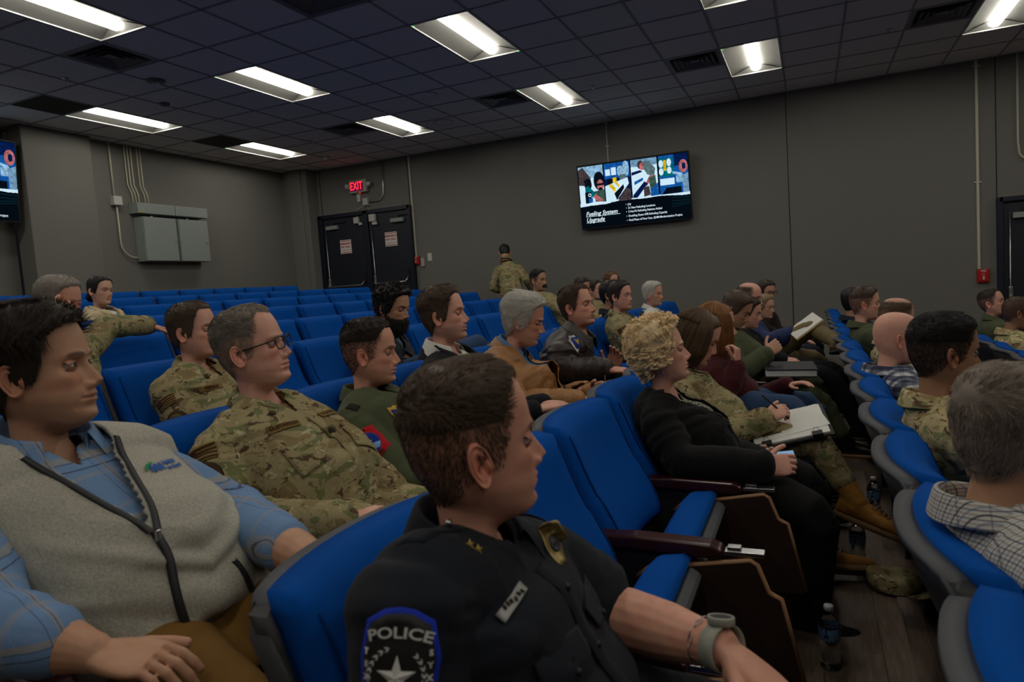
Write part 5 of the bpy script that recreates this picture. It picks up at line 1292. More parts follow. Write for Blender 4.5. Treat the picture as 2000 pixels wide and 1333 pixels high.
def shoe(root, ank, d, mat_, up=None, boot=False, q=1, name=None, shin=(0, 0, 1)):
    d = unit(d); up = np.array([0, 0, 1.]) if up is None else unit(up); up = unit(up-d*(up@d)); sd = np.cross(up, d); b = ank-up*.075
    s_ = NM(); rings = []
    for t, w_, h in ((-.07, .020, .05), (-.062, .030, .075), (-.03, .036, .085), (.02, .036, .082), (.06, .038, .066), (.11, .044, .052), (.16, .045, .044), (.195, .036, .036), (.212, .018, .022)):
        rings.append((b+d*t+up*(h*.5+.018), sd, up, w_, h*.5, h*.5))
    s_.loft(rings, 18, ex=2.5)
    if boot: shin = unit(shin); s_.tube([b+up*.055-d*.01, ank+up*.005-d*.004, ank+shin*.05, ank+shin*.10], [.044, .043, .044, .046], 16)
    V, F, nr = remesh(s_, .008 if q < 2 else .006, 3); V = V+nr*(.002*vnoise(V, 40, 2))[:, None]; nm_ = 'boot' if boot else 'shoe'
    o = obj_mesh(nm_, np_mesh(nm_, V, F), mat_, root)
    l = NM(); R_ = []
    for hgt in (0.0, .010, .022):
        pts = []
        for a in np.linspace(0, 2*np.pi, 36, endpoint=False):
            t = .072+.148*math.cos(a); w_ = .038+.010*(math.cos(a)*.9+.3)*(1 if math.cos(a) > 0 else .6); pts.append(b+d*(t+.002)+sd*w_*np.sign(math.sin(a))*abs(math.sin(a))**.7+up*(hgt+(.012*max(0, math.cos(a))**6)))
        R_.append(pts)
    R_ = np.array(R_); c0 = R_[0].mean(0); R_ = np.concatenate([[c0+(R_[0]-c0)*.02], R_, [R_[-1].mean(0)+(R_[-1]-R_[-1].mean(0))*.02]]); l.add(R_, gridf(len(R_), 36, True)); V, F, _ = l.arr()
    obj_mesh('sole', np_mesh('sole', V, F), 'sole_tan' if boot else 'black', o)
    if boot:
        lc = NM()
        for i in range(9):
            t = .13-.0155*i if i < 6 else .13-.0155*5-.003*(i-5); h = np.interp(i, [0, 5], [.060, .104]); x_ = np.interp(i, [0, 5], [.118, .045])
            w_ = .026; c = b+d*x_+up*(h+.006) if i < 6 else ank+unit(shin)*(.02+.03*(i-6))+d*.043
            lc.tube([c-sd*w_-up*.008-d*.004, c+up*.001+d*.006, c+sd*w_-up*.008-d*.004+up*.012], .0016, 5)
            lc.tube([c-sd*w_-up*.008-d*.004+up*.012, c+up*.001+d*.006, c+sd*w_-up*.008-d*.004], .0016, 5)
        V, F, _ = lc.arr(); obj_mesh('laces', np_mesh('laces', V, F), 'lace_brown', o)
    return o
def watch(par, W_, fore, out, r=.029, strap='black', case='steel', face='black', fr=.019, thick=.011, sw=.022):
    fore = unit(fore); out = unit(np.asarray(out)-fore*(np.asarray(out)@fore)); sd = np.cross(fore, out)
    w_ = bpy.data.objects.new('wristwatch', None); C.objects.link(w_); w_.parent = par
    a = np.linspace(0, 2*np.pi, 30, endpoint=False); rows = []
    for k_, rr_ in ((-.5, r), (-.5, r+.0025), (.5, r+.0025), (.5, r)): rows.append(W_+fore*sw*k_+np.outer(np.cos(a)*(rr_*1.0), out)+np.outer(np.sin(a)*rr_*1.12, sd))
    rows.append(rows[0]); o = obj_mesh('strap', np_mesh('strap', np.array(rows).reshape(-1, 3), gridf(5, 30, True)), strap, w_)
    c = W_+out*(r+.002); a = np.linspace(0, 2*np.pi, 28, endpoint=False)
    ring = lambda R_, h: c+out*h+np.outer(np.cos(a)*R_, fore)+np.outer(np.sin(a)*R_, sd)
    rows = [ring(fr*.9, -.002), ring(fr, 0), ring(fr, thick*.8), ring(fr*.96, thick), ring(fr*.84, thick), ring(fr*.84, thick*.85)]; obj_mesh('case', np_mesh('case', np.array(rows).reshape(-1, 3), gridf(6, 28, True)), case, w_)
    rows = [ring(fr*.84, thick*.86), ring(.0003, thick*.86)]; obj_mesh('dial', np_mesh('dial', np.array(rows).reshape(-1, 3), gridf(2, 28, True)), face, w_)
    return w_, c+out*(thick*.9), fore, sd, out
# cloth and other materials of the figures
camo('camo'); camo('camo_pale', 1.18)
cloth('flight_green', (74, 80, 56), .85, .08, 400, 22, .1, .5); cloth('navy_uniform', (24, 28, 36), .8, .10, 500, 20, .1, .4); cloth('navy_cloth', (30, 36, 52), .85); cloth('navy_jacket', (28, 42, 84), .6, .06, 400, 24, .1, .5)
cloth('suit_black', (26, 26, 30), .85, .15); cloth('white_cloth', (206, 204, 198), .85, .04); cloth('blue_denim', (58, 84, 118), .9, .22, 600); cloth('khaki', (118, 86, 38), .85, .08); cloth('stone_khaki', (120, 106, 76), .85, .08)
cloth('heather_fleece', (168, 165, 152), .98, .45, 230, 16, .4, .5); cloth('maroon_knit', (64, 18, 24), .92, .2, 300, 30, .2, .4); cloth('black_knit', (16, 16, 17), .95, .3, 260, 30, .15, .5); cloth('cream_coat', (196, 180, 146), .9); cloth('tan_tshirt', (128, 104, 72), .9)
cloth('chambray', (92, 128, 168), .88, .2, 500); cloth('trouser_black', (22, 22, 23), .85, .15); cloth('dark_brown_cloth', (42, 32, 28), .8); cloth('quilt_navy', (26, 32, 44), .7); cloth('vest_dark', (34, 34, 38), .7); cloth('jeans', (50, 72, 104), .9, .25, 600)
leather('leather_tan', (156, 108, 56)); leather('leather_brown', (48, 40, 38), .38); leather('shoe_black', (16, 15, 15), .25); leather('shoe_brown', (96, 56, 34), .4); cloth('boot_tan', (160, 112, 52), .8, .1, 300, 40, .1, .4); plain('sole_tan', (120, 88, 50), .7); plain('lace_brown', (60, 46, 26), .8)
cloth('patch_tan', (128, 104, 62), .9); cloth('patch_brown', (66, 46, 28), .9); cloth('patch_olive', (92, 86, 52), .9); cloth('thread_dark', (40, 34, 24), .9); cloth('thread_red', (178, 24, 36), .8); cloth('thread_blue', (24, 52, 140), .8); cloth('thread_light', (120, 170, 220), .8); cloth('thread_white', (200, 200, 196), .8); cloth('thread_gold', (190, 158, 60), .8)
cloth('police_blue', (20, 48, 170), .7); cloth('logo_green', (40, 140, 80), .8); cloth('logo_blue', (40, 90, 170), .8); plain('watch_strap', (150, 152, 140), .6); plain('zip_dark', (32, 34, 38), .5); emit('phone_glow', (150, 190, 225), .55); emit('watch_digits', (210, 215, 220), .25)
plaid('plaid_light_blue', (112, 142, 182), [(.11, .10, 0, (150, 146, 138), .75, 2), (.11, .02, .14, (60, 62, 84), .8, 2), (.11, .02, .02, (60, 62, 84), .6, 2), (.09, .12, .4, (150, 146, 140), .6, 1), (.09, .02, .36, (60, 60, 84), .7, 1), (.09, .02, .56, (60, 60, 84), .6, 1), (.09, .12, .4, (150, 146, 140), .4, 0)])
plaid('plaid_navy', (196, 198, 200), [(.042, .52, 0, (22, 30, 66), .72, 1), (.042, .52, 0, (22, 30, 66), .72, 2), (.042, .5, .2, (22, 30, 66), .3, 0)])
plaid('check_white', (196, 194, 186), [(.015, .13, 0, (40, 44, 66), .8, 2), (.015, .13, .5, (120, 84, 62), .55, 2), (.015, .13, 0, (40, 44, 66), .8, 1), (.015, .13, .5, (90, 110, 150), .55, 1), (.05, .06, 0, (40, 44, 66), .4, 0)])
def leafprint():
    m, nt, b = base_mat('leaf_print', (60, 60, 50), .85, 0, .2); n = nt.n.new('ShaderNodeTexVoronoi'); n.feature = 'DISTANCE_TO_EDGE'; n.inputs['Scale'].default_value = 70; nt.link(nt.coords(scale=(1, 1, .55), rot=(.6, .3, .5)), n.inputs['Vector'])
    nt.link(ramp(nt, n.outputs['Distance'], [(0, (44, 46, 40)), (.11, (150, 152, 132))]), b.inputs['Base Color'])
leafprint()
# ------------------------------------------------------------------ the audience
def yawv(sp):
    """turn the head so that it is seen `view` degrees off its front"""
    h = at(*sp['head']); return math.degrees(math.atan2(-h.y, -h.x))+sp['view']
A3 = lambda *a: np.array(at(*a))
def U(mat='camo', **kw):    # uniform coat
    d = dict(name='uniform_jacket', mat=mat, cuff=mat, v=(.030, .065), inner='tan_tshirt', innername='undershirt', fold=.012, sr=.004,
             collars=[dict(name='collar', mat_=mat, gap=.42, stand=.028, fall=.045, tip=.030)]); d.update(kw); return d
def FS(**kw): return U('flight_green', name='flight_suit', **dict(dict(fold=.010), **kw))
W3 = np.array
def P_(**sp):
    if 'view' in sp: sp['yaw'] = yawv(sp)
    if 'seat' in sp: OCC[sp['seat']] = 1
    else:
        n = round((9.13-.28-sp['head'][2])/.5625); OCC[(sp['row'], n)] = 1
        sp.setdefault('pelvis', (RX(sp['row'])+.38, JY(n)-PW/2, FL(sp['row'])+.56))
    return figure(sp)
# --- police officer
of = P_(label='person in dark navy police uniform shirt, head turned away, largest figure in the foreground', row=1, q=2, head=(926, 868, .92), view=101, pitch=-5, roll=2, hs=1.04, bs=1.10, seat=(1, 14), pelvis=(-.40, .95, .64),
    skin='ruddy', hair='brown', style='fade', top=.017, side=.003, comb='fwd', recede=.7, jaw=.9, neck=1.4, nose=1.12, stubble=.10, seed=21, ear=1.05, scalptint=.55,
    handL=dict(bare=1.0, d=(A3(1560, 1375, 1.0)-A3(1415, 1262, 1.03)), n=(.1, -.25, -1), curl=.35, arm=(.031, .046)), wl=A3(1415, 1268, 1.03), el=A3(1175, 1195, 1.17), wr=A3(1020, 1560, .74), er=A3(800, 1450, .70),
    shR=A3(812, 1168, .76), shL=A3(1052, 1112, 1.10), handR=dict(bare=1.0), trousers='navy_uniform',
    top_=dict(name='uniform_shirt', mat='navy_uniform', sleeve=.42, sr=.012, fold=.010, cuff='navy_uniform', cr=.066, collars=[dict(name='collar', mat_='navy_uniform', gap=.34, stand=.040, fall=.062, tip=.045, r=.066, flare=.026, lift=.004)]))
def police_details(f):
    up = (0, 0, 1); F = f.decal
    shp = [(.40, .42), (.18, .52), (0, .54), (-.18, .52), (-.40, .42), (-.47, .1), (-.43, -.15), (-.33, -.36), (-.16, -.5), (0, -.58), (.16, -.5), (.33, -.36), (.43, -.15), (.47, .1)]
    P = A3(778, 1308, .74); d = unit(P-W3((0, 0, CAMZ))); upv = np.array([.05, .02, 1])
    b = F('shoulder_patch', P, d, upv, .108, .135, 'police_blue', shp); s2 = [(a*.90, c*.91) for a, c in shp]; F('patch_field', P, d, upv, .108, .135, 'black', s2, z=.0018, par=b)
    f.dtext('POLICE', P, d, upv, .0180, 'thread_white', b, off=(.001, .043), arcr=.085, lift=.009, bold=.0004, sx=.95)
    f.dtext('TEXAS', P, d, upv, .013, 'thread_white', b, off=(0, -.0), rot=0, lift=-.05) if False else None
    for tx, ro, ox in (('TYLER', 90, 1), ('TEXAS', -90, 1)): pass
    # wreath and star
    p, n_, rt, upv2 = f.frame_on(P, d, upv); c = p+n_*.010-upv2*.008; wr_ = MB()
    for i in range(46):
        a = rad(112+(i % 23)*14.2/1.0*.94+0)*1.0 if i < 23 else rad(112+(i-23)*14.2*.94); r_ = .0335+(.0028 if i >= 23 else 0)
        ce = c+rt*r_*math.cos(a)+upv2*r_*math.sin(a); t_ = -rt*math.sin(a)+upv2*math.cos(a); n2 = rt*math.cos(a)+upv2*math.sin(a); o_ = (1 if i >= 23 else -1)
        L_ = .0042; w_ = .0013; dirn = unit(t_*.9+n2*.45*o_); sd = np.cross(dirn, n_); wr_.add([ce-dirn*L_, ce+sd*w_, ce+dirn*L_, ce-sd*w_], [[0, 1, 2, 3]])
    wr_.build('wreath', 'thread_white', b, fix=False)
    st = MB(); R1, R2 = .026, .0098
    for k in range(5):
        a0, a1, a2 = [rad(90+72*k+q_) for q_ in (0, 36, -36)]; pt = lambda a, r_, z=0: c+rt*r_*math.cos(a)+upv2*r_*math.sin(a)+n_*z
        st.add([pt(0, 0, .004), pt(a0, R1), pt(a1, R2)], [[0, 1, 2]]); st.add([pt(0, 0, .004), pt(a2, R2), pt(a0, R1)], [[0, 1, 2]])
    st.build('star', 'thread_white', b, fix=False)
    # letters down both sides of the patch
    for s, word in ((1, 'SYXE'), (-1, 'TEXAS')):
        for i, ch in enumerate(word): f.dtext(ch, P, d, upv, .0095, 'thread_white', b, off=(s*(.0410-.0008*i), .020-.0145*i), lift=.009, bold=.0005)
    # name bar, badge, collar stars, epaulette, pocket, buttons
    d2 = unit(at(1000, 1175, .83)-Vector((0, 0, CAMZ))); P2 = A3(996, 1178, .84)
    ub = np.array(-_r*math.sin(rad(38))+_u*math.cos(rad(38))); nb_ = f.decal('name_bar', P2, d2, ub, .072, .016, 'name_metal', lift=.006)
    for i in range(6): f.decal('engraved_mark', P2+np.array(_r*math.cos(rad(38))+_u*math.sin(rad(38)))*(-.016+.0065*i), d2, ub, .0035, .007, 'thread_dark', lift=.0085, par=nb_)
    P3 = A3(1078, 1058, 1.05); f.decal('badge', P3, unit(P3-W3((0, 0, CAMZ))), (0, 0, 1), .050, .070, 'brass', [(.5*math.cos(a)*(1+.05*math.cos(6*a)), .5*math.sin(a)*(1+.05*math.cos(6*a))) for a in np.linspace(0, 6.28, 33)[:-1]], lift=.006)
    P3b = A3(1078, 1060, 1.05); f.decal('badge_seal', P3b, unit(P3b-W3((0, 0, CAMZ))), (0, 0, 1), .020, .026, 'dark_metal', [(.5*math.cos(a), .5*math.sin(a)) for a in np.linspace(0, 6.28, 17)[:-1]], lift=.009)
    f.strip('button_placket', [(0, -.035-i*.03) for i in range(11)], .034, 'navy_uniform', lift=.006)
    for i in range(4):
        pb = f.front(.0, -.07-.085*i, .010); m = NM(); m.sphere(pb, .0062, 8); V, F_, _ = m.arr(); obj_mesh('button', np_mesh('button', V, F_), 'black', f.gar)
    for s, nmz in ((-1, 'pocket_flap'), (1, 'pocket_flap')):
        P5 = f.front(s*.085, -.135, .0); f.decal(nmz, P5, -f.Fr, f.Tn, .115, .055, 'navy_uniform', [(-.5, .5), (.5, .5), (.5, -.25), (0, -.5), (-.5, -.25)], lift=.008)
        pb = f.front(s*.085, -.150, .012); m = NM(); m.sphere(pb, .0058, 8); V, F_, _ = m.arr(); obj_mesh('button', np_mesh('button', V, F_), 'black', f.gar)
    for s in (-1, 1):
        a, b_ = f.Nb+f.LS*s*.07+f.Tn*.02, f.Sh[s]+f.Tn*.06; rows = []
        for u in np.linspace(0, 1, 10):
            c_ = a*(1-u)+b_*u; row = []
            for w_ in (-.024, -.01, .01, .024):
                h, n2 = f.onto(c_+f.Fr*w_*(1-.25*(1-u)), (0, 0, -1)); row.append(h+np.array([0, 0, .006]))
            rows.append(row)
        o = obj_mesh('epaulette', np_mesh('epaulette', np.array(rows).reshape(-1, 3), gridf(10, 4)), 'navy_uniform', f.gar); m = o.modifiers.new('t', 'SOLIDIFY'); m.thickness = .003; m.offset = 1
        m = NM(); m.sphere(np.array(rows)[1, 1:3].mean(0)+np.array([0, 0, .006]), .0055, 8); V, F_, _ = m.arr(); obj_mesh('button', np_mesh('button', V, F_), 'steel', f.gar)
    # two stars on the collar point
    for px, py in ((918, 1064), (934, 1074)):
        P0 = A3(px, py, .9); d3 = unit(P0-W3((0, 0, CAMZ))); c = f.onto(P0, d3)[0]-d3*.012
        rt = unit(np.cross(d3, (0, 0, 1))); u2 = np.cross(rt, d3); m = MB(); pt = lambda a, r_, z=0: c-d3*z+rt*r_*math.cos(a)+u2*r_*math.sin(a)
        for k in range(5):
            a0, a1, a2 = [rad(90+72*k+q_) for q_ in (0, 36, -36)]; m.add([pt(0, 0, .003), pt(a0, .0080), pt(a1, .0034)], [[0, 1, 2]]); m.add([pt(0, 0, .003), pt(a2, .0034), pt(a0, .0080)], [[0, 1, 2]])
        m.build('collar_star', 'gold_metal', f.gar, fix=False)
    w_, c, fo, sd, out = watch(f.root, f.wr[1]-unit(f.wr[1]-f.el[1])*.005, f.wr[1]-f.el[1], (0, .25, 1), r=.034, strap='watch_strap', face='dark_metal', case='watch_strap', fr=.021, sw=.026)
    br = MB(); a = np.linspace(0, 2*np.pi, 15)[:-1]; cc = f.wr[1]-unit(f.wr[1]-f.el[1])*.038; ax = unit(f.wr[1]-f.el[1]); s1 = unit(np.cross(ax, (0, 0, 1))); s2_ = np.cross(s1, ax)
    for i, q_ in enumerate(a):
        ce = cc+s1*.036*math.cos(q_)+s2_*.036*math.sin(q_); t_ = -s1*math.sin(q_)+s2_*math.cos(q_); n2 = s1*math.cos(q_)+s2_*math.sin(q_); o2 = ax if i % 2 else n2; pts = [ce+t_*.0085*math.cos(b_)+o2*.004*math.sin(b_) for b_ in np.linspace(0, 6.28, 11)]; br.tube(pts, .0010, 5, cap=False)
    br.build('bracelet', 'steel', f.root, fix=False)
police_details(of)
# --- grey vest man
vest = P_(label='person in grey fleece vest over blue plaid shirt, large figure at the left edge', row=2, q=2, head=(78, 725, .89), view=64, pitch=-6, roll=0, hs=1.07, bs=1.08, seat=(2, 14), pelvis=(-1.22, .95, .72),
    skin='tan', hair='dark', style='medium', top=.030, side=.008, comb='side', len=1.2, jaw=.9, neck=1.6, dchin=.6, nose=1.15, seed=5, fat=.045, slouch=.05, byaw=-4, stubble=.16, brow=1.2,
    wr=A3(190, 1278, .68), er=A3(-20, 1225, .62), handR=dict(bare=.75, d=A3(420, 1300, .74)-A3(190, 1278, .68), n=(.05, .15, -1), curl=.32, arm=(.031, .043), thumb=(.75, .55, .15)), wl=A3(655, 1125, .99), el=A3(450, 1005, 1.14), handL=dict(bare=.75, arm=(.031, .043)),
    shL=A3(262, 915, 1.06), trousers='khaki', knR=W3((-.84, .78, .67)), knL=W3((-.86, 1.08, .68)), shoe='shoe_brown',
    top_=dict(name='plaid_shirt', mat='plaid_light_blue', sleeve=.80, cuff='plaid_light_blue', cr=.046, sr=.006, v=(.035, .05), fold=.011, collars=[dict(name='collar', mat_='plaid_light_blue', gap=.5, stand=.036, fall=.056, tip=.045, r=.072, flare=.03, lift=.016)]))
def vest_details(f):
    # the fleece vest: a sleeveless shell over the shirt, zipped half way
    sp_w = NM(); Nb, Pp, Tn, L, Fr = f.Nb, f.Pp, f.Tn, f.LS, f.Fr
    spine = f.spine; f.torso(sp_w, .036, 36, t0=-.2)
    V, F, nr = remesh(sp_w, .0075, 5); Q = V-Pp; h = Q@np.array([0, 0, 1.]); a = Q@L; n1 = 1-2*np.abs(vnoise(np.stack([h*22-np.abs(a)*9, a*3, (Q@Fr)*4], 1), 1.0, 4)); V = V+nr*(.010*n1*np.exp(-((h-.12)/.20)**2)+.004*vnoise(V, 12, 5))[:, None]
    R_ = lambda P: ((P-Nb)@L, (P-Nb)@Tn, (P-Nb)@Fr); w0, dep = .085, .19
    V, F = carve(V, F, lambda P: np.maximum.reduce([np.abs(R_(P)[0])-w0*np.clip(1+R_(P)[1]/dep, 0, 1), -(R_(P)[2]+.005), -(R_(P)[1]+dep)])); V, F = carve(V, F, lambda P: np.maximum(np.hypot(R_(P)[0], R_(P)[2])-.074, -.04-R_(P)[1])); V, F = compact(V, F)
    v = obj_mesh('fleece_vest', np_mesh('fleece_vest', V, F), 'heather_fleece', f.root); m = v.modifiers.new('t', 'SOLIDIFY'); m.thickness = .007; m.offset = 1
    bv = BVHTree.FromPolygons(V.tolist(), F.tolist()); fr = lambda a, h, l=.006: (lambda r: (np.array(r[0]) if r[0] is not None else Nb+L*a+Tn*h+Fr*.1)+Fr*l)(bv.ray_cast(Vector(Nb+L*a+Tn*h+Fr*.5), Vector(-Fr), 1.0))
    def st(name, pts, w_, mat_, th=.004):
        P = np.array([fr(a, h, .013) for a, h in pts]); 
        for _ in range(2): P[1:-1] = (P[:-2]+P[1:-1]*2+P[2:])/4
        T2 = np.gradient(P, axis=0); S_ = np.cross(T2, Fr); S_ /= np.linalg.norm(S_, axis=1)[:, None]+1e-9; rows = np.stack([P-S_*w_/2-Fr*.004, P-S_*w_*.4+Fr*th, P+S_*w_*.4+Fr*th, P+S_*w_/2-Fr*.004], 1); return obj_mesh(name, np_mesh(name, rows.reshape(-1, 3), gridf(len(P), 4)), mat_, v)
    st('zip_track', [(.006*math.sin(i*.7), -dep-i*.02) for i in range(0, 12)], .016, 'zip_dark')
    for s in (-1, 1): st('zip_edge', [(s*(w0*(1-u)+.006), -dep*u) for u in np.linspace(.0, 1, 14)], .013, 'zip_dark')
    c = fr(0, -dep-.01, .018); m = MB(); m.box(tuple(c), (.008, .010, .022), bev=.002); m.tube([c+np.array([.002, 0, -.01]), c+np.array([.004, .004, -.026]), c+np.array([.004, -.004, -.030]), c+np.array([.002, 0, -.01])], .0014, 6); m.build('zip_pull', 'steel', v, fix=False)
    for s in (-1, 1): st('pocket_zip', [(s*(.13+.03*u), -.30-.10*u) for u in np.linspace(0, 1, 8)], .010, 'zip_dark')
    # standing fleece collar, open and folded outwards
    n = 40; th = np.linspace(.62, 2*np.pi-.62, n); ax = unit(Tn*.6+np.array([0, 0, .4])); fr_ = unit(Fr-ax*(Fr@ax)); lt = np.cross(ax, fr_); rows = []
    for r_, hgt in ((.088, -.035), (.086, .0), (.084, .028), (.090, .042), (.104, .030), (.118, .0)): rows.append(Nb-fr_*.014+np.outer(r_*np.cos(th)*1.05, fr_)+np.outer(r_*np.sin(th), lt)+np.outer(hgt-.042*np.cos(th), ax))
    o = obj_mesh('vest_collar', np_mesh('vest_collar', np.array(rows).reshape(-1, 3), gridf(len(rows), n)), 'heather_fleece', v); m = o.modifiers.new('t', 'SOLIDIFY'); m.thickness = .006; m = o.modifiers.new('s', 'SUBSURF'); m.levels = m.render_levels = 1
    rows2 = np.array(rows)[-1]; m = NM(); m.tube(rows2, .0035, 6); V2, F2, _ = m.arr(); obj_mesh('collar_piping', np_mesh('piping', V2, F2), 'zip_dark', v)
    # embroidered logo on the left chest
    old = f.bvh, f.gar; f.bvh = bv
    def on(a, b): return fr(.115+a, -.085+b, .017)
    def poly(pts, mat_, nm_):
        m = MB(); P = [on(a, b) for a, b in pts]; m.add(P, [list(range(len(P)))]); o_ = m.build(nm_, mat_, v, fix=False); return o_
    lg_ = poly([(-.035, .004), (-.028, .012), (-.012, .015), (-.002, .013), (-.014, .010), (-.026, .006), (-.034, -.002)], 'logo_green', 'logo')
    for k in range(3): poly([(-.022+.012*k, .008), (-.015+.012*k, .011), (-.012+.012*k, -.006), (-.016+.012*k, -.007), (-.018+.012*k, .002), (-.021+.012*k, -.006), (-.025+.012*k, -.005)], 'logo_blue', 'logo_figure')
    for s_, zz, sz in (('Habitat', .006, .013), ('for Humanity', -.006, .009)):
        me = text_mesh(s_, sz, 0, .0006, 'LEFT')
        for vt in me.vertices: vt.co = Vector(on(.016+vt.co.x, zz+vt.co.y))
        obj_mesh('lettering', me, 'logo_blue', v)
vest_details(vest)
def ocp_patches(f, name_, chest='U.S. AIR FORCE', flag=True, round_=True, q=2, pa=None):
    """name tape, service tape, shoulder flag and round unit patch"""
    for s, tx in ((-1, name_), (1, chest)):
        if not tx: continue
        P = f.front(s*.088, -.085, 0); d = -f.Fr; b = f.decal('name_tape' if s < 0 else 'service_tape', P, d, f.Tn-f.L*0, .105, .024, 'patch_tan', lift=.005); f.dtext(tx, P, d, f.Tn, .0165 if len(tx) < 11 else .0125, 'patch_brown', b, lift=.008, bold=.0007)
    P = f.front(-.075, -.045, 0); f.decal('chest_badge', P, -f.Fr, f.Tn, .020, .022, 'patch_brown', [(.5*math.cos(a), .5*math.sin(a)) for a in np.linspace(0, 6.28, 15)[:-1]], lift=.006)
    s = -1; S, E = f.Sh[s], f.el[s]; ax = unit(S-E); out = -f.LS+f.F0*.55; d = -unit(out-ax*(out@ax))
    if flag:
        c = S*.80+E*.20; b = f.decal('flag_patch', c, d, ax, .080, .048, 'patch_tan', lift=.005)
        for i in range(4): f.decal('stripe', c+ax*(.018-.0115*i), d, ax, .078, .0045, 'patch_brown', lift=.0065, par=b)
        f.decal('canton', c+ax*.011-np.cross(ax, d)*(-.024), d, ax, .030, .024, 'patch_brown', lift=.007, par=b)
    if round_:
        c = S*.48+E*.52; cir = lambda r: [(r*math.cos(a), r*math.sin(a)) for a in np.linspace(0, 6.28, 25)[:-1]]
        b = f.decal('unit_patch', c, d, ax, .085, .085, 'thread_dark', cir(.5), lift=.005); f.decal('patch_ring', c, d, ax, .085, .085, 'patch_brown', cir(.46), lift=.0065, par=b); f.decal('patch_centre', c, d, ax, .085, .085, pa or 'patch_olive', cir(.33), lift=.008, par=b)
        f.decal('patch_emblem', c, d, ax, .040, .040, 'thread_dark', [(0, .5), (.15, .1), (.5, .2), (.2, -.1), (.3, -.5), (0, -.2), (-.3, -.5), (-.2, -.1), (-.5, .2), (-.15, .1)], lift=.0095, par=b)
# --- glasses man in camouflage
gu = P_(label='person in camouflage uniform with black-framed glasses and short grey hair, beside the grey-vest man', row=2, q=2, head=(494, 682, 1.535), view=66, pitch=-11, roll=3, hs=1.03, bs=1.10, pelvis=(-1.30, 1.56, .74),
    skin='pink', hair='salt', style='fade', top=.014, side=.004, comb='fwd', recede=.9, jaw=1.0, neck=1.5, dchin=.5, nose=1.12, seed=8, fat=.045, scalptint=.5, glasses=dict(), eye='blue', byaw=-2, slouch=.04, stubble=.06, browtint=.35,
    wr=A3(668, 1032, 1.31), er=A3(445, 1022, 1.27), handR=dict(d=A3(775, 990, 1.42)-A3(668, 1032, 1.31), n=(.05, .3, -.9), curl=.45), wl=A3(762, 968, 1.66), el=A3(668, 880, 1.80), handL=dict(d=(-.2, -.9, -.25), n=(.1, 0, -1), curl=.35), shL=A3(588, 832, 1.72), shR=A3(428, 886, 1.37),
    trousers='camo', top_=U(sr=.010, fold=.014))
ocp_patches(gu, 'GUSTAFSON')
P = gu.front(.0+.010, -.135, 0); b = gu.decal('rank_tab', P, -gu.Fr, gu.Tn, .045, .045, 'patch_olive', lift=.006); gu.decal('rank_leaf', P, -gu.Fr, gu.Tn, .024, .024, 'thread_dark', [(.5*math.cos(a)*(1+.25*math.cos(7*a)), .5*math.sin(a)*(1+.25*math.cos(7*a))) for a in np.linspace(0, 6.28, 36)[:-1]], lift=.009, par=b)
gu.strip('placket', [(.012, -.075-i*.03) for i in range(9)], .030, 'camo', lift=.006)
for s in (-1, 1): gu.decal('chest_pocket', gu.front(s*.10, -.17, 0), -gu.Fr, gu.Tn+gu.L*s*.35, .10, .105, 'camo', lift=.007)
w_, c, fo, sd, out = watch(gu.root, gu.wr[-1]-unit(gu.wr[-1]-gu.el[-1])*.004, gu.wr[-1]-gu.el[-1], unit(W3((0, 0, CAMZ))-gu.wr[-1])+W3((0, 0, .6)), r=.030, fr=.023)
me = text_mesh('10', .015, 0, .0004); me.transform(Matrix(((-fo[0]*0+sd[0], fo[0], out[0], c[0]), (sd[1], fo[1], out[1], c[1]), (sd[2], fo[2], out[2], c[2]), (0, 0, 0, 1)))); obj_mesh('lettering', me, 'watch_digits', w_)
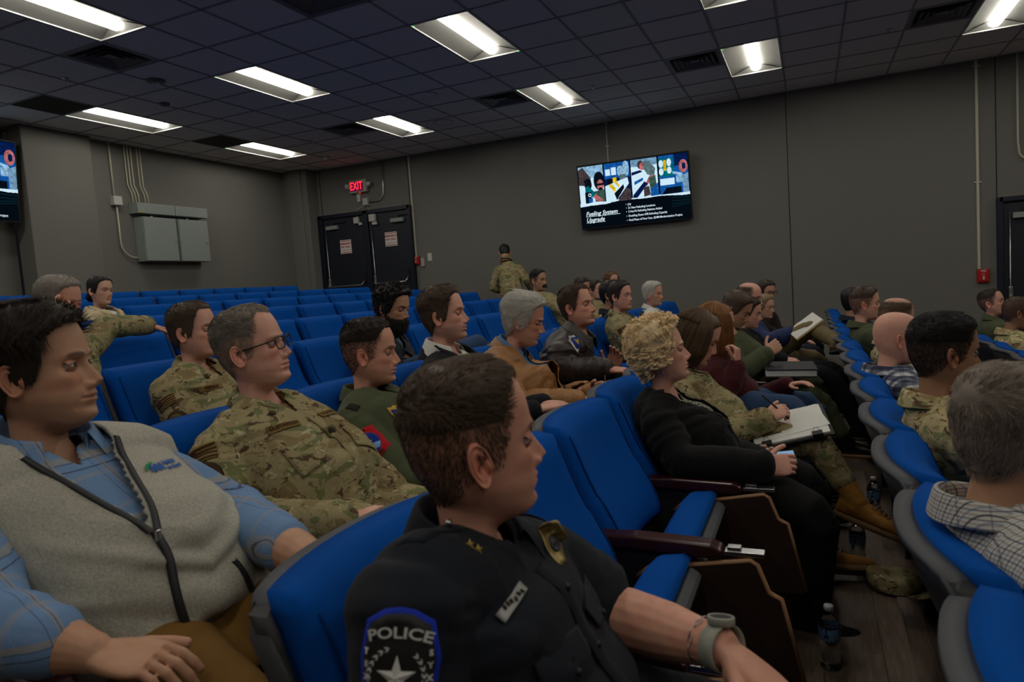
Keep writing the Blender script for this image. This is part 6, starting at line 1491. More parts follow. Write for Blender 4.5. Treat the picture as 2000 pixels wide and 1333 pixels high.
# --- flight suit with red patch
rp = P_(label='person in green flight suit with a red and blue shoulder patch', row=2, q=2, head=(724, 690, 2.10), view=76, pitch=0, hs=1.03, skin='ruddy', hair='dark', style='fade', top=.016, side=.002, comb='fwd', recede=.35, jaw=.7, neck=1.2, nose=1.1, seed=12, scalptint=.55, bs=1.05,
    trousers='flight_green', top_=FS(sr=.008, v=(.028, .06)))
def redpatch(f):
    s = -1; S, E = f.Sh[s], f.el[s]; ax = unit(S-E); out = -f.LS+f.F0*.70; d = -unit(out-ax*(out@ax)); c = S*.62+E*.38; cir = lambda r: [(r*math.cos(a), r*math.sin(a)) for a in np.linspace(0, 6.28, 29)[:-1]]
    b = f.decal('squadron_patch', c, d, ax, .115, .115, 'thread_red', [(.47, .30), (.5, .42), (.2, .5), (0, .5), (-.2, .5), (-.5, .42), (-.47, .30), (-.5, 0), (-.47, -.30), (-.5, -.42), (-.2, -.5), (0, -.5), (.2, -.5), (.5, -.42), (.47, -.30), (.5, 0)], lift=.005)
    f.decal('patch_field', c, d, ax, .115, .115, 'thread_blue', cir(.37), lift=.0065, par=b); f.decal('patch_wave', c-ax*.020, d, ax, .075, .028, 'thread_light', [(.5, .1), (.3, .35), (0, .5), (-.3, .35), (-.5, .1), (-.35, -.5), (.35, -.5)], lift=.008, par=b)
    f.decal('patch_emblem', c+ax*.004, d, ax, .040, .034, 'thread_white', [(-.5, .2), (-.1, .1), (.1, .5), (.2, .1), (.5, 0), (.1, -.2), (-.1, -.5), (-.2, -.1)], lift=.0095, par=b)
    f.dtext('WINGED', c, d, ax, .010, 'thread_dark', b, off=(0, .049), arcr=.2, lift=.008); f.dtext('SQUADRON', c, d, ax, .009, 'thread_dark', b, off=(0, -.0485), lift=.008)
    P = f.front(-.105, -.115, 0); b = f.decal('command_shield', P, -f.Fr, f.Tn, .060, .070, 'thread_gold', [(.5, .35), (.45, .5), (.15, .42), (0, .5), (-.15, .42), (-.45, .5), (-.5, .35), (-.45, -.1), (-.25, -.4), (0, -.5), (.25, -.4), (.45, -.1)], lift=.005); f.decal('shield_field', P, -f.Fr, f.Tn, .046, .054, 'thread_blue', [(.5, .35), (-.5, .35), (-.45, -.1), (0, -.5), (.45, -.1)], lift=.007, par=b)
    f.decal('rank_tab', S*.93+E*.07+W3((0, 0, .04)), (0, .3, -1), f.F0, .03, .045, 'thread_dark', lift=.004)
    f.strip('zip_track', [(0, -.06-i*.03) for i in range(9)], .014, 'zip_dark')
redpatch(rp)
# --- suit man
su = P_(label='person with brown hair and light stubble in a black suit jacket and open white shirt', row=2, q=2, head=(868, 617, 2.66), view=74, pitch=-7, hs=1.03, skin='pink', hair='brown', style='short', top=.026, side=.008, comb='fwd', len=1.0, jaw=.7, neck=1.2, nose=1.05, stubble=.34, seed=14, bs=1.06, recede=.3,
    trousers='suit_black', top_=dict(name='suit_jacket', mat='suit_black', v=(.085, .30), inner='white_cloth', innername='dress_shirt', fold=.007, lapel='suit_black', cuff='suit_black',
    collars=[dict(name='shirt_collar', mat_='white_cloth', gap=.80, stand=.038, fall=.066, tip=.060, r=.062, flare=.034, lift=.004), dict(name='jacket_collar', mat_='suit_black', gap=.95, stand=.020, fall=.045, tip=.0, r=.080, flare=.022, lift=-.012)]))
# --- tan leather jacket
tn = P_(label='person with tousled grey hair, glasses and tan leather jacket, holding a pen', row=2, q=2, head=(1024, 626, 3.22), view=78, pitch=14, hs=1.06, skin='ruddy', hair='silver', style='mop', top=.034, side=.020, comb='back', len=.9, jaw=.9, neck=1.2, dchin=.8, nose=1.25, seed=15, bs=1.08, fat=.07, slouch=.07, pelvis=(-1.30, 3.22, .76),
    glasses=dict(mat_='dark_metal', frame='thin', slip=.012, dz=-.010), lid=(.0015, -.003), trousers='navy_cloth', wr=A3(1128, 786, 2.98), handR=dict(curl=.5, d=(.9, .1, .1), n=(0, .3, -1)), wl=A3(1160, 765, 3.28), handL=dict(curl=.75, d=(.8, -.35, .35), n=(-.2, -.5, -.6)), er=A3(1010, 790, 2.92),
    top_=dict(name='leather_jacket', mat='leather_tan', v=(.052, .30), inner='chambray', innername='denim_shirt', fold=.020, cuff='leather_tan', sr=.010, vpipe='leather_tan', pw=.016,
    collars=[dict(name='shirt_collar', mat_='chambray', gap=.60, stand=.034, fall=.050, tip=.040, r=.062, lift=.004), dict(name='jacket_collar', mat_='leather_tan', gap=.8, stand=.030, fall=.040, tip=.01, r=.078, flare=.020, lift=-.008)]))
m = MB(); pp = tn.wr[1]+unit(W3((.8, -.35, .35)))*.085; m.cyl(pp+W3((0, .0, .055)), pp+W3((.005, 0, -.075)), .0042, 8); m.cyl(pp+W3((.005, 0, -.075)), pp+W3((.006, 0, -.088)), .0035, 8, r2=.001); tag(m.build('pen', 'steel', fix=False), 'slim silver pen in the hand of the tan-jacket man', 'pen')
tn.strip('pocket_zip', [(-.07-.05*u, -.16-.01*u) for u in np.linspace(0, 1, 8)], .008, 'zip_dark', par=tn.gar)
# --- dark brown leather flight jacket
lj = P_(label='person in dark brown leather jacket with a blue wing shield on the chest', row=2, q=2, head=(1128, 600, 3.785), view=62, pitch=-10, hs=1.03, skin='ruddy', hair='brown', style='fade', top=.018, side=.006, comb='fwd', recede=.6, jaw=.8, neck=1.3, nose=1.08, seed=16, bs=1.1, fat=.04, slouch=.05,
    trousers='flight_green', wr=A3(1185, 722, 3.58), handR=dict(curl=.4, d=(.95, -.05, -.05), n=(0, .1, -1)), wl=A3(1196, 722, 3.90), handL=dict(curl=.3, d=(.35, -.25, .9), n=(-.1, -.9, -.2)), er=A3(1095, 722, 3.55),
    top_=dict(name='leather_jacket', mat='leather_brown', v=(.024, .05), inner='flight_green', innername='flight_suit', fold=.020, cuff='black_knit', sr=.012, collars=[dict(name='jacket_collar', mat_='leather_brown', gap=.45, stand=.036, fall=.052, tip=.030, r=.072, flare=.024)]))
P = A3(1122, 672, 3.65); dl = unit(P-W3((0, 0, CAMZ))); sh_ = [(.5, .30), (.42, .5), (.15, .40), (0, .48), (-.15, .40), (-.42, .5), (-.5, .30), (-.45, -.1), (-.25, -.4), (0, -.55), (.25, -.4), (.45, -.1)]
b = lj.decal('command_shield', P, dl, (0, 0, 1), .085, .105, 'thread_white', sh_, lift=.005); lj.decal('shield_field', P+lj.Tn*.008, dl, (0, 0, 1), .070, .078, 'thread_blue', sh_, lift=.007, par=b); lj.decal('wings', P+lj.Tn*.012, dl, (0, 0, 1), .050, .045, 'thread_gold', [(-.5, .5), (-.1, .1), (0, .4), (.1, .1), (.5, .5), (.2, -.2), (0, -.5), (-.2, -.2)], lift=.009, par=b)
lj.strip('zip_track', [(0, -.06-i*.03) for i in range(9)], .012, 'zip_dark')
watch(lj.root, lj.wr[-1]-unit(lj.wr[-1]-lj.el[-1])*.0, lj.wr[-1]-lj.el[-1], (.1, -.6, .8), strap='steel', face='white_plastic', r=.030, fr=.018)
# --- row behind
pk = P_(label='person in camouflage uniform, brown hair, seated behind the glasses man', row=3, q=2, head=(380, 648, 2.10), view=60, pitch=-5, hs=1.0, skin='pink', hair='brown', style='short', top=.016, side=.006, comb='fwd', recede=.5, len=1.2, jaw=.6, neck=1.2, nose=.98, seed=17, trousers='camo', top_=U(sr=.006, fold=.012), bs=1.04, stubble=.1)
ocp_patches(pk, 'PERKINS', None, pa='patch_olive')
cm = P_(label='person with curly black hair and full beard in a navy quilted jacket', row=3, q=2, head=(768, 602, 3.5), view=56, pitch=10, hs=1.08, skin='tan', hair='black', style='curly', top=.028, side=.018, curl=.005, len=.6, thick=.0009, jaw=.6, nose=1.1, seed=18, beard='beard', beardlen=.014, stubble=.8, trousers='jeans', lid=(.002, -.003), knL=A3(950, 668, 4.0)+W3((-.02, 0, 0)),
    top_=dict(name='quilted_jacket', mat='quilt_navy', v=(.05, .22), inner='chambray', innername='blue_shirt', fold=.010, cuff='quilt_navy', sr=.008, vpipe='zip_dark', collars=[dict(name='collar', mat_='chambray', gap=.7, stand=.03, fall=.045, tip=.03, r=.060), dict(name='jacket_collar', mat_='quilt_navy', gap=.85, stand=.035, fall=.035, tip=.01, r=.076, lift=-.008)]))
# --- row 4 laughing man, row 6 woman in cream
la_h = A3(116, 590, 2.10)
la = P_(label='person in camouflage uniform with grey hair, hand over face, arm along a seat back', row=4, q=1, head=(116, 592, 2.10), view=52, pitch=8, hs=1.02, skin='ruddy', hair='grey', style='short', top=.018, side=.009, comb='fwd', jaw=.6, seed=19, lid=(.0008, -.001), trousers='camo',
    wl=A3(288, 636, 2.72), el=A3(212, 637, 2.42), handL=dict(d=(.42, .85, -.35), n=(.15, 0, -1), curl=.30, bare=.4), wr=la_h+W3((.105, -.115, -.085)), er=la_h+W3((.10, -.22, -.30)), handR=dict(d=(.15, .75, .35), n=(-.95, .1, .1), curl=.55), top_=U(sr=.006, fold=.012))
cr = P_(label='person in cream coat with black neck bow, dark hair tied back', row=6, q=1, head=(197, 569, 3.785), view=42, pitch=0, roll=-4, fem=1, hs=1.0, skin='fair', hair='black', style='bun', bunpos=(-.110, 0, -.045), bunr=.038, top=.014, side=.010, comb='back', jaw=-.5, seed=20, stubble=0, lipcol=(.42, .08, .08), nose=.9, trousers='navy_cloth',
    top_=dict(name='coat', mat='cream_coat', v=(.05, .22), inner='white_cloth', innername='blouse', fold=.006, lapel='cream_coat', cuff='cream_coat', collars=[dict(name='coat_collar', mat_='cream_coat', gap=.9, stand=.02, fall=.05, r=.074, flare=.03)]))
cr.decal('neck_bow', cr.front(0, -.03, .01), -cr.Fr, cr.Tn, .11, .05, 'black', [(.5, .4), (.1, .12), (-.1, .12), (-.5, .4), (-.5, -.4), (-.1, -.12), (.1, -.12), (.5, -.4)], lift=.012)
# --- row of the police officer
bl = P_(label='person with curly blonde hair in a black cardigan, holding a phone', row=1, q=2, head=(1290, 690, 2.66), view=92, pitch=-12, fem=1, hs=1.04, bs=1.05, skin='pink', hair='blond', style='curly', top=.030, side=.024, len=.8, curl=.0095, turns=1.6, thick=.0009, dens=1.0, locks=520, jaw=.1, seed=22, stubble=0, nose=1.05, pitch_=0, slouch=.05, fat=.03,
    trousers='trouser_black', wr=A3(1492, 913, 2.44), er=A3(1330, 905, 2.42), handR=dict(d=(.92, .25, .10), n=(-.1, .85, -.5), curl=.55), wl=A3(1440, 893, 2.78), handL=dict(d=(.85, -.3, .05), n=(0, -.1, 1), curl=.3), knR=A3(1600, 1010, 2.45), anR=A3(1590, 1215, 2.52), knL=A3(1585, 945, 2.80), anL=A3(1600, 1170, 2.85), ftR=(1, .0, -.1), ftL=(1, .1, -.1),
    top_=dict(name='cardigan', mat='black_knit', v=(.075, .36), inner='leaf_print', innername='print_top', fold=.012, cuff='black_knit', sr=.012, vpipe='black_knit', pw=.022))
ph = thing('smartphone', 'lit smartphone held by the blonde person in black', 'phone', (0, 0, 0)); c_ = A3(1512, 898, 2.66); xd = unit(W3((1, .18, .10))); yd = W3((-.15, .9, .45)); ph.matrix_world = frame_m(c_, xd, yd)
m = MB(); m.box((0, 0, 0), (.155, .076, .008), bev=.0035); m.build('case', 'black', ph); m = MB(); m.box((0, 0, .0045), (.148, .070, .001)); s_ = m.build('display', 'phone_glow', ph)
for i in range(5):
    m = MB(); m.box((-.05+.016*i, .005-(i % 2)*.006, .0052), (.004, .05-(i % 3)*.012, .0003)); m.build('text_line', 'scr_dark', s_)
er_ = bl.X(np.array([[-.010, -.082, -.050], [-.010, -.084, -.066], [-.010, -.084, -.078]])); m = NM(); m.tube(er_, .0008, 5); [m.sphere(p, .0035, 6) for p in er_[1:]]; V, F_, _ = m.arr(); obj_mesh('earring', np_mesh('earring', V, F_), 'steel', bl.root)
m = NM(); a_ = np.linspace(0, 6.28, 17)[:-1]; ax = unit(bl.wr[-1]-bl.el[-1]); s1 = unit(np.cross(ax, (0, 0, 1))); s2 = np.cross(s1, ax); [m.sphere(bl.wr[-1]+s1*.029*math.cos(a)+s2*.029*math.sin(a), .0036, 6) for a in a_]; V, F_, _ = m.arr(); obj_mesh('bracelet', np_mesh('bracelet', V, F_), 'white_plastic', bl.root)
cw = P_(label='person in camouflage uniform with brown bobbed hair, writing on a clipboard', row=1, q=2, head=(1362, 660, 3.22), view=88, pitch=24, fem=1, hs=1.02, skin='pink', hair='lightbrown', style='bob', bottom=-.115, tuck=.22, gap=.95, jaw=-.4, seed=23, stubble=0, lid=(-.001, -.003), slouch=.06, nose=.95,
    trousers='camo', wr=A3(1497, 818, 3.04), er=A3(1400, 862, 2.98), handR=dict(d=(.85, .25, .45), n=(.1, .6, -.7), curl=.75), wl=A3(1435, 822, 3.36), handL=dict(d=(.95, -.15, -.1), n=(0, 0, -1), curl=.2), knR=A3(1598, 868, 3.06), anR=A3(1675, 985, 2.98), knL=A3(1520, 880, 3.35), anL=(floor_pt(1600, 1125, .1)[0], floor_pt(1600, 1125, .1)[1], .2), ftR=(.93, -.22, -.28), upR=(.25, .0, .95), ftL=(1, .1, 0), boot=True, shoe='boot_tan',
    top_=U(sr=.008, fold=.012))
cw.decal('shoulder_patch', cw.Sh[-1]*.75+cw.el[-1]*.25, unit(cw.LS-cw.F0*.2), (0, 0, 1), .06, .05, 'patch_olive', lift=.005)
cb = thing('clipboard', 'clipboard with white papers and binder clips on the lap of the writing person', 'clipboard', (0, 0, 0)); cb.matrix_world = frame_m(A3(1538, 832, 3.08)+W3((0, 0, .0)), (1, .12, .22), (-.2, .9, .30))
m = MB(); m.box((0, 0, -.008), (.33, .25, .008), bev=.003); m.build('board', 'black', cb); m = MB(); m.box((0, 0, .001), (.30, .23, .010), bev=.001); m.build('paper_stack', 'paper', cb)
m = MB(); m.box((.02, .01, .007), (.26, .18, .002), Matrix.Rotation(.12, 3, 'Z')); m.build('top_sheet', 'paper', cb); m = MB(); m.box((-.08, .02, .0085), (.08, .16, .001), Matrix.Rotation(.12, 3, 'Z')); m.build('printed_panel', 'patch_olive', cb)
for xx in (-.10, .10):
    m = MB(); m.prism([(-.02, -.128), (.02, -.128), (.02, -.10), (-.02, -.10)], -.014, .012, 'xy'); m.tube([(xx*0-.012, -.105, .010), (-.008, -.075, .012), (.008, -.075, .012), (.012, -.105, .010)], .001, 5); o = m.build('binder_clip', 'black', cb, fix=False); o.location = (xx, 0, 0)
m = MB(); pp = cw.wr[-1]+unit(W3((.85, .25, .45)))*.07; m.cyl(pp+W3((-.075, .01, .065)), pp+W3((.03, -.005, -.035)), .004, 8); tag(m.build('pen', 'black', fix=False), 'dark pen held by the person writing on the clipboard', 'pen')
rh = P_(label='person with straight ginger hair in a maroon sweater, hand at chin, in blue jeans', row=1, q=1, head=(1399, 638, 3.785), view=97, pitch=2, fem=1, hs=1.02, skin='pink', hair='ginger', style='long', bottom=-.155, gap=.8, tuck=.1, jaw=-.4, seed=24, stubble=0, trousers='jeans', wr=A3(1440, 712, 3.62), er=A3(1420, 772, 3.55), handR=dict(d=(.05, .1, 1), n=(-.9, .2, 0), curl=.8), knR=A3(1560, 798, 3.60), knL=A3(1590, 790, 3.95),
    top_=dict(name='sweater', mat='maroon_knit', fold=.010, cuff='maroon_knit', sr=.006))
ld = P_(label='person in green flight suit looking down, ring binder on lap', row=1, q=1, head=(1438, 606, 4.91), view=76, pitch=26, hs=1.03, skin='tan', hair='brown', style='short', top=.018, side=.007, comb='fwd', jaw=.6, neck=1.2, seed=25, lid=(0, -.003), bs=1.06, fat=.03, trousers='flight_green', wr=A3(1500, 690, 4.72), handR=dict(d=(.6, .5, .5), n=(-.5, .5, -.5), curl=.6), er=A3(1440, 735, 4.65), wl=A3(1475, 745, 5.05), knR=A3(1600, 780, 4.72), knL=A3(1590, 745, 5.06), anR=A3(1660, 870, 4.72), shoe='shoe_black', boot=True, top_=FS(sr=.012))
ld.decal('unit_patch', ld.Sh[-1]*.6+ld.el[-1]*.4, unit(ld.LS-ld.F0*.3), (0, 0, 1), .09, .09, 'thread_red', [(.5*math.cos(a), .5*math.sin(a)) for a in np.linspace(0, 6.28, 21)[:-1]], lift=.005); ld.decal('patch_field', ld.Sh[-1]*.6+ld.el[-1]*.4, unit(ld.LS-ld.F0*.3), (0, 0, 1), .06, .06, 'thread_blue', [(.5*math.cos(a), .5*math.sin(a)) for a in np.linspace(0, 6.28, 21)[:-1]], lift=.007)
watch(ld.root, ld.wr[-1], ld.wr[-1]-ld.el[-1], (.3, -.6, .6), r=.030)
bd = thing('ring_binder', 'grey ring binder of papers on the lap of the flight suit man looking down', 'binder', (0, 0, 0)); bd.matrix_world = frame_m(A3(1542, 722, 4.72), (1, .1, -.02), (-.1, 1, .06))
m = MB(); m.box((0, 0, 0), (.30, .26, .045), bev=.006); m.build('pages', 'paper', bd)
for z_ in (-.026, .026):
    m = MB(); m.box((0, 0, z_), (.31, .28, .004), bev=.001); m.build('cover', 'dark_metal' if z_ > 0 else 'black', bd)
hd = P_(label='person in dark suit mostly hidden behind the binder holder, hands clasped', row=1, q=1, head=(1462, 612, 5.47), view=80, pitch=10, hs=.98, skin='pink', hair='dark', style='short', jaw=.4, seed=26, trousers='suit_black', wr=A3(1530, 702, 5.36), handR=dict(d=(.9, .15, -.15), n=(0, .3, -1), curl=.5), er=A3(1478, 690, 5.26), wl=A3(1535, 704, 5.52), handL=dict(d=(.85, -.3, -.1), n=(0, 0, -1), curl=.4), knR=A3(1620, 735, 5.35), knL=A3(1632, 725, 5.6), anR=A3(1680, 840, 5.35), anL=A3(1690, 820, 5.6),
    top_=dict(name='suit_jacket', mat='suit_black', v=(.05, .2), inner='white_cloth', fold=.006, lapel='suit_black', cuff='suit_black', collars=[dict(name='shirt_collar', mat_='chambray', gap=.5)]))
nv = P_(label='balding person in navy jacket and khaki trousers, writing with legs crossed', row=1, q=1, head=(1464, 583, 6.04), view=68, pitch=6, hs=1.05, skin='pink', hair='brown', style='fade', bare=1.0, recede=1.5, top=.006, side=.004, jaw=.5, neck=1.2, seed=27, bs=1.08, trousers='stone_khaki', wr=A3(1548, 652, 5.86), er=A3(1500, 668, 5.74), handR=dict(d=(.7, .2, .35), n=(.1, .7, -.6), curl=.65), knR=A3(1585, 640, 5.80), anR=A3(1640, 672, 5.62), ftR=(.9, -.3, .1), knL=A3(1600, 700, 6.2), anL=A3(1610, 790, 6.25), shoe='shoe_brown', legk=.95,
    top_=dict(name='jacket', mat='navy_jacket', v=(.03, .08), inner='chambray', innername='shirt', fold=.012, cuff='navy_jacket', sr=.010, collars=[dict(name='collar', mat_='navy_jacket', gap=.5, stand=.03, fall=.04, tip=.02)]))
nb = thing('notebook', 'yellow-edged notebook propped on the knee of the navy-jacket man', 'notebook', (0, 0, 0)); nb.matrix_world = frame_m(A3(1572, 637, 5.78), (1, .2, .75), (-.3, .9, .3))
m = MB(); m.box((0, 0, 0), (.24, .19, .012), bev=.002); m.build('pages', 'paper', nb); m = MB(); m.box((0, 0, -.008), (.25, .20, .004)); m.build('cover', 'thread_gold', nb)
ow = P_(label='grey-haired person with glasses, small, between the navy jacket and dark brown jacket', row=1, q=0, head=(1493, 600, 6.6), view=62, fem=1, pitch=4, hs=.92, skin='fair', hair='sandy', style='short', top=.02, side=.014, jaw=-.2, seed=28, glasses=dict(mat_='dark_metal', frame='thin', lens=False), stubble=0, top_=dict(name='cardigan', mat='black_knit', fold=.006, cuff='black_knit'))
gm = P_(label='person with dark-rimmed glasses and brown jacket, farthest in the police officer row', row=1, q=0, head=(1497, 572, 7.4), view=42, pitch=3, seat=(1, 2), hs=.98, skin='tan', hair='dark', style='short', top=.02, side=.010, comb='back', seed=29, glasses=dict(), jaw=.1, pelvis=(-.385, 7.44, .66), wr=A3(1530, 655, 7.2), trousers='suit_black', top_=dict(name='jacket', mat='dark_brown_cloth', fold=.008, cuff='dark_brown_cloth', sr=.006, collars=[dict(name='collar', mat_='black_knit', gap=.2, stand=.05, fall=.0)]))
# --- further people of the grey-vest man's row and behind
bp_ = P_(label='person with dark hair in camouflage uniform with a tan flag and round shoulder patch', row=2, q=1, head=(1212, 579, 5.47), view=60, pitch=-3, hs=1.0, skin='pink', hair='dark', style='short', top=.018, side=.006, comb='fwd', jaw=.4, seed=30, trousers='camo', top_=U(sr=.008), neck=1.2); ocp_patches(bp_, None, None, pa='patch_tan')
gv = P_(label='person with swept grey hair and goatee in dark vest over white shirt', row=2, q=1, head=(1276, 575, 6.6), view=64, pitch=0, hs=.98, skin='ruddy', hair='silver', style='short', top=.020, side=.010, comb='back', jaw=.2, stubble=.5, seed=31, trousers='suit_black', top_=dict(name='dress_shirt', mat='white_cloth', fold=.008, cuff='white_cloth', sr=.006, collars=[dict(name='collar', mat_='white_cloth', gap=.4)]))
vm = NM(); Pp, Nb = gv.Pp, gv.Nb
vm.loft([(Pp*(1-t)+Nb*t, gv.L, gv.Fr, w_, d_, d_) for t, w_, d_ in ((-.1, .17, .15), (.15, .19, .155), (.5, .185, .15), (.75, .19, .145), (.9, .17, .125), (.98, .12, .10), (1.0, .09, .08))], 28); V, F_, nr = remesh(vm, .012, 3); V, F_ = carve(V, F_, lambda P: np.maximum.reduce([np.abs((P-Nb)@gv.L)-.06*np.clip(1+((P-Nb)@gv.Tn)/.2, 0, 1)-.01, -((P-Nb)@gv.Fr+.06), -((P-Nb)@gv.Tn+.2)])); V, F_ = compact(V, F_); obj_mesh('waistcoat', np_mesh('waistcoat', V, F_), 'vest_dark', gv.root).modifiers.new('t', 'SOLIDIFY').thickness = .006
P_(label='dark-haired person half hidden behind the round-patch uniformed man', row=2, q=0, head=(1194, 576, 6.04), view=70, hs=1.0, skin='tan', hair='black', style='medium', top=.02, side=.016, seed=32, top_=U('quilt_navy', name='jacket', inner='black_knit'))
P_(label='person with dark moustache in camouflage uniform, near the standing person', row=3, q=1, head=(1052, 548, 7.16), view=52, hs=1.0, skin='tan', hair='black', style='fade', top=.016, side=.003, comb='back', jaw=.2, seed=33, beard='moustache', trousers='camo', top_=U())
P_(label='person in camouflage uniform half hidden behind the dark leather jacket man', row=3, q=1, head=(1137, 563, 7.72), view=52, pitch=8, hs=1.0, skin='tan', hair='dark', style='short', seed=34, trousers='camo', top_=U())
P_(label='person in camouflage uniform with dark hair pulled back, between two others', row=3, q=1, head=(1163, 566, 8.28), view=56, fem=1, hs=1.0, skin='fair', hair='dark', style='bun', bunpos=(-.115, 0, .0), bunr=.03, comb='back', jaw=-.4, seed=35, stubble=0, trousers='camo', top_=U())
P_(label='person with long wavy brown hair, farthest back by the wall', row=3, q=1, head=(1195, 549, 8.85), view=40, fem=1, hs=.98, skin='fair', hair='auburn', style='long', bottom=-.19, wave=.005, gap=1.0, jaw=-.4, seed=36, stubble=0, top_=dict(name='jacket', mat='black_knit', fold=.008, cuff='black_knit'))
# --- row in front (row of the bald man)
pg = P_(label='person with thick greyish hair and white checked shirt at the right edge, from behind', row=0, q=2, head=(1985, 848, 1.535), view=128, pitch=6, hs=.98, skin='tan', hair='ash', style='mop', top=.026, side=.018, comb='fwd', len=1.0, jaw=.6, neck=1.1, seed=40, var=.5, bs=1.06, trousers='navy_cloth', top_=dict(name='checked_shirt', mat='check_white', fold=.010, cuff='check_white', sr=.010, collars=[dict(name='collar', mat_='check_white', gap=.35, stand=.034, fall=.046, tip=.02, r=.064)]))
cd = P_(label='person with black hair faded at the sides in pale camouflage, beside the checked shirt', row=0, q=2, head=(1845, 690, 2.55), view=112, pitch=2, seat=(0, 11), pelvis=(.60, 2.62, .56), hs=1.02, skin='brown', hair='black', style='fade', top=.018, side=.0035, comb='fwd', jaw=.6, neck=1.2, nose=1.1, seed=41, bs=1.08, trousers='camo_pale', top_=U('camo_pale', sr=.012), eye='dark')
ba = P_(label='bald person in navy and white checked shirt', row=0, q=2, head=(1752, 662, 3.72), view=106, pitch=6, hs=1.03, skin='pink', hair='salt', style='bald', jaw=.9, neck=1.4, seed=42, bs=1.06, scalptint=.0, trousers='navy_cloth', glasses=dict(mat_='gold_metal', frame='thin', lens=False), top_=dict(name='checked_shirt', mat='plaid_navy', fold=.010, cuff='plaid_navy', sr=.010, collars=[dict(name='collar', mat_='plaid_navy', gap=.35, stand=.034, fall=.046, tip=.02, r=.066)]))
P_(label='person with thinning brown hair in pale camouflage, beyond the bald person', row=0, q=1, head=(1752, 622, 4.91), view=118, pitch=6, hs=1.04, skin='pink', hair='lightbrown', style='fade', top=.008, side=.004, bare=.7, recede=.8, jaw=.4, seed=43, trousers='camo_pale', top_=U('camo_pale'))
fs = P_(label='person with short brown hair in green flight suit with an orange and white shoulder patch', row=0, q=1, head=(1690, 594, 5.6), seat=(0, 6), pelvis=(.585, 5.56, .56), view=92, hs=1.02, skin='pink', hair='brown', style='fade', top=.016, side=.003, comb='fwd', jaw=.4, neck=1.2, seed=44, trousers='flight_green', top_=FS())
for nm_, r_, mt, li in (('unit_patch', .09, 'thread_white', .005), ('patch_centre', .05, 'boot_tan', .007)): fs.decal(nm_, fs.Sh[-1]*.55+fs.el[-1]*.45, unit(fs.LS-fs.F0*.1), (0, 0, 1), r_, r_, mt, [(.5*math.cos(a), .5*math.sin(a)) for a in np.linspace(0, 6.28, 21)[:-1]], lift=li)
P_(label='dark-haired person in navy jacket, hidden behind the flight suit with orange patch', row=0, q=0, head=(1667, 590, 6.9), seat=(0, 4), pelvis=(.585, 6.9, .56), view=128, hs=1.03, skin='tan', hair='black', style='short', seed=45, top_=dict(name='jacket', mat='navy_cloth', fold=.008, cuff='navy_cloth', collars=[dict(name='collar', mat_='navy_cloth', gap=.4)]))
# --- front row at the right edge
r1 = P_(label='person in flight suit with blue and yellow patch before the right-hand doors', row=-1, q=1, head=(1938, 592, 7.16), view=76, pitch=-12, hs=.98, skin='pink', hair='dark', style='fade', top=.010, side=.003, recede=.5, seed=46, neck=1.2, trousers='flight_green', top_=FS())
for nm_, r_, mt, li, sh2 in (('unit_patch', .085, 'thread_blue', .005, [(0, .5), (-.5, 0), (0, -.5), (.5, 0)]), ('patch_bar', .11, 'thread_gold', .008, [(-.5, .14), (-.5, -.14), (.5, -.14), (.5, .14)])): r1.decal(nm_, r1.Sh[-1]*.75+r1.el[-1]*.25, unit(r1.LS-r1.F0*.2), (0, 0, 1), r_, r_, mt, sh2, lift=li)
P_(label='person in camouflage with cropped hair, cut off by the right edge', row=-1, q=1, head=(1988, 612, 6.3), seat=(-1, 5), pelvis=(1.56, 6.3, .46), view=104, pitch=8, hs=1.02, skin='brown', hair='dark', style='buzz', recede=1, seed=47, neck=1.3, trousers='camo_pale', top_=U('camo_pale'))
# --- standing person by the side wall, bending, seen from behind
hp0 = A3(1000, 572, 9.45)
st = figure(dict(label='person in camouflage uniform with dark hair, standing bent over by the side wall', row=4, stand=1, q=1, head=(986, 494, 9.72), yaw=115, pitch=38, fem=1, hs=1.0, bs=1.05, skin='tan', hair='black', style='bun', bunpos=(-.09, 0, .07), bunr=.03, comb='back', seed=48, byaw=105, pelvis=hp0, neckbase=A3(993, 517, 9.66),
    kneedummy=0, knR=hp0+W3((.08, .03, -.42)), knL=hp0+W3((-.08, .03, -.42)), anR=W3((hp0[0]+.09, hp0[1], .5)), anL=W3((hp0[0]-.09, hp0[1], .5)), ftR=(0, 1, 0), ftL=(0, 1, 0), wr=hp0+W3((.24, .26, .02)), wl=hp0+W3((-.20, .26, .02)), trousers='camo', boot=True, shoe='boot_tan', top_=U(sr=.010)))
# ------------------------------------------------------------------ bottles, cap
def bottle(x, y, z, lab):
    t = thing('water_bottle', lab, 'bottle', (x, y, z), group='clear water bottles on the floor')
    prof = [(0, .004), (.022, 0), (.030, .004), (.0315, .015), (.030, .03), (.0315, .045), (.0295, .058), (.028, .072), (.0295, .085), (.0315, .10), (.0318, .135), (.031, .150), (.026, .165), (.017, .178), (.0125, .186), (.0125, .194), (.0, .194)]
    m = MB(); m.lathe(prof, n=28); m.build('bottle_body', 'clear_plastic', t)
    m = MB(); m.lathe([(0, .006), (.0285, .006), (.0295, .03), (.027, .072), (.030, .10), (.0302, .13), (0, .13)], n=28); m.build('water', 'water', t)
    m = MB(); m.lathe([(.0322, .098), (.0325, .100), (.0325, .136), (.0322, .138)], n=28); lb = m.build('label_band', 'bottle_label', t)
    m = MB(); m.lathe([(0, .206), (.0135, .206), (.0145, .203), (.0145, .190), (.0135, .190)], n=24); m.build('cap', 'bottle_cap', t)
plain('bottle_cap', (190, 192, 195), .5)
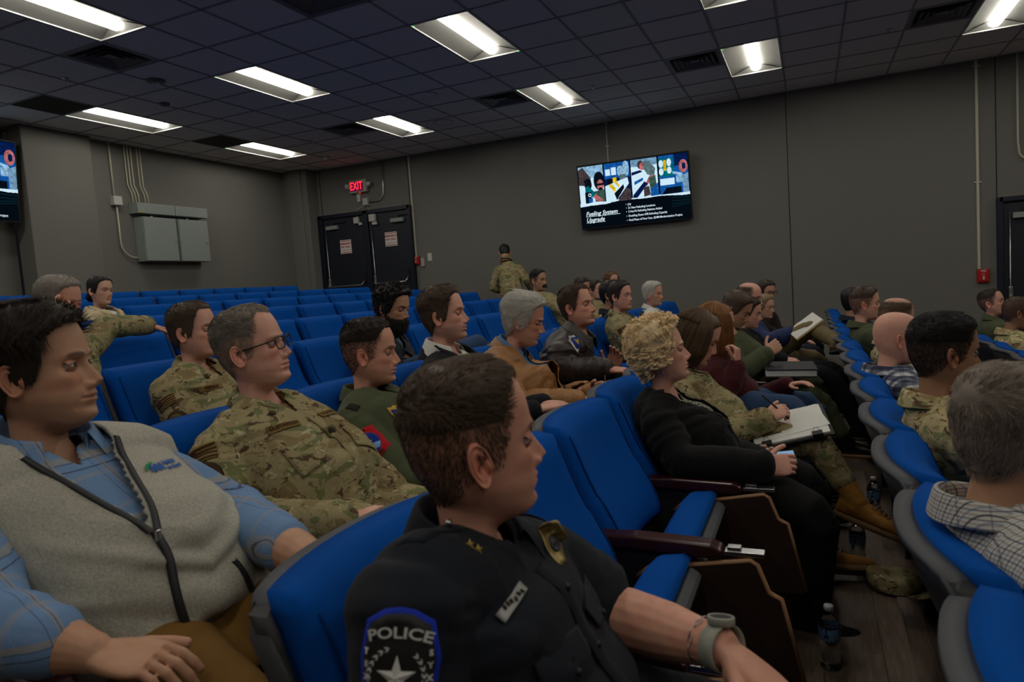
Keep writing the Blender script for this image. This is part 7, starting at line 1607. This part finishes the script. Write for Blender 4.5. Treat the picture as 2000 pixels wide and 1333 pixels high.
m_, nt_, b_ = base_mat('bottle_label', (90, 120, 160), .4); v_ = nt_.coords(scale=(1, 1, 1)); sx_ = nt_.n.new('ShaderNodeSeparateXYZ'); nt_.link(v_, sx_.inputs[0])
nt_.link(nt_.mix(nt_.math('LESS_THAN', nt_.noise(v_, 60, 1), .45), lin((84, 116, 158)), lin((20, 24, 44))), b_.inputs['Base Color'])
bottle(*floor_pt(1622, 1303, .1), 'nearest clear water bottle standing on the floor by the black shoes')
bottle(*floor_pt(1676, 1105, .1), 'water bottle standing beneath the raised tan boot')
bottle(*floor_pt(1708, 1010, .1), 'small water bottle behind the raised tan boot')
def field_cap():
    x, y, z = floor_pt(1745, 1150, .1); t = thing('camouflage_cap', 'camouflage cap with dark brim lying on the plank floor', 'cap', (x, y, z), rad(-20))
    n = NM(); rows = []; a = np.linspace(0, 2*np.pi, 36, endpoint=False)
    for h, r_, dx in ((.006, 1.0, 0), (.035, 1.03, 0), (.062, .98, -.004), (.074, .80, -.006), (.070, .45, -.008), (.066, .02, -.008)):
        rr_ = r_*(1+.05*np.sin(3*a+h*60)); rows.append(np.stack([.095*rr_*np.cos(a)+dx, .080*rr_*np.sin(a), np.full(36, h)+.010*np.sin(2*a+1)*(h > .03)], 1))
    n.add(np.array(rows), gridf(6, 36, True)); V, F, _ = n.arr(); o = obj_mesh('crown', np_mesh('crown', V, F), 'camo', t); m = o.modifiers.new('s', 'SUBSURF'); m.levels = m.render_levels = 1
    n = NM(); th = np.linspace(-1.15, 1.15, 22); rows = []
    for k_ in np.linspace(0, 1, 6): rows.append(np.stack([.088*np.cos(th)+k_*.065*np.cos(th*.7), .074*np.sin(th)*(1+.12*k_), .010-.004*k_+.010*k_*np.cos(th*1.3)**2], 1))
    n.add(np.array(rows), gridf(6, 22)); V, F, _ = n.arr(); o = obj_mesh('brim', np_mesh('brim', V, F), 'camo', t); m = o.modifiers.new('t', 'SOLIDIFY'); m.thickness = .004
    m = MB(); m.tube([(.098*math.cos(q)*1.04, .083*math.sin(q)*1.04, .020+.01*math.sin(2*q+1)) for q in np.linspace(0, 6.28, 30)], .0028, 6, cap=False); m.build('cord', 'black', t)
field_cap()
finish_figs()
make_seats()
